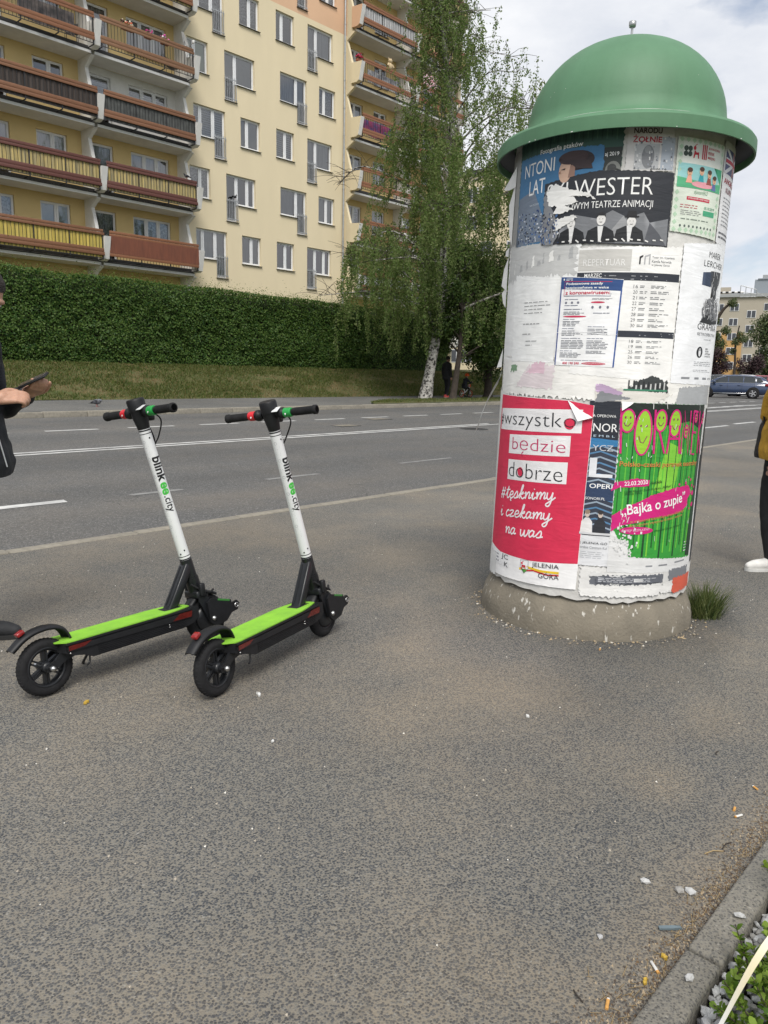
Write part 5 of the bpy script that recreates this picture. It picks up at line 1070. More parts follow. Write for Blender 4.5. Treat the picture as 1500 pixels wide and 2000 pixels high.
# green show poster
p = Poster('green curtain poster with smiling pink outlined letters', .0026).sheetp([(.098, .36), (.66, .345), (.70, .35), (.66, 1.2), (.10, 1.21)], (220, 220, 219), .002, 20)
p.poly(jagged([(.2, .44), (.66, .405), (.655, 1.2), (.105, 1.205), (.1, .6), (.14, .53), (.19, .52)], .003, 51), (52, 150, 56)).poly([(.105, 1.06), (.2, 1.1), (.35, 1.1), (.5, 1.12), (.655, 1.06), (.655, 1.2), (.105, 1.205)], (30, 40, 34), lv=2)
for i in range(22):
    s_ = .115 + i * .025; w_ = .006 + .006 * abs(sin(i * 2.3)); zb = .46 + .03 * sin(i * 1.7) if i > 3 else .58
    p.poly([(s_, zb), (s_ + w_, zb), (s_ + w_ * .6, 1.09), (s_ + w_ * .3, 1.09)], ((30, 96, 36), (96, 184, 60), (24, 70, 34), (120, 196, 60))[i % 4], lv=2)
p.poly([(.3, .78), (.42, .75), (.47, .98), (.36, 1.02)], (128, 198, 62), lv=2).poly([(.6, .42), (.66, .41), (.657, 1.1), (.63, 1.08)], (26, 52, 34), lv=3)
LW = .011
def face(cx, cz, rx, rz):
    p.ell(cx, cz, rx, rz, LIME, lv=5).ering(cx, cz, rx, rz, LW * .8, MAG, 6)
    for sx in (-.35, .35): p.ell(cx + sx * rx, cz + .3 * rz, .0042, .006, (140, 24, 90), lv=7, n=8)
    p.stroke([(cx - .5 * rx, cz - .15 * rz), (cx - .25 * rx, cz - .42 * rz), (cx + .1 * rx, cz - .46 * rz), (cx + .5 * rx, cz - .15 * rz)], .004, (140, 24, 90), 'picture', 7)
def seg(*pts): p.stroke(list(pts), LW, MAG, 'lettering', 6)
seg((.10, 1.177), (.112, .958)); face(.134, 1.118, .034, .055); face(.215, 1.063, .042, .109); seg((.268, 1.175), (.28, .96)); face(.304, 1.122, .031, .052); seg((.30, 1.07), (.34, .962))
seg((.355, .96), (.365, 1.1)); seg((.438, .96), (.42, 1.1)); face(.392, 1.11, .036, .065); seg((.358, 1.035), (.436, 1.035)); seg((.45, .958), (.448, 1.173), (.51, .956), (.5, 1.172)); face(.476, 1.07, .014, .03)
seg((.528, 1.172), (.538, .955), (.575, .952)); seg((.528, 1.17), (.572, 1.165)); seg((.532, 1.065), (.57, 1.062)); face(.556, 1.135, .012, .02); seg((.592, 1.17), (.61, .955)); seg((.65, 1.165), (.6, 1.06), (.655, .95)); face(.642, 1.13, .012, .022)
p.text('Polsko-czeski poranek teatralny', .113, .62, .888, .92, (206, 128, 70), .012, lv=6)
p.poly(jagged([(.085, .77), (.12, .79), (.27, .80), (.275, .83), (.2, .838), (.1, .815)], .002, 52), MAG, 'splash', 5).text('22.03.2020', .145, .264, .805, .826, W1, .01, rot=.1, lv=7).text('niedziela', .28, .345, .812, .828, (30, 44, 34), rot=.12, lv=7).text('12:00 Miejski Dom Kultury „Muflon”', .15, .41, .775, .79, (28, 60, 34), rot=.12, lv=7).text('Jelenia Góra', .15, .24, .755, .768, (28, 60, 34), rot=.1, lv=7)
p.poly(jagged([(.1, .57), (.1, .65), (.18, .70), (.3, .756), (.42, .785), (.545, .797), (.57, .775), (.59, .75), (.555, .725), (.56, .69), (.5, .66), (.4, .645), (.3, .64), (.24, .618), (.15, .60)], .003, 53), MAG, 'splash', 5)
for (a, z_, rr_) in ((.522, .808, .009), (.569, .821, .008), (.605, .75, .014), (.612, .69, .013), (.467, .803, .007), (.59, .79, .008), (.618, .78, .007), (.545, .835, .005), (.585, .67, .006)): p.ell(a, z_, rr_, rr_, MAG, 'splash', 5, 10)
p.text('„Bajka o zupie”', .14, .53, .665, .735, W1, .012, rot=.17, lv=7).text('w wykonaniu autorskiego teatru lalkowego', .19, .53, .632, .65, (206, 150, 90), rot=.14, lv=7).text('oraz warsztaty artystyczne dla dzieci i rodziców', .19, .52, .612, .628, (206, 150, 90), rot=.14, lv=7)
p.ell(.23, .575, .09, .02, MAG, 'splash', 5).text('WSTĘP BEZPŁATNY', .15, .3, .568, .583, (235, 200, 220), .0, rot=.08, lv=7).text('Miejski Dom Kultury', .33, .52, .575, .588, (24, 80, 36), rot=.12, lv=7).lines(.57, .64, .44, .50, 4, (190, 196, 190), .3, 63)
for i in range(46): s_, z_ = q.choice((q.uniform(.1, .6), q.gauss(.16, .04))), q.uniform(.5, 1.18); p.stroke([(s_, z_), (s_ + q.gauss(0, .004), z_ + q.uniform(.006, .03))], q.uniform(.0015, .004), (214, 216, 212), 'scratches', 8)
for i in range(60): s_, z_ = q.gauss(.17, .035), q.gauss(.52, .05); p.rect(s_, s_ + q.uniform(.003, .012), z_, z_ + q.uniform(.004, .016), (222, 222, 220), 'scratches', 8)
p.rect(.3, .34, .385, .393, (140, 142, 146), 'lettering').rect(.38, .44, .385, .393, (130, 132, 136), 'lettering').rect(.5, .6, .39, .398, (140, 142, 146), 'lettering'); p.done()
p = Poster('dark edge of a poster wrapped round the right side', .0016).sheetp([(.662, .33), (.9, .32), (.9, 1.2), (.665, 1.2)], (216, 216, 214), .002, 24); p.rect(.68, .9, .36, 1.18, (34, 36, 40)).poly(jagged([(.665, .95), (.69, .94), (.7, 1.18), (.665, 1.19)], .004, 55), (210, 210, 208), lv=2); p.done()
# ragged foot of the paper
for i, (a, b, z0_, z1_, c_) in enumerate(((-.03, .42, .245, .38, (222, 221, 218)), (.02, .45, .288, .342, (104, 107, 114)), (.12, .2, .29, .34, (206, 206, 204)), (.42, .85, .235, .36, (214, 213, 210)), (.3, .62, .238, .285, (226, 225, 222)), (.46, .66, .3, .36, (120, 123, 128)), (.5, .72, .225, .31, (206, 92, 70)), (.02, .1, .33, .355, (214, 214, 212)), (-.75, -.6, .2, .34, (224, 224, 222)), (-.02, .4, .225, .262, (228, 227, 224)))):
    scrap(None, [(a, z0_), (b, z0_ + .008), (b, z1_), (a, z1_)], c_, .0055, 60 + i, .001 + .0004 * i)
p = Poster(None, .0062, 'paper_scrap').sheetp([(.05, .30), (.40, .302), (.4, .335), (.05, .334)], (96, 99, 107), .003, 81); p.lines(.06, .38, .305, .33, 3, (190, 192, 196), .4, 82).rect(.24, .29, .308, .326, (196, 196, 194)); p.done()
# lifted, curling bits that stand off the drum
def curl(name, s0, s1, z0, z1, lift, side, col, seed, backcol=None):
    """paper flap hinged along one edge: rises off the drum with a curl"""
    mb = MB(); n, m = 8, 6; vs = []; rr = random.Random(seed)
    for i in range(n + 1):
        t = i / n
        for j in range(m + 1):
            u = j / m; z = z0 + (z1 - z0) * u
            if side in ('l', 'r'):
                sgn = -1 if side == 'l' else 1; L = (s1 - s0) * (.15 + .85 * sin(pi * u) ** .7 * (.6 + .4 * sin(u * 9 + seed))) * (1 + .25 * rr.uniform(-1, 1) * (i == n)); ang = t * 1.9
                s_ = (s1 if side == 'l' else s0) + sgn * L * sin(ang * .8) / 1.0 * .8; off = .004 + lift * (1 - cos(ang))
            else:
                s_ = s0 + (s1 - s0) * u; z = z1 - (z1 - z0) * t; off = .004 + lift * t * t
            q_ = RC + off; vs.append((COLC[0] + q_ * cos(TH0 + s_ / RC), COLC[1] + q_ * sin(TH0 + s_ / RC), z))
    mb.add(vs, [(i * (m + 1) + j, (i + 1) * (m + 1) + j, (i + 1) * (m + 1) + j + 1, i * (m + 1) + j + 1) for i in range(n) for j in range(m)], True); obj(name, mb, flatm(col), ac)

# turned-down corner of the red poster, and the flap over the green one
def tri(pts, col, name='paper_flap'):
    mb = MB(); mb.add([(COLC[0] + (RC + o_) * cos(TH0 + s_ / RC), COLC[1] + (RC + o_) * sin(TH0 + s_ / RC), z_) for s_, z_, o_ in pts], [(0, 1, 2, 3)], False); obj(name, mb, flatm(col), ac)
tri([(-.158, 1.204, .006), (-.026, 1.122, .006), (-.028, 1.128, .02), (-.098, 1.105, .02)], (236, 234, 234)); tri([(.098, 1.208, .006), (.155, 1.206, .006), (.135, 1.19, .014), (.1, 1.165, .016)], (226, 225, 223))
for q_ in ([(-.66, 2.38, .004), (-.78, 2.29, .05), (-.70, 2.27, .03), (-.66, 2.28, .004)], [(-.665, 2.30, .004), (-.72, 2.2, .022), (-.71, 2.05, .014), (-.68, 1.99, .004)], [(-.80, 1.95, .003), (-.84, 1.89, .026), (-.835, 1.80, .034), (-.81, 1.77, .004)], [(-.81, 1.80, .003), (-.84, 1.76, .03), (-.835, 1.71, .02), (-.80, 1.68, .004)], [(-.80, 1.46, .003), (-.83, 1.40, .018), (-.84, 1.355, .034), (-.79, 1.36, .004)], [(-.80, 2.0, .003), (-.83, 1.985, .02), (-.83, 1.96, .022), (-.80, 1.95, .004)]): tri(q_, (232, 231, 228))
# strip of clear tape dangling from the left side
tb = MB(); pts = [(-.80, 1.33, .004), (-.82, 1.26, .03), (-.83, 1.18, .07), (-.83, 1.10, .10), (-.835, 1.04, .115), (-.84, 0.985, .135)]
vs = []
for i, (s_, z_, o_) in enumerate(pts):
    for d in (-.026, .026):
        q_ = RC + o_; a = TH0 + s_ / RC; vs.append((COLC[0] + q_ * cos(a) + d * sin(a) * .6 + d * .5 * sin(i * 1.7), COLC[1] + q_ * sin(a) - d * cos(a) * .6, z_ + d * .5 * cos(i * 1.3)))
tb.add(vs, [(2 * i, 2 * i + 2, 2 * i + 3, 2 * i + 1) for i in range(len(pts) - 1)], True); obj('tape_strip', tb, mat('clear_tape', (.62, .62, .6), .25), ac)
# rubble and sand round the foot
rb = MB(); r = random.Random(8)
for i in range(330):
    a = TH0 + r.uniform(-2.2, 2.2); q_ = .59 + abs(r.gauss(0, .045)); s_ = r.uniform(.002, .0065) * (1.8 if r.random() < .05 else 1)
    T = Matrix.Translation((COLC[0] + q_ * cos(a), COLC[1] + q_ * sin(a), s_ * .4)) @ Matrix.Rotation(r.uniform(0, 6), 4, 'Z') @ Matrix.Diagonal((s_ * r.uniform(.7, 1.6), s_, s_ * .6, 1))
    rb.lathe([(.001, -1), (.8, -.6), (1, .1), (.6, .8), (.001, 1)], 5, T, False, r.choice((0, 1, 1, 1, 0, 1, 2)))
o = obj('grit', rb, [flatm((172, 152, 120)), flatm((132, 122, 106)), flatm((205, 200, 188))]); o['kind'] = 'stuff'; tag(o, 'pale grit and crumbs of mortar round the column foot', 'grit')
# grass tuft by the column
tg = MB(); r = random.Random(12)
for i in range(520):
    a = r.uniform(0, 2 * pi); d = r.random() ** .6 * .10; x, y = 4.27 + cos(a) * d * 1.25, 1.47 + sin(a) * d; h = r.uniform(.09, .24) * (1 - d * 3); lx, ly = r.gauss(.01, .05) + cos(a) * d * .5, r.gauss(0, .05) + sin(a) * d * .5; wx, wy = .0022 * cos(a + 1.5), .0022 * sin(a + 1.5)
    b = len(tg.v); tg.v += [(x - wx, y - wy, 0), (x + wx, y + wy, 0), (x + lx * .4 - wx * .8, y + ly * .4 - wy * .8, h * .6), (x + lx * .4 + wx * .8, y + ly * .4 + wy * .8, h * .6), (x + lx, y + ly, h)]
    tg.f += [(b, b + 1, b + 3, b + 2), (b + 2, b + 3, b + 4)]; tg.sm += [True] * 2; tg.mi += [0] * 2
tag(obj('grass_tuft', tg, leafmat('tuft_blades', (.03, .065, .012), (.085, .14, .03), (.15, .17, .06), .3)), 'tuft of long green grass against the right foot of the column', 'grass tuft')

# the whole column leans very slightly to the right, as seen from the pavement
ac.rotation_mode = 'QUATERNION'; ac.rotation_quaternion = Matrix.Rotation(rad(-.75), 4, Vector((-cos(rad(27.5)), -sin(rad(27.5)), 0))).to_quaternion()
# ------------------------------------------------------------------ kick scooters (x forward, y left; origin where the rear wheel stands)
M_lime = mat('lime_grip_mat', (0.27, 0.60, 0.04), .75, col2=(0.20, 0.46, 0.04), vscale=11, bump=.35, bscale=220, detail=8)
M_scwhite = mat('white_stem_paint', (0.74, 0.75, 0.75), .3, var=.03, coat=.3)
M_redl = mat('red_lens', (0.24, 0.010, 0.010), .25, var=.15, vscale=60, coat=.4)
M_redr = mat('dark_red_reflector', (0.10, 0.010, 0.008), .25, var=.25, vscale=50, coat=.5)
M_grs = mat('green_reflective_strip', (0.05, 0.22, 0.045), .4, var=.1)
M_stk_r = flatm((205, 38, 48), .45); M_stk_g = flatm((40, 150, 70), .45)
RX = Matrix.Rotation(rad(90), 4, 'X')
def wheel_parts(par, x, hubmotor):
    T = Matrix.Translation((x, 0, .117)) @ RX
    w_ = obj('wheel', MB().lathe([(.070, -.016), (.078, -.02), (.084, -.018), (.084, .018), (.078, .02), (.070, .016), (.070, -.016)], 40, T), M_blackmetal, par)
    ty = MB().lathe([(.082, -.019), (.092, -.0225), (.104, -.0215), (.112, -.015), (.1165, -.006), (.117, 0), (.1165, .006), (.112, .015), (.104, .0215), (.092, .0225), (.082, .019)], 48, T)
    for k in range(44):                                  # slanted tread bars, barely raised
        for sg in (-1, 1):
            a = 2 * pi * (k + (.5 if sg > 0 else 0)) / 44; pts = [T @ Matrix.Rotation(a + da, 4, 'Z') @ Vector((rr_, 0, sg * zz)) for da, rr_, zz in ((0, .1168, .002), (.03, .1158, .0085), (.06, .1125, .0148))]; ty.tube(pts, .0017, 4, False)
    obj('tyre', ty, M_rubber, w_)
    hb = MB()
    if hubmotor: hb.lathe([(.001, -.03), (.05, -.03), (.068, -.022), (.071, -.01), (.071, .01), (.068, .022), (.05, .03), (.001, .03)], 32, T)
    else:
        hb.lathe([(.001, -.03), (.02, -.03), (.024, -.02), (.024, .02), (.02, .03), (.001, .03)], 20, T)
        for k in range(6):
            for d in (-.007, .007):
                Tk = T @ Matrix.Rotation(2 * pi * k / 6 + .5, 4, 'Z'); hb.box(.02, .073, d - .0038, d + .0038, -.009, .009, Tk)
    obj('hub', hb, M_blackmetal, w_)
    ax = MB(); ax.lathe([(.001, -.075), (.0095, -.075), (.0115, -.07), (.0115, -.055), (.007, -.052), (.007, .052), (.0115, .055), (.0115, .07), (.001, .075)], 14, T)
    obj('axle_nut', ax, M_steel, w_); return w_
def text_mesh(body, bold=0.0):
    cu = bpy.data.curves.new('t', 'FONT'); cu.body = body; cu.resolution_u = 3; cu.offset = bold
    o = bpy.data.objects.new('t', cu); COL.objects.link(o); me = bpy.data.meshes.new_from_object(o); bpy.data.objects.remove(o); bpy.data.curves.remove(cu); return me
def make_scooter(name, label):
    t = thing(name, label, 'scooter', group='rental kick scooters on the pavement')
    wheel_parts(t, 0, False); fwv = wheel_parts(t, .83, True)
    dk = MB().prism([(.055, .203), (.05, .165), (.085, .148), (.13, .138), (.175, .118), (.64, .118), (.70, .128), (.735, .15), (.735, .2), (.70, .205)], 'y', -.074, .074)
    dk.prism([(.06, .19), (.06, .17), (.68, .16), (.70, .19)], 'y', -.082, .082); dk.box(.055, .69, -.0845, .0845, .196, .204)
    for k in range(5): dk.box(.2, .66, -.0765, .0765, .124 + k * .0075, .127 + k * .0075)
    d = obj('deck', dk, M_black, t)
    pad = [(.035, -.03), (.035, .03)] + [(.06, .072), (.09, .079), (.55, .079), (.62, .07), (.70, .05), (.705, 0), (.70, -.05), (.62, -.07), (.55, -.079), (.09, -.079), (.06, -.072)]
    obj('grip_mat', MB().prism(pad, 'z', .2045, .2095), M_lime, d)
    for s in (-1, 1):
        y0, y1 = sorted((s * .0822, s * .0835))
        for q in ([(.065, .172), (.065, .192), (.17, .192), (.135, .176)], [(.58, .165), (.62, .19), (.69, .19), (.685, .163)]): obj('side_reflector', MB().prism(q, 'y', y0, y1), M_redr, d)
        sc = MB()
        for q in ((.56, s * .0778, .142), (.56, s * .0778, .153), (.07, s * .083, .162)): obj('screw', MB().sphere(q, .0036, 8, 6), M_steel, d)
        obj('rear_arm', MB().prism([(.12, .175), (.12, .14), (.07, .13), (.012, .1), (-.012, .1), (-.018, .117), (-.01, .13), (.02, .14), (.06, .175)], 'y', s * .04 - .005, s * .04 + .005), M_blackmetal, t)
    path = catmull([(.108, 0, .17), (.115, 0, .205), (.09, 0, .255), (.035, 0, .278), (-.03, 0, .276), (-.085, 0, .255), (-.135, 0, .218)], 4); mg = MB(); vs = []; n = len(path)
    for i, p in enumerate(path):
        a = path[min(i + 1, n - 1)] - path[max(i - 1, 0)]; a.normalize(); nn = Vector((-a.z, 0, a.x)) * -1
        wd = .034 * (1 - .25 * max(0, (i / n - .6)) / .4)
        for (y, q) in ((-wd, -.012), (-wd * .85, .0), (-wd * .4, .006), (0, .008), (wd * .4, .006), (wd * .85, 0), (wd, -.012), (wd * .8, -.006), (0, .003), (-wd * .8, -.006)): vs.append(p + Vector((0, y, 0)) - nn * -q if False else p + Vector((0, y, 0)) + nn * (-q if nn.z < 0 else q))
    mg.add(vs, [(i * 10 + k, i * 10 + (k + 1) % 10, (i + 1) * 10 + (k + 1) % 10, (i + 1) * 10 + k) for i in range(n - 1) for k in range(10)], True); mg.add(vs[:10], [tuple(range(10))]); mg.add(vs[-10:], [tuple(range(10))])
    mo = obj('rear_mudguard', mg, M_black, t)
    TL = Matrix.Translation((-.082, 0, .276)) @ Matrix.Rotation(rad(-26), 4, 'Y'); obj('tail_light', MB().bevbox(-.018, .014, -.014, .014, -.006, .010, .003, TL), M_redl, mo)
    # neck brace with grooves
    a, b = Vector((.625, 0, .20)), Vector((.752, 0, .395)); ang = atan2((b - a).x, (b - a).z); T = Matrix.Translation(a) @ Matrix.Rotation(ang, 4, 'Y'); L = (b - a).length
    nb = MB().bevbox(-.022, .022, -.027, .027, -.01, L, .007, T); 
    for y in (-.018, .008): nb.box(-.0245, -.02, y, y + .01, .015, L - .02, T)
    obj('neck_brace', nb, M_blackmetal, t); obj('brace_slot', MB().prism([(.575, -.03), (.585, .034), (.66, .036), (.67, -.036), (.6, -.036)], 'z', .2097, .2105), M_dark, d)
    # stem axis
    top, bot = Vector((.602, 0, 1.055)), Vector((.75, 0, .418)); ax = (bot - top).normalized(); fwd = Vector((0, 1, 0)).cross(ax) ; fwd = fwd if fwd.x > 0 else -fwd; left = Vector((0, 1, 0))
    low = bot + ax * .17
    lower = MB().tube([bot - ax * .005, bot + ax * .1], [.0285, .029], 20); lower.tube([bot + ax * .09, low], [.033, .034], 20); obj('stem_base', lower, M_blackmetal, t)
    st = obj('stem', MB().tube([top, bot], .0262, 28), M_scwhite, t)
    rg = MB()
    for q, L_ in ((.006, .006), (.022, .0035)):
        for e_, sg in ((top, 1), (bot, -1)): rg.tube([e_ + ax * sg * q, e_ + ax * sg * (q + L_)], .0266, 28)
    obj('stem_rings', rg, M_black, st)
    def onstem(s, u, off=.0004): a_ = u; return top + ax * s + (fwd * cos(a_) + left * sin(a_)) * (.0262 + off)
    sw = MB()
    for s_, a_ in ((.045, -1.75), (.6, -1.9), (.615, -2.75)): obj('screw', MB().sphere(onstem(s_, a_, .0), .004, 8, 6), M_blackmetal, st)
    # lettering runs down the right side
    s0 = .135
    for body, Ls, Hh, col, bold in (('blink', .118, .021, (20, 21, 23), .03), ('ee', .060, .0145, (70, 185, 70), .03), ('.city', .080, .0165, (20, 21, 23), .012)):
        me = text_mesh(body, bold); xs = [v.co.x for v in me.vertices]; ys = [v.co.y for v in me.vertices]; k = Ls / (max(xs) - min(xs)); mb = MB(); bm = bmesh.new(); bm.from_mesh(me); x0 = min(xs)
        for q in range(-12, 30): bmesh.ops.bisect_plane(bm, geom=bm.verts[:] + bm.edges[:] + bm.faces[:], plane_co=(0, q * .0025 / k, 0), plane_no=(0, 1, 0))
        bm.verts.index_update()
        mb.add([onstem(s0 + (v.co.x - x0) * k, rad(-118) + (v.co.y * k - .009) / .0262, .0006) for v in bm.verts], [[v.index for v in f.verts] for f in bm.faces], True); bm.free()
        obj('lettering', mb, flatm(col, .4), st); bpy.data.meshes.remove(me); s0 += Ls + .005
    gr = MB(); rr = random.Random(2)
    for blk in range(6):
        sb = .05 + blk * .083
        for k in range(7):
            s_ = sb + .024 + k * .007; u0 = rad(-188); wdt = rr.uniform(.012, .024)
            if k in (3,): continue
            gr.add([onstem(s_ + ds, u0 + du / .0262) for ds, du in ((0, 0), (.0018, 0), (.0018, wdt), (0, wdt))], [(0, 1, 2, 3)])
        for k in range(10):
            a_ = 2 * pi * k / 10; b_ = 2 * pi * (k + .7) / 10; c_ = (sb + .01, rad(-170)); gr.add([onstem(c_[0] + q * cos(z), c_[1] + q * sin(z) / .0262) for q, z in ((.006, a_), (.0072, a_), (.0072, b_), (.006, b_))], [(0, 1, 2, 3)])
    obj('instruction_print', gr, flatm((110, 116, 122), .4), st)
    # front fork
    fk = MB().prism([(.765, .25), (.80, .255), (.835, .205), (.85, .14), (.845, .10), (.815, .10), (.79, .16), (.765, .21)], 'y', -.048, -.038).prism([(.765, .25), (.80, .255), (.835, .205), (.85, .14), (.845, .10), (.815, .10), (.79, .16), (.765, .21)], 'y', .038, .048)
    fk.bevbox(.755, .825, -.05, .05, .225, .262, .008); obj('fork', fk, M_blackmetal, t)
    for s in (-1, 1):
        pl = MB().prism([(.80, .20), (.83, .215), (.945, .185), (.95, .165), (.985, .172), (1.0, .155), (.985, .125), (.945, .118), (.91, .085), (.84, .075), (.81, .1)], 'y', s * .058 - .006, s * .058 + .006); o = obj('swing_arm', pl, M_black, t)
        obj('reflective_strip', MB().prism([(.862, .198), (.866, .206), (.938, .187), (.936, .178)], 'y', s * .0647 - .0006, s * .0647 + .0006), M_grs, o)
        obj('hook', MB().lathe([(.008, -.008), (.013, -.008), (.013, .008), (.008, .008), (.008, -.008)], 14, Matrix.Translation((.98, s * .058, .148)) @ RX), M_steel, o)
    cb = MB().tube(catmull([(.74, -.03, .30), (.78, -.045, .27), (.83, -.05, .245), (.87, -.03, .25)], 4), .006, 6); cb.tube(catmull([(.73, .02, .33), (.79, .04, .30), (.84, .03, .26)], 4), .005, 6); cb.tube(catmull([(.60, .06, 1.13), (.66, .07, 1.10), (.67, .03, 1.02), (.655, .005, .97)], 5), .0035, 6); cb.tube(catmull([(.60, -.06, 1.13), (.655, -.06, 1.09), (.665, -.02, 1.02), (.65, -.003, .98)], 5), .0035, 6); obj('cable', cb, M_rubber, t)
    fm = MB(); 
    for s in (-1, 1): obj('damper', MB().bevbox(.77, .80, s * .052 - .012, s * .052 + .012, .235, .30, .008), M_black, t)
    fg = MB(); pth = [(.83 + .128 * cos(a_), 0, .117 + .128 * sin(a_)) for a_ in [rad(v) for v in range(60, 190, 13)]]; fg.tube(pth, .027, 8, True, flat=.25)
    vs = []
    for i, p in enumerate(pth):
        for y, q in ((-.03, -.012), (-.024, .002), (0, .005), (.024, .002), (.03, -.012), (0, .0)): 
            dd = Vector((p[0] - .83, 0, p[2] - .117)).normalized(); vs.append(Vector(p) + Vector((0, y, 0)) + dd * q)
    fg = MB(); fg.add(vs, [(i * 6 + k, i * 6 + (k + 1) % 6, (i + 1) * 6 + (k + 1) % 6, (i + 1) * 6 + k) for i in range(len(pth) - 1) for k in range(6)], True); obj('front_mudguard', fg, M_black, t)
    # head, display, bar
    hc = top - ax * .075
    hd = MB().tube([top + ax * .002, top - ax * .03, top - ax * .055, top - ax * .09], [.0275, .032, .036, .0375], 22); obj('head', hd, M_black, t)
    dp_ = MB().tube([hc - ax * .01, hc - ax * .055, hc - ax * .062], [.040, .041, .037], 24); obj('display', dp_, M_black, t)
    bar = MB().tube([hc + left * .255, hc - left * .255], .0145, 14); bo = obj('handlebar', bar, M_blackmetal, t)
    for s in (-1, 1):
        g = MB().tube([hc + left * s * .125, hc + left * s * .128, hc + left * s * .235, hc + left * s * .238, hc + left * s * .252, hc + left * s * .255], [.0155, .0178, .0178, .0215, .0215, .017], 18)
        for k in range(12): g.tube([hc + left * s * (.14 + k * .0075), hc + left * s * (.1435 + k * .0075)], .0186, 18)
        obj('grip', g, M_rubber, bo)
        cl_ = MB().tube([hc + left * s * .04, hc + left * s * .055, hc + left * s * .058, hc + left * s * .075, hc + left * s * .078, hc + left * s * .1], [.02, .02, .026, .026, .021, .021], 16); cl_.bevbox(-.02, .02, -.02, .02, -.02, .018, .006, Matrix.Translation(hc + left * s * .07 + fwd * .022)); obj('control', cl_, M_black, bo)
        stk = MB().tube([hc + left * s * .082, hc + left * s * .112], .0222, 18); stk.tube([hc + left * s * .108, hc + left * s * .12], [.0222, .0195], 18); so_ = obj('sticker', stk, M_stk_r if s > 0 else M_stk_g, bo)
        mk = MB(); mk.box(-.006, .006, -.002, .002, 0, .0006, Matrix.Translation(hc + left * s * .097 - fwd * .0224) @ Matrix.Rotation(rad(-80), 4, 'Y')); mk.box(-.002, .002, -.004, .004, 0, .0007, Matrix.Translation(hc + left * s * .097 - fwd * .0224) @ Matrix.Rotation(rad(-80), 4, 'Y')); obj('sticker_mark', mk, M_scwhite, so_)
    lb = MB().box(-.02, .02, -.016, .016, 0, .001, Matrix.Translation(hc - left * .048 - fwd * .012 + Vector((-.01, 0, .021))) @ Matrix.Rotation(rad(-32), 4, 'Y')); obj('paper_label', lb, M_scwhite, bo)
    hl = MB().bevbox(-.02, .02, -.022, .022, -.02, .02, .008, Matrix.Translation(hc + fwd * .045 + ax * .03)); obj('headlight', hl, M_black, t)
    bk = MB().tube(catmull([hc + left * .07 + fwd * .03, hc + left * .1 + fwd * .045, hc + left * .19 + fwd * .05], 4), [.006] * 9, 8); obj('brake_lever', bk, M_blackmetal, bo)
    ks = MB().tube(catmull([(.24, .06, .125), (.26, .12, .085), (.27, .185, .034), (.285, .205, .029)], 4), .006, 8); obj('kickstand', ks, M_blackmetal, t)
    hk = MB().tube(catmull([(.17, -.05, .12), (.165, -.052, .095), (.15, -.055, .085)], 3), .004, 6); obj('tie_hook', hk, M_blackmetal, t)
    return t
scA = make_scooter('kick_scooter', 'lime decked scooter with white stem parked nearest the left edge')
scB = copy_tree(scA, 'lime decked scooter with white stem parked nearer the advertising column', (1.672, 2.47, .003))
scA.location = (1.182, 2.948, .003); scA.rotation_euler = (-.132, 0, .113); scB.rotation_euler = (-.132, 0, .28)
# ------------------------------------------------------------------ people
def blob(prims, voxel, smooth=4, disp=0.0, dscale=20.0, fold=None):
    """fuse overlapping limbs and ellipsoids into one continuous skin"""
    mb = MB()
    for p in prims:
        if p[0] == 'e': mb.sphere(p[1], p[2], 20, 14, M=p[3] if len(p) > 3 else None)
        elif p[0] == 'b': mb.bevbox(*p[1])
        else:
            pts = [Vector(q) for q in p[1]]; rs = p[2] if hasattr(p[2], '__len__') else [p[2]] * len(pts)
            if len(pts) > 2:
                n = 4; pp = catmull(pts, n); rr = []
                for i in range(len(pts) - 1):
                    for k in range(n): rr.append(rs[i] + (rs[i + 1] - rs[i]) * k / n)
                rr.append(rs[-1])
            else: pp, rr = pts, rs
            mb.tube(pp, rr, 14, True, flat=p[3] if len(p) > 3 else 1.0)
            if len(p) < 4:
                mb.sphere(pts[0], rs[0] * .995, 12, 8); mb.sphere(pts[-1], rs[-1] * .995, 12, 8)
    o = bpy.data.objects.new('tmp', mb.mesh('tmp')); COL.objects.link(o)
    m = o.modifiers.new('r', 'REMESH'); m.mode = 'VOXEL'; m.voxel_size = voxel; m.use_smooth_shade = True
    if smooth: s = o.modifiers.new('s', 'SMOOTH'); s.iterations = smooth; s.factor = .5
    me = bpy.data.meshes.new_from_object(o.evaluated_get(bpy.context.evaluated_depsgraph_get())); bpy.data.objects.remove(o)
    if disp:
        me.calc_loop_triangles() if False else None; ns = [v.normal.copy() for v in me.vertices]
        for v, n_ in zip(me.vertices, ns):
            q = v.co; f = noise.noise(Vector((q.x * dscale, q.y * dscale, q.z * dscale * (fold or .6)))) + .5 * noise.noise(Vector((q.x * dscale * 2.3, q.y * dscale * 2.3, q.z * dscale * 1.6 + 5))); v.co = q + n_ * f * disp
    me.polygons.foreach_set('use_smooth', [True] * len(me.polygons)); return me
def skinm(name, c): 
    m = mat(name, c, .55, col2=tuple(v * .82 for v in c), vscale=30, bump=.12, bscale=200); m.node_tree.nodes['Principled BSDF'].inputs['Subsurface Weight'].default_value = .08; m.node_tree.nodes['Principled BSDF'].inputs['Subsurface Radius'].default_value = (.02, .008, .004); return m
M_skin = skinm('skin', (0.50, 0.28, 0.19)); M_hair = mat('dark_hair', (0.018, 0.013, 0.011), .6, var=.4, vscale=60, bump=.6, bscale=180); M_hairb = mat('brown_hair', (0.09, 0.045, 0.022), .6, var=.4, vscale=60, bump=.6, bscale=180)
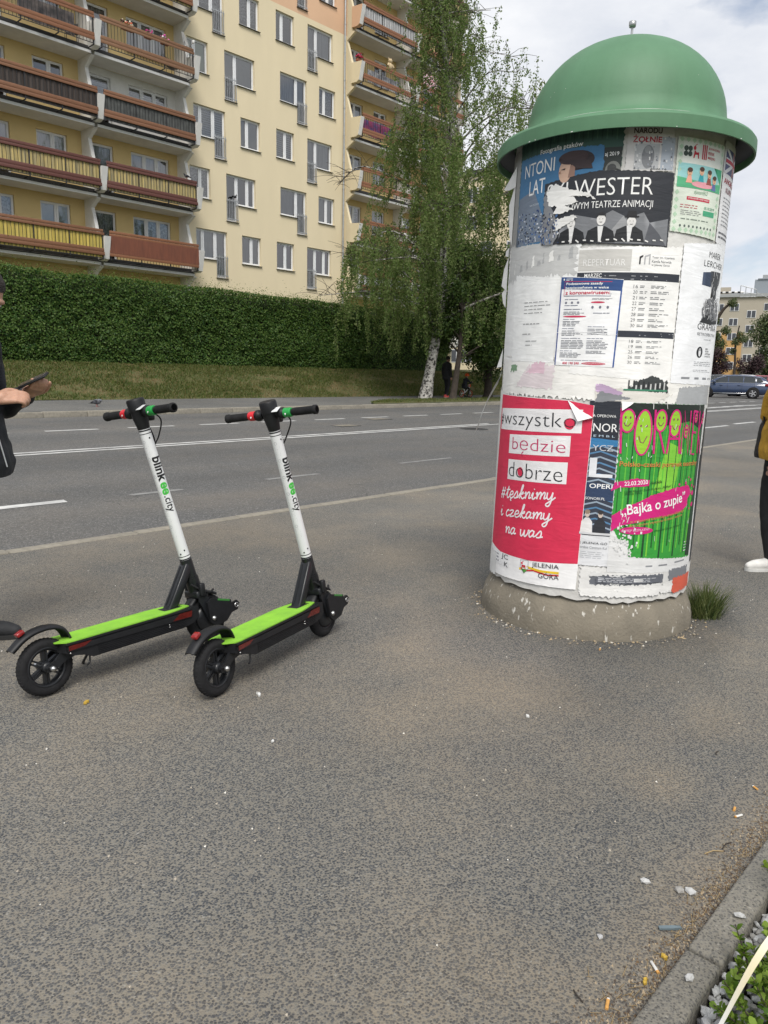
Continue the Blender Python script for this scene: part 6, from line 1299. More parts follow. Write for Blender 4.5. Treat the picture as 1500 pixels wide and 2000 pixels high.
M_eyew = mat('eye_white', (.7, .68, .66), .2); M_iris = mat('iris', (.03, .02, .015), .2)
def head_prims(c, pitch, k=1.0):
    T = Matrix.Translation(c) @ Matrix.Rotation(pitch, 4, 'Y'); P = lambda x, y, z: T @ Vector((x * k, y * k, z * k))
    pr = [('e', (0, 0, 0), (.096 * k, .076 * k, .108 * k), T @ Matrix.Translation((-.005 * k, 0, .02 * k))), ('e', (0, 0, 0), (.066 * k, .056 * k, .07 * k), T @ Matrix.Translation((.03 * k, 0, -.055 * k))), ('e', (0, 0, 0), (.03 * k, .03 * k, .022 * k), T @ Matrix.Translation((.07 * k, 0, -.108 * k))),
          ('t', [P(.085, 0, .015), P(.1, 0, -.012), P(.108, 0, -.03)], [.009 * k, .012 * k, .015 * k]), ('t', [P(.087, -.02, -.068), P(.096, 0, -.066), P(.087, .02, -.068)], [.006 * k, .009 * k, .006 * k]), ('t', [P(.085, -.019, -.078), P(.093, 0, -.079), P(.085, .019, -.078)], [.006 * k, .009 * k, .006 * k]),
          ('t', [P(.078, -.045, .03), P(.09, -.02, .036), P(.09, .02, .036), P(.078, .045, .03)], .011 * k)]
    for s in (-1, 1): pr.append(('e', (0, 0, 0), (.02 * k, .008 * k, .032 * k), T @ Matrix.Translation((-.005 * k, s * .077 * k, -.008 * k)) @ Matrix.Rotation(s * .25, 4, 'Z')))
    return pr, T
def hand_prims(w, d, n, s, curl=.5, k=1.0, thumb=1):
    """w wrist, d direction of the fingers, n out of the back of the hand, s: +1/-1 which side the thumb is on"""
    d = Vector(d).normalized(); n = Vector(n); n = (n - d * n.dot(d)).normalized(); a = d.cross(n) * s; w = Vector(w); pr = []
    pr.append(('t', [w - d * .02 * k, w + d * .03 * k], [.026 * k, .03 * k])); 
    for q in (-.026, -.009, .009, .026): pr.append(('t', [w + d * .02 * k + a * q * .7 * k, w + d * .088 * k + a * q * k], [.016 * k, .0125 * k]))
    for i, (q, L) in enumerate(((.029, .07), (.010, .078), (-.009, .073), (-.027, .058))):
        b = w + d * .088 * k + a * q * k; pts = [b]; dd = d.copy(); 
        for j in range(3):
            ang = curl * (.55 + .35 * j) + .08 * i * curl; dd = (d * cos(ang * (j + 1) * .75) - n * sin(ang * (j + 1) * .75)).normalized(); pts.append(pts[-1] + dd * L * k * (.45, .32, .23)[j])
        pr.append(('t', pts, [.0095 * k, .0090 * k, .0082 * k, .0070 * k]))
    if thumb:
        b = w + d * .025 * k + a * .026 * k; pr.append(('t', [b, b + (d * .6 + a * .7 - n * .25).normalized() * .04 * k, b + (d * .6 + a * .7 - n * .25).normalized() * .04 * k + (d * .9 + a * .1 - n * .35).normalized() * .032 * k, b + (d * .6 + a * .7 - n * .25).normalized() * .04 * k + (d * .9 + a * .0 - n * .45).normalized() * .058 * k], [.0155 * k, .0125 * k, .0105 * k, .0085 * k]))
    return pr
def person(name, label, loc, rotz, H, J, mats, headpitch=.3, hand=None, hairlen=0, hood=None, wide=1.0, hem=.80, skirt=0, sleeve=1.0, belly=0.0, jac_disp=.008, shoe=None, voxel=.006, hairm=None, group=None, brimhat=None, kk=1.0):
    """J: joints for a figure 1.78 tall (x forward, y left); scaled to H"""
    k = H / 1.78; t = thing(name, label, 'person', loc, rotz, group); V = lambda p: Vector(p) * k
    j = {q: V(v) for q, v in J.items()}
    pr = [('t', [j['pelvis'], j['spine'], j['chest']], [.13 * k * wide, .12 * k * wide, .14 * k * wide]), ('t', [j['chest'], j['neck'] - Vector((0, 0, .02)), j['head'] - Vector((0.01, 0, .06 * k))], [.1 * k, .058 * k, .055 * k])]
    hp, TH = head_prims(j['head'], headpitch, k); pr += hp
    for s in 'lr':
        pr.append(('t', [j['sh' + s], j['el' + s], j['wr' + s]], [.052 * k, .04 * k, .028 * k])); pr.append(('t', [j['chest'], j['sh' + s]], [.09 * k, .055 * k]))
        pr.append(('t', [j['hip' + s], j['kn' + s], j['an' + s]], [.085 * k, .057 * k, .036 * k])); pr.append(('t', [j['pelvis'], j['hip' + s]], [.11 * k, .09 * k]))
        pr.append(('t', [j['an' + s] - Vector((.03 * k, 0, .03 * k)), j['an' + s] + Vector((.05 * k, 0, -.04 * k)), j['an' + s] + Vector((.09 * k, 0, -.045 * k))], [.03 * k, .026 * k, .02 * k]))
        if hand and s in hand: pr += hand_prims(j['wr' + s], *hand[s], k=k)
        else: pr += hand_prims(j['wr' + s], (j['wr' + s] - j['el' + s]), (0, 1 if s == 'l' else -1, 0), 1 if s == 'l' else 1, .7, k)
    obj('body', blob(pr, voxel, 3), mats['skin'], t)
    for s in (-1, 1):
        e = obj('eye', MB().sphere(TH @ Vector((.078 * k, s * .031 * k, .012 * k)), .0125 * k, 10, 8), M_eyew, t); obj('iris', MB().sphere(TH @ Vector((.0865 * k, s * .031 * k, .010 * k)), .0058 * k, 8, 6), M_iris, e)
    hr = [('e', (0, 0, 0), (.106 * k, .086 * k, .108 * k), TH @ Matrix.Translation((-.016 * k, 0, .038 * k)))]
    if hairlen: hr += [('t', [TH @ Vector((-.06 * k, 0, .05 * k)), TH @ Vector((-.1 * k, 0, -.06 * k)), TH @ Vector((-.1 * k, 0, -.06 * k - hairlen))], [.08 * k, .075 * k, .05 * k])]
    hm = blob(hr, .007, 2, .006, 45)
    bm = bmesh.new(); bm.from_mesh(hm); TI = TH.inverted()
    kill = [v for v in bm.verts if (lambda q: q.x > .045 * k and q.z < .075 * k or (q.z < -.02 * k and q.x > -.03 * k) or (q.z < -.075 * k and not hairlen))(TI @ v.co)]
    bmesh.ops.delete(bm, geom=kill, context='VERTS'); bm.to_mesh(hm); bm.free(); obj('hair', hm, hairm or M_hair, t)
    # clothes
    jr = [('t', [j['chest'] + Vector((0, 0, .06 * k)), j['spine'], j['pelvis'] - Vector((0, 0, .02 * k)), Vector((j['pelvis'].x + belly, 0, hem * k))], [.150 * k * wide, .155 * k * wide, .165 * k * wide, .175 * k * wide]), ('e', (0, 0, 0), (.13 * k * wide, .2 * k, .12 * k), Matrix.Translation(j['chest'])), ('t', [j['neck'] + Vector((-.015, 0, -.05 * k)), j['neck'] + Vector((-.0, 0, .015 * k))], [.08 * k, .07 * k])]
    for s in 'lr':
        sg = 1 if s == 'l' else -1; w_ = j['el' + s].lerp(j['wr' + s], .93 * sleeve)
        jr += [('t', [j['chest'] + Vector((0, sg * .05, .03 * k)), j['sh' + s], j['el' + s], w_], [.11 * k, .075 * k, .062 * k, .047 * k]), ('t', [Vector((j['pelvis'].x, sg * .06 * k, j['pelvis'].z + .1 * k)), Vector((j['pelvis'].x + .01 + belly, sg * .08 * k, hem * k))], [.15 * k * wide, .145 * k * wide])]
    jm = blob(jr, .011, 5, jac_disp, 13, .9)
    bm = bmesh.new(); bm.from_mesh(jm); bmesh.ops.bisect_plane(bm, geom=bm.verts[:] + bm.edges[:] + bm.faces[:], plane_co=(0, 0, (hem - .06) * k), plane_no=(0, 0, 1), clear_inner=True); bm.to_mesh(jm); bm.free()
    jo = obj('jacket', jm, mats['top'], t)
    if mats.get('zip'):
        zz = MB(); zz.tube([Vector((.175 * k * wide + belly + .008, -.03, .87 * k)), Vector((.165 * k * wide + belly * .6, -.03, 1.0 * k)), Vector((.158 * k * wide + .01, -.03, 1.13 * k)), Vector((.16 * k * wide, -.02, 1.35 * k))], .004, 6); obj('zip', zz, mats['zip'], jo)
    tr = [('t', [j['pelvis'] + Vector((0, 0, .06 * k)), j['pelvis'] - Vector((0, 0, .04 * k))], [.135 * k * wide, .135 * k * wide])]
    fit = mats.get('fit', 1.0)
    for s in 'lr': tr.append(('t', [j['hip' + s], j['kn' + s], j['an' + s] + Vector((0, 0, .0 * k))], [.1 * k * fit, .068 * k * fit, .05 * k * fit])); tr.append(('t', [j['pelvis'], j['hip' + s]], [.125 * k, .105 * k * fit]))
    obj('trousers', blob(tr, .010, 4, .005, 16, .5), mats['legs'], t)
    for s in 'lr':
        a = j['an' + s]; ft = Vector((a.x, a.y, 0)); ang = shoe[s] if shoe else 0; R_z = Matrix.Translation(ft) @ Matrix.Rotation(ang, 4, 'Z')
        sp = [('t', [R_z @ Vector(q) for q in ((-.055 * k, 0, .055 * k), (.05 * k, 0, .05 * k), (.13 * k, 0, .042 * k), (.17 * k, 0, .036 * k))], [.04 * k, .043 * k, .04 * k, .03 * k]), ('t', [R_z @ Vector((-.03 * k, 0, .06 * k)), R_z @ Vector((-.01 * k, 0, .105 * k))], [.042 * k, .043 * k])]
        sm = blob(sp, .006, 3); 
        for v in sm.vertices: v.co.z = max(v.co.z, .016)
        so_ = obj('shoe', sm, mats['shoe'], t)
        sl = MB(); out_ = [(-.098, -.012), (-.09, -.035), (-.05, -.043), (.04, -.044), (.13, -.043), (.18, -.032), (.203, 0), (.18, .032), (.13, .043), (.04, .044), (-.05, .043), (-.09, .035), (-.098, .012)]
        sl.prism([(x * k, y * k) for x, y in out_], 'z', 0.0, .022 * k, R_z, True); obj('sole', sl, mats['sole'], so_)
        if mats.get('lace'):
            lc = MB()
            for q in range(5): lc.tube([R_z @ Vector(((.045 + q * .017) * k, -.022 * k, (.086 - q * .006) * k)), R_z @ Vector(((.05 + q * .017) * k, 0, (.093 - q * .006) * k)), R_z @ Vector(((.055 + q * .017) * k, .022 * k, (.086 - q * .006) * k))], .0035 * k, 6)
            obj('laces', lc, mats['lace'], so_)
    return t, j, k
STAND = dict(pelvis=(0, 0, .95), spine=(0, 0, 1.13), chest=(.0, 0, 1.34), neck=(.015, 0, 1.47), head=(.05, 0, 1.635), hipl=(0, .1, .91), hipr=(0, -.1, .91), knl=(.03, .115, .5), knr=(.03, -.115, .5), anl=(-.02, .125, .085), anr=(-.02, -.125, .085),
    shl=(0, .195, 1.41), shr=(0, -.195, 1.41), ell=(-.02, .25, 1.12), elr=(-.02, -.25, 1.12), wrl=(.06, .24, .88), wrr=(.06, -.24, .88))
M_navy = mat('navy_jacket_cloth', (0.010, 0.012, 0.017), .75, var=.3, vscale=14, bump=.3, bscale=120); M_jeans = mat('dark_jeans', (0.018, 0.022, 0.032), .9, var=.3, vscale=30, bump=.3, bscale=300)
M_bshoe = mat('black_shoe', (0.015, 0.016, 0.018), .7, var=.3, vscale=30, bump=.3, bscale=300); M_sole = mat('dark_sole', (0.02, 0.02, 0.02), .8); M_wsole = mat('white_sole', (.62, .62, .6), .6, var=.1, vscale=30)
AZM = rad(-47); MB_ = Vector((1.17, 3.705, 0))
J = dict(STAND); J.update(ell=(.05, .25, 1.13), elr=(.03, -.25, 1.12), wrl=(.265, .10, 1.195), wrr=(.205, -.075, 1.175), chest=(.035, 0, 1.34), neck=(.07, 0, 1.465), head=(.125, 0, 1.61), shl=(.03, .195, 1.41), shr=(.03, -.195, 1.41), anl=(-.06, .13, .085), anr=(-.10, -.12, .085), knl=(-.01, .12, .5), knr=(-.02, -.115, .5))
man, jm_, km = person('person', 'person in a dark zipped jacket cut by the left edge, thumbing a phone', MB_, AZM, 1.78, J, dict(skin=M_skin, top=M_navy, legs=M_jeans, shoe=M_bshoe, sole=M_sole, lace=M_sole, zip=M_steel), headpitch=.6, hem=.88, wide=1.03, sleeve=.98, belly=.028,
    hand={'l': ((.75, -.55, .25), (-.2, -.1, -1), 1, 1.0), 'r': ((.95, .25, .1), (-.1, -.75, .75), -1, .75)}, voxel=.0048, shoe={'l': .12, 'r': -.1})
TP = Matrix.Rotation(rad(-24), 4, 'Y') @ Matrix.Rotation(rad(18), 4, 'X')
ph = thing('phone', 'dark smartphone held in both hands at the left edge', 'phone', MB_ + Matrix.Rotation(AZM, 3, 'Z') @ Vector((.335, .02, 1.255)), AZM)
obj('case', MB().bevbox(-.068, .068, -.034, .034, -.0055, .0055, .005, TP), M_black, ph); obj('screen', MB().box(-.064, .064, -.031, .031, .0057, .0062, TP), mat('phone_glass', (.05, .05, .055), .08), ph)
# person in yellow at the right edge
M_must = mat('mustard_jacket_cloth', (0.50, 0.285, 0.03), .85, var=.12, vscale=12, bump=.35, bscale=150); M_legg = mat('black_leggings', (0.010, 0.010, 0.012), .8, var=.3, vscale=20, bump=.2, bscale=250); M_wshoe = mat('white_canvas_shoe', (.66, .65, .62), .7, var=.08, vscale=20, bump=.2, bscale=200)
WB = Vector((5.575, 1.475, 0)); AZW = rad(140)
J = dict(STAND); J.update(ell=(.02, .23, 1.15), elr=(.03, -.225, 1.15), wrl=(.05, .10, 1.30), wrr=(.0, .02, 1.30), shl=(0, .18, 1.40), shr=(0, -.16, 1.40), anl=(-.14, .10, .085), anr=(-.03, -.10, .085), knl=(-.03, .1, .5))
wom, jw, kw = person('person', 'person in a mustard jacket and black leggings at the right edge', WB, AZW, 1.68, J, dict(skin=M_skin, top=M_must, legs=M_legg, shoe=M_wshoe, sole=M_wsole, lace=M_white, fit=.9), headpitch=.35, hem=.9, wide=.98, hairlen=.18, hairm=M_hairb, jac_disp=.011)
st_ = MB()
for (px_, pz) in ((.16, .93), (.13, .99)):
    for k in range(5):
        pass
bagm = mat('black_quilted_bag', (0.022, 0.021, 0.022), .6, var=.5, vscale=60, bump=.9, bscale=75)
bw = lambda p: WB + Matrix.Rotation(AZW, 3, 'Z') @ Vector(p)
hb_ = thing('handbag', 'black quilted handbag hanging from the bent arm of the person in mustard', 'handbag', bw((.04, -.21, .79)), AZW + 1.1)
bm_ = blob([('t', [(.0, .0, .04), (.0, .0, .28)], [.1, .075]), ('t', [(-.10, 0, .05), (-.06, 0, .28)], [.06, .05]), ('t', [(.11, 0, .06), (.05, 0, .28)], [.06, .05])], .012, 4, .006, 30)
for v in bm_.vertices: v.co.x *= .9; v.co.y *= .62; v.co.z = max(v.co.z * .74, .0)
obj('bag', bm_, bagm, hb_)
for s in (-1, 1): obj('handle', MB().tube(catmull([(-.05, s * .02, .22), (-.03, s * .025, .29), (.0, s * .02, .33), (.03, s * .025, .29), (.05, s * .02, .22)], 4), .006, 8), M_legg, hb_)
# people beyond the road
J = dict(STAND); J.update(knl=(.08, .1, .5), anl=(.06, .11, .085), anr=(-.08, -.1, .085), wrl=(.05, .26, .88))
person('person', 'person in black with bright coral shoes behind the birch', (25.25, 20.1, gz(25.2, 20.1)), rad(-10), 1.72, J, dict(skin=M_skin, top=M_legg, legs=M_legg, shoe=flatm((238, 96, 90)), sole=flatm((240, 170, 160)), fit=.95), voxel=.009, hem=.82)
J = dict(STAND); J.update(pelvis=(-.05, 0, .72), spine=(-.0, 0, .9), chest=(.08, 0, 1.1), neck=(.13, 0, 1.25), head=(.18, 0, 1.42), hipl=(-.02, .1, .70), hipr=(-.02, -.1, .70), knl=(.3, .15, .62), knr=(.28, -.15, .52), anl=(.22, .15, .22), anr=(.16, -.15, .12), shl=(.08, .18, 1.15), shr=(.08, -.18, 1.15), ell=(.26, .26, .98), elr=(.26, -.26, .98), wrl=(.47, .22, 1.02), wrr=(.47, -.22, 1.02))
ch_, jc, kc = person('person', 'small child with an orange helmet riding a little bike behind the trees', (26.2, 19.85, gz(26.2, 19.85) + .02), rad(-5), 1.12, J, dict(skin=M_skin, top=M_navy, legs=M_legg, shoe=M_bshoe, sole=M_sole, fit=.9), voxel=.009, hem=.66)
hh = thing('helmet', 'orange helmet on the small child behind the trees', 'helmet', (26.2, 19.85, gz(26.2, 19.85) + .02), rad(-5))
obj('shell', MB().lathe([(.001, .1), (.05, .09), (.085, .06), (.1, .01), (.098, -.03)], 18, Matrix.Translation(Vector((.175, 0, 1.455)) * kc)), flatm((236, 96, 40)), hh)
bk_ = thing('child_bike', 'little orange wheeled bike under the small child behind the trees', 'bicycle', (26.2, 19.85, gz(26.2, 19.85) + .006), rad(-5))
RXm = Matrix.Rotation(rad(90), 4, 'X')
for x_ in (-.2, .36):
    T = Matrix.Translation((x_, 0, .16)) @ RXm; w_ = obj('wheel', MB().lathe([(.12, -.012), (.13, -.012), (.13, .012), (.12, .012), (.12, -.012)], 24, T), flatm((236, 120, 90)), bk_); obj('tyre', MB().lathe([(.13, -.016), (.152, -.014), (.158, 0), (.152, .014), (.13, .016)], 24, T), M_rubber, w_)
    sp_ = MB()
    for k in range(6): sp_.tube([T @ Vector((0, 0, 0)), T @ Vector((.125 * cos(k * pi / 3), .125 * sin(k * pi / 3), 0))], .003, 4)
    obj('spokes', sp_, M_white, w_)
obj('frame', MB().tube([(-.2, 0, .16), (.02, 0, .2), (.28, 0, .42)], .018, 8).tube([(.02, 0, .2), (-.07, 0, .40)], .016, 8).tube([(.36, 0, .16), (.28, 0, .42), (.26, 0, .56)], .015, 8), M_white, bk_); obj('saddle', MB().bevbox(-.16, .02, -.05, .05, .40, .44, .02), M_black, bk_); obj('handlebar', MB().tube([(.22, .2, .62), (.27, 0, .58), (.22, -.2, .62)], .011, 8), M_black, bk_); obj('front_plate', MB().bevbox(.28, .31, -.07, .07, .44, .56, .01), flatm((238, 110, 60)), bk_)

# ------------------------------------------------------------------ pigeons
M_pig = mat('pigeon_grey', (.16, .17, .19), .7, col2=(.05, .05, .06), vscale=14, detail=3); M_pigw = mat('pigeon_white', (.6, .6, .58), .7, col2=(.3, .3, .31), vscale=18, detail=3); M_pigd = mat('pigeon_dark', (.03, .03, .034), .6, var=.3); M_pinkl = mat('pigeon_leg', (.4, .12, .1), .6); M_beak = mat('beak', (.08, .07, .06), .5)
def pigeon(label, loc, rz, m, low=0.0):
    t = thing('pigeon', label, 'pigeon', loc, rz)
    b = blob([('e', (0, 0, .12), (.11, .06, .065)), ('t', [(.06, 0, .15), (.10, 0, .2 - low), (.125, 0, .235 - 2 * low)], [.045, .03, .028]), ('t', [(-.08, 0, .11), (-.17, 0, .085)], [.04, .02])], .008, 3)
    obj('body', b, m, t)
    for s in (-1, 1):
        obj('wing', MB().add([(.06, s * .055, .16), (.0, s * .066, .165), (-.12, s * .045, .12), (-.18, s * .02, .085), (-.06, s * .064, .09), (.04, s * .062, .1)], [(0, 1, 2, 3, 4, 5)], True), M_pigd if m is not M_pigw else M_pig, t); obj('leg', MB().tube([(.0, s * .025, .075), (.005, s * .028, .0)], .006, 6).tube([(-.01, s * .028, .004), (.035, s * .03, .004)], .004, 5), M_pinkl, t)
    obj('tail', MB().add([(-.1, -.03, .11), (-.1, .03, .11), (-.235, .035, .075), (-.235, -.035, .075)], [(0, 1, 2, 3)]), M_pigd, t); obj('beak', MB().lathe([(.007, 0), (.001, .03)], 6, Matrix.Translation((.148, 0, .23 - 2 * low)) @ Matrix.Rotation(rad(100), 4, 'Y')), M_beak, t)
pigeon('dark grey pigeon walking on the far pavement above the left scooter', (8.98, 18.31, gz(9, 18.31) + .003), rad(-60), M_pig, .04)
pigeon('mostly white pigeon on the far pavement below the phone', (7.81, 19.9, gz(7.8, 19.9) + .003), rad(-50), M_pigw, .05)
pigeon('dark pigeon perched on a window railing of the cream wall', (23.62, WY - .036, Z0 + ST + 1.055), rad(20), M_pigd)
pigeon('dark pigeon perched on the dark red balcony rail', (20.2, 31.49, Z0 + ST + 1.212), rad(170), M_pigd, .02)

# ------------------------------------------------------------------ cars
M_carb = mat('dark_blue_car_paint', (0.020, 0.040, 0.095), .25, coat=1.0, var=.05); M_carr = mat('red_car_paint', (0.28, 0.022, 0.03), .25, coat=1.0, var=.05); M_carw = mat('white_car_paint', (.62, .62, .62), .25, coat=1.0); M_card = mat('dark_car_paint', (.02, .02, .022), .25, coat=1.0)
M_cglass = mat('car_glass', (0.03, 0.036, 0.04), .05, coat=.6); M_chrome = mat('chrome', (.75, .75, .75), .12, metal=1.0); M_alloy = mat('alloy_rim', (.55, .55, .56), .3, metal=.8)
def make_car(label, paint):
    """estate car; x forward, origin on the ground below its middle"""
    t = thing('parked_car', label, 'car', group='cars parked beyond the road')
    # body loft: stations along x with half width, sill height, beltline, and roof
    stx = [-2.28, -2.2, -1.9, -1.3, -.6, .2, .75, 1.3, 1.85, 2.15, 2.3]
    hw = [.70, .80, .87, .895, .90, .90, .895, .88, .84, .74, .6]; zl = [.40, .27, .22, .2, .2, .2, .2, .2, .22, .26, .36]; zb = [.92, .96, .97, .965, .96, .95, .945, .90, .82, .74, .62]; n = len(stx); vs = []
    for i in range(n):
        w_, a, b = hw[i], zl[i], zb[i]; m_ = (a + b) / 2
        half = [(0, a), (w_ * .8, a), (w_ * .97, a + .06), (w_, m_ - .05), (w_ * .99, m_ + .1), (w_ * .93, b - .03), (w_ * .84, b), (0, b + .02)]
        ring = half + [(-y, z) for y, z in half[-2:0:-1]]; vs += [(stx[i], y, z) for y, z in ring]
    m = 14; body = MB().add(vs, [(i * m + k, i * m + (k + 1) % m, (i + 1) * m + (k + 1) % m, (i + 1) * m + k) for i in range(n - 1) for k in range(m)], True); body.add(vs[:m], [tuple(range(m))]); body.add(vs[-m:], [tuple(range(m))])
    o = obj('body', body, paint, t)
    rx = [-2.2, -2.02, -1.7, -1.0, -.2, .35, .8, 1.42]; rz = [1.0, 1.2, 1.38, 1.455, 1.47, 1.43, 1.26, .94]; rw = [.62, .64, .655, .665, .67, .665, .65, .62]; bw_ = [.76, .77, .775, .78, .785, .785, .785, .76]; vs = []
    for x_, z_, a, b in zip(rx, rz, rw, bw_):
        zz = min(z_, 1.0); f = max(.02, (z_ - .94) / .53); hwid = b + (a - b) * f
        vs += [(x_, -b, .93), (x_, -hwid, z_ - .04 * f), (x_, -hwid * .82, z_), (x_, hwid * .82, z_), (x_, hwid, z_ - .04 * f), (x_, b, .93)]
    m = 6; ro = MB().add(vs, [(i * m + k, i * m + k + 1, (i + 1) * m + k + 1, (i + 1) * m + k) for i in range(len(rx) - 1) for k in range(m - 1)], True); obj('roof', ro, paint, t)
    def at(x_, f, s, off=.006):
        z_ = [a + (b - a) * max(0, min(1, (x_ - x0) / (x1 - x0))) for (x0, x1, a, b) in zip(rx, rx[1:], rz, rz[1:]) if x0 <= x_ <= x1][0]; ft = max(.02, (z_ - .94) / .53); top = Vector((x_, s * (.78 + (.665 - .78) * ft), z_ - .04 * ft)); bt_ = Vector((x_, s * .783, .95)); p = bt_.lerp(top, f); p.y += s * off; return p
    for s in (-1, 1):
        for nm, pts in (('side_window', [(-.72, .08), (-.72, .88), (.1, .88), (.1, .08)]), ('side_window', [(.16, .08), (.16, .88), (.55, .86), (1.12, .12)]), ('side_window', [(-1.45, .08), (-1.4, .86), (-.78, .88), (-.78, .08)]), ('side_window', [(-1.9, .35), (-1.72, .8), (-1.5, .84), (-1.52, .1)])):
            g = MB().add([at(x_, f, s) for x_, f in pts], [(0, 1, 2, 3)]); obj(nm, g, M_cglass, t)
        ct = MB().tube([at(x_, .02, s, .012) for x_ in (-1.9, -1.2, -.4, .4, 1.2)], .014, 6); ct.tube([at(x_, .95, s, .012) for x_ in (-1.75, -1.2, -.4, .3, .75)], .01, 6); obj('window_trim', ct, M_chrome, t)
        mr_ = MB().bevbox(.86, 1.02, min(s * .84, s * 1.02), max(s * .84, s * 1.02), .95, 1.07, .03); obj('mirror', mr_, paint, t)
        for x_ in (-.62, .42): obj('door_handle', MB().bevbox(x_, x_ + .2, min(s * .885, s * .915), max(s * .885, s * .915), .80, .825, .008), paint, o)
        ds = MB()
        for x_ in (-1.42, -.7, .14, 1.12): ds.box(x_ - .004, x_ + .004, min(s * .892, s * .903), max(s * .892, s * .903), .28, .9)
        obj('door_gap', ds, M_dark, o); obj('sill_trim', MB().bevbox(-.95, .95, min(s * .89, s * .915), max(s * .89, s * .915), .27, .32, .008), M_chrome, o); obj('headlight', MB().sphere((2.06, s * .58, .68), (.16, .14, .06), 12, 8), M_cglass, t); obj('tail_light', MB().bevbox(-2.27, -2.0, min(s * .6, s * .86), max(s * .6, s * .86), .78, .92, .03), M_redl, t)
        for x_ in (-1.36, 1.36):
            arch = MB().lathe([(.36, -.01), (.385, -.01), (.385, .03), (.36, .03)], 24, Matrix.Translation((x_, s * .885, .33)) @ RX); arch.lathe([(.001, .0), (.36, .0)], 24, Matrix.Translation((x_, s * .905, .33)) @ RX); obj('wheel_arch', arch, M_dark, t)
            T = Matrix.Translation((x_, s * .86, .32)) @ RX; w_ = obj('wheel', MB().lathe([(.001, -.05), (.2, -.045), (.215, -.06), (.215, .06), (.2, .045), (.001, .05)], 28, T), M_dark, t); obj('tyre', MB().lathe([(.21, -.08), (.24, -.1), (.3, -.1), (.318, -.07), (.318, .07), (.3, .1), (.24, .1), (.21, .08)], 32, T), M_rubber, w_)
            al = MB(); al.lathe([(.195, -.072), (.218, -.078), (.218, .078), (.195, .072), (.195, -.072)], 28, T)
            for k in range(5): al.box(.02, .205, -.034, .034, -.07, .07, T @ Matrix.Rotation(2 * pi * k / 5, 4, 'Z'))
            obj('rim', al, M_alloy, w_)
    ws = MB().add([(1.38, -.6, .965), (1.38, .6, .965), (.84, .56, 1.252), (.84, -.56, 1.252)], [(0, 1, 2, 3)]); ws.v = [(x + .012, y, z + .014) for x, y, z in ws.v]; obj('windscreen', ws, M_cglass, t); rwn = MB().add([(-2.19, -.58, 1.02), (-2.19, .58, 1.02), (-2.03, .54, 1.2), (-2.03, -.54, 1.2)], [(0, 1, 2, 3)]); rwn.v = [(x - .012, y, z + .01) for x, y, z in rwn.v]; obj('rear_window', rwn, M_cglass, t)
    obj('number_plate', MB().box(-2.31, -2.295, -.26, .26, .62, .73), M_white, t); obj('grille', MB().bevbox(2.2, 2.31, -.4, .4, .42, .56, .03), M_black, t)
    return t
def recolour(root, paint):
    for o in COL.objects:
        q = o
        while q.parent: q = q.parent
        if q == root and o.type == 'MESH' and o.material_slots and o.material_slots[0].material == M_carb: o.material_slots[0].link = 'OBJECT'; o.material_slots[0].material = paint
car = make_car('dark blue estate car parked beyond the road right of the column', M_carb)
cpos = [('red car parked just behind the dark blue estate', (56.0, 17.3), 98, M_carr), ('white car parked far back beneath the grey block', (71.5, 23.6), 112, M_carw), ('dark car parked far back beside the pruned tree', (66.4, 23.8), 110, M_card)]
for lb, (x_, y_), a_, pm_ in cpos: recolour(copy_tree(car, lb, (x_, y_, gz(x_, y_) + .005), rad(a_)), pm_)
car.location = (51.5, 17.5, gz(51.5, 17.5)); car.rotation_euler = (0, 0, rad(106))

# ------------------------------------------------------------------ far right: grey block, trees, striped arm
bF = rad(18.4); fu = Vector((sin(bF), -cos(bF), 0)); fv = Vector((cos(bF), sin(bF), 0)); O3 = Vector((156.7, 51.7, 1.2))
M_gre = mat('grey_beige_render', (.40, .36, .29), .9, var=.06, vscale=.2); M_or3 = mat('ochre_render', (.50, .30, .12), .9, var=.06, vscale=.2)
b3 = thing('apartment_building', 'distant grey five storey block with ochre lower bays at the right edge', 'building', tuple(O3), atan2(fu.y, fu.x))
wl = MB(); wl.box(-16, 30, 0, 12, -.5, 15.9); obj('wall', wl, M_gre, b3); obj('roof', MB().box(-16.3, 30.3, -.4, 12.3, 15.9, 16.5), mat('grey_parapet', (.33, .34, .34), .8), b3)
obj('ochre_bay', MB().box(-6.2, -.3, -.25, -.005, -.5, 9.2), M_or3, b3)
hu = obj('roof_hut', MB().box(.9, 3.9, 2, 5, 16.5, 19.3).box(1.4, 4.2, 1.8, 5.2, 19.3, 19.5), mat('blue_grey_cladding', (.25, .28, .31), .6), b3); obj('chimney', MB().box(-6, -3.2, 2, 4, 16.5, 18.0), M_gre, b3); obj('chimney', MB().box(9.5, 11.5, 2, 4, 16.5, 19.2), M_gre, b3); obj('vent', MB().box(2.2, 3.2, 2.5, 3.5, 19.5, 20.2), M_galv, hu)
win3 = MB().box(-.8, .8, -.08, .1, 0, 1.4).mesh('window'); win3.materials.append(M_pvc); pan3 = MB().box(-.72, -.06, -.1, -.081, .08, 1.32).box(.06, .72, -.1, -.081, .08, 1.32).mesh('pane'); pan3.materials.append(pmesh.materials[0])
for k in range(5):
    for u_, dz_, dy in ((-11.5, 0, 0), (-8.3, 0, 0), (-4.9, 0, -.25), (-2.2, 0, -.25), (.85, -1.3, 0), (3.7, 0, 0), (7.0, 0, 0), (10.2, 0, 0), (13.5, 0, 0), (17, 0, 0)):
        z_ = 2.35 + k * 2.76 + dz_ - .1
        if dy and z_ > 10: dy = 0
        if z_ < 1 and dz_: continue
        o = obj('window', win3, None, b3, (u_, dy - .005, z_)); obj('pane', pan3, None, o)
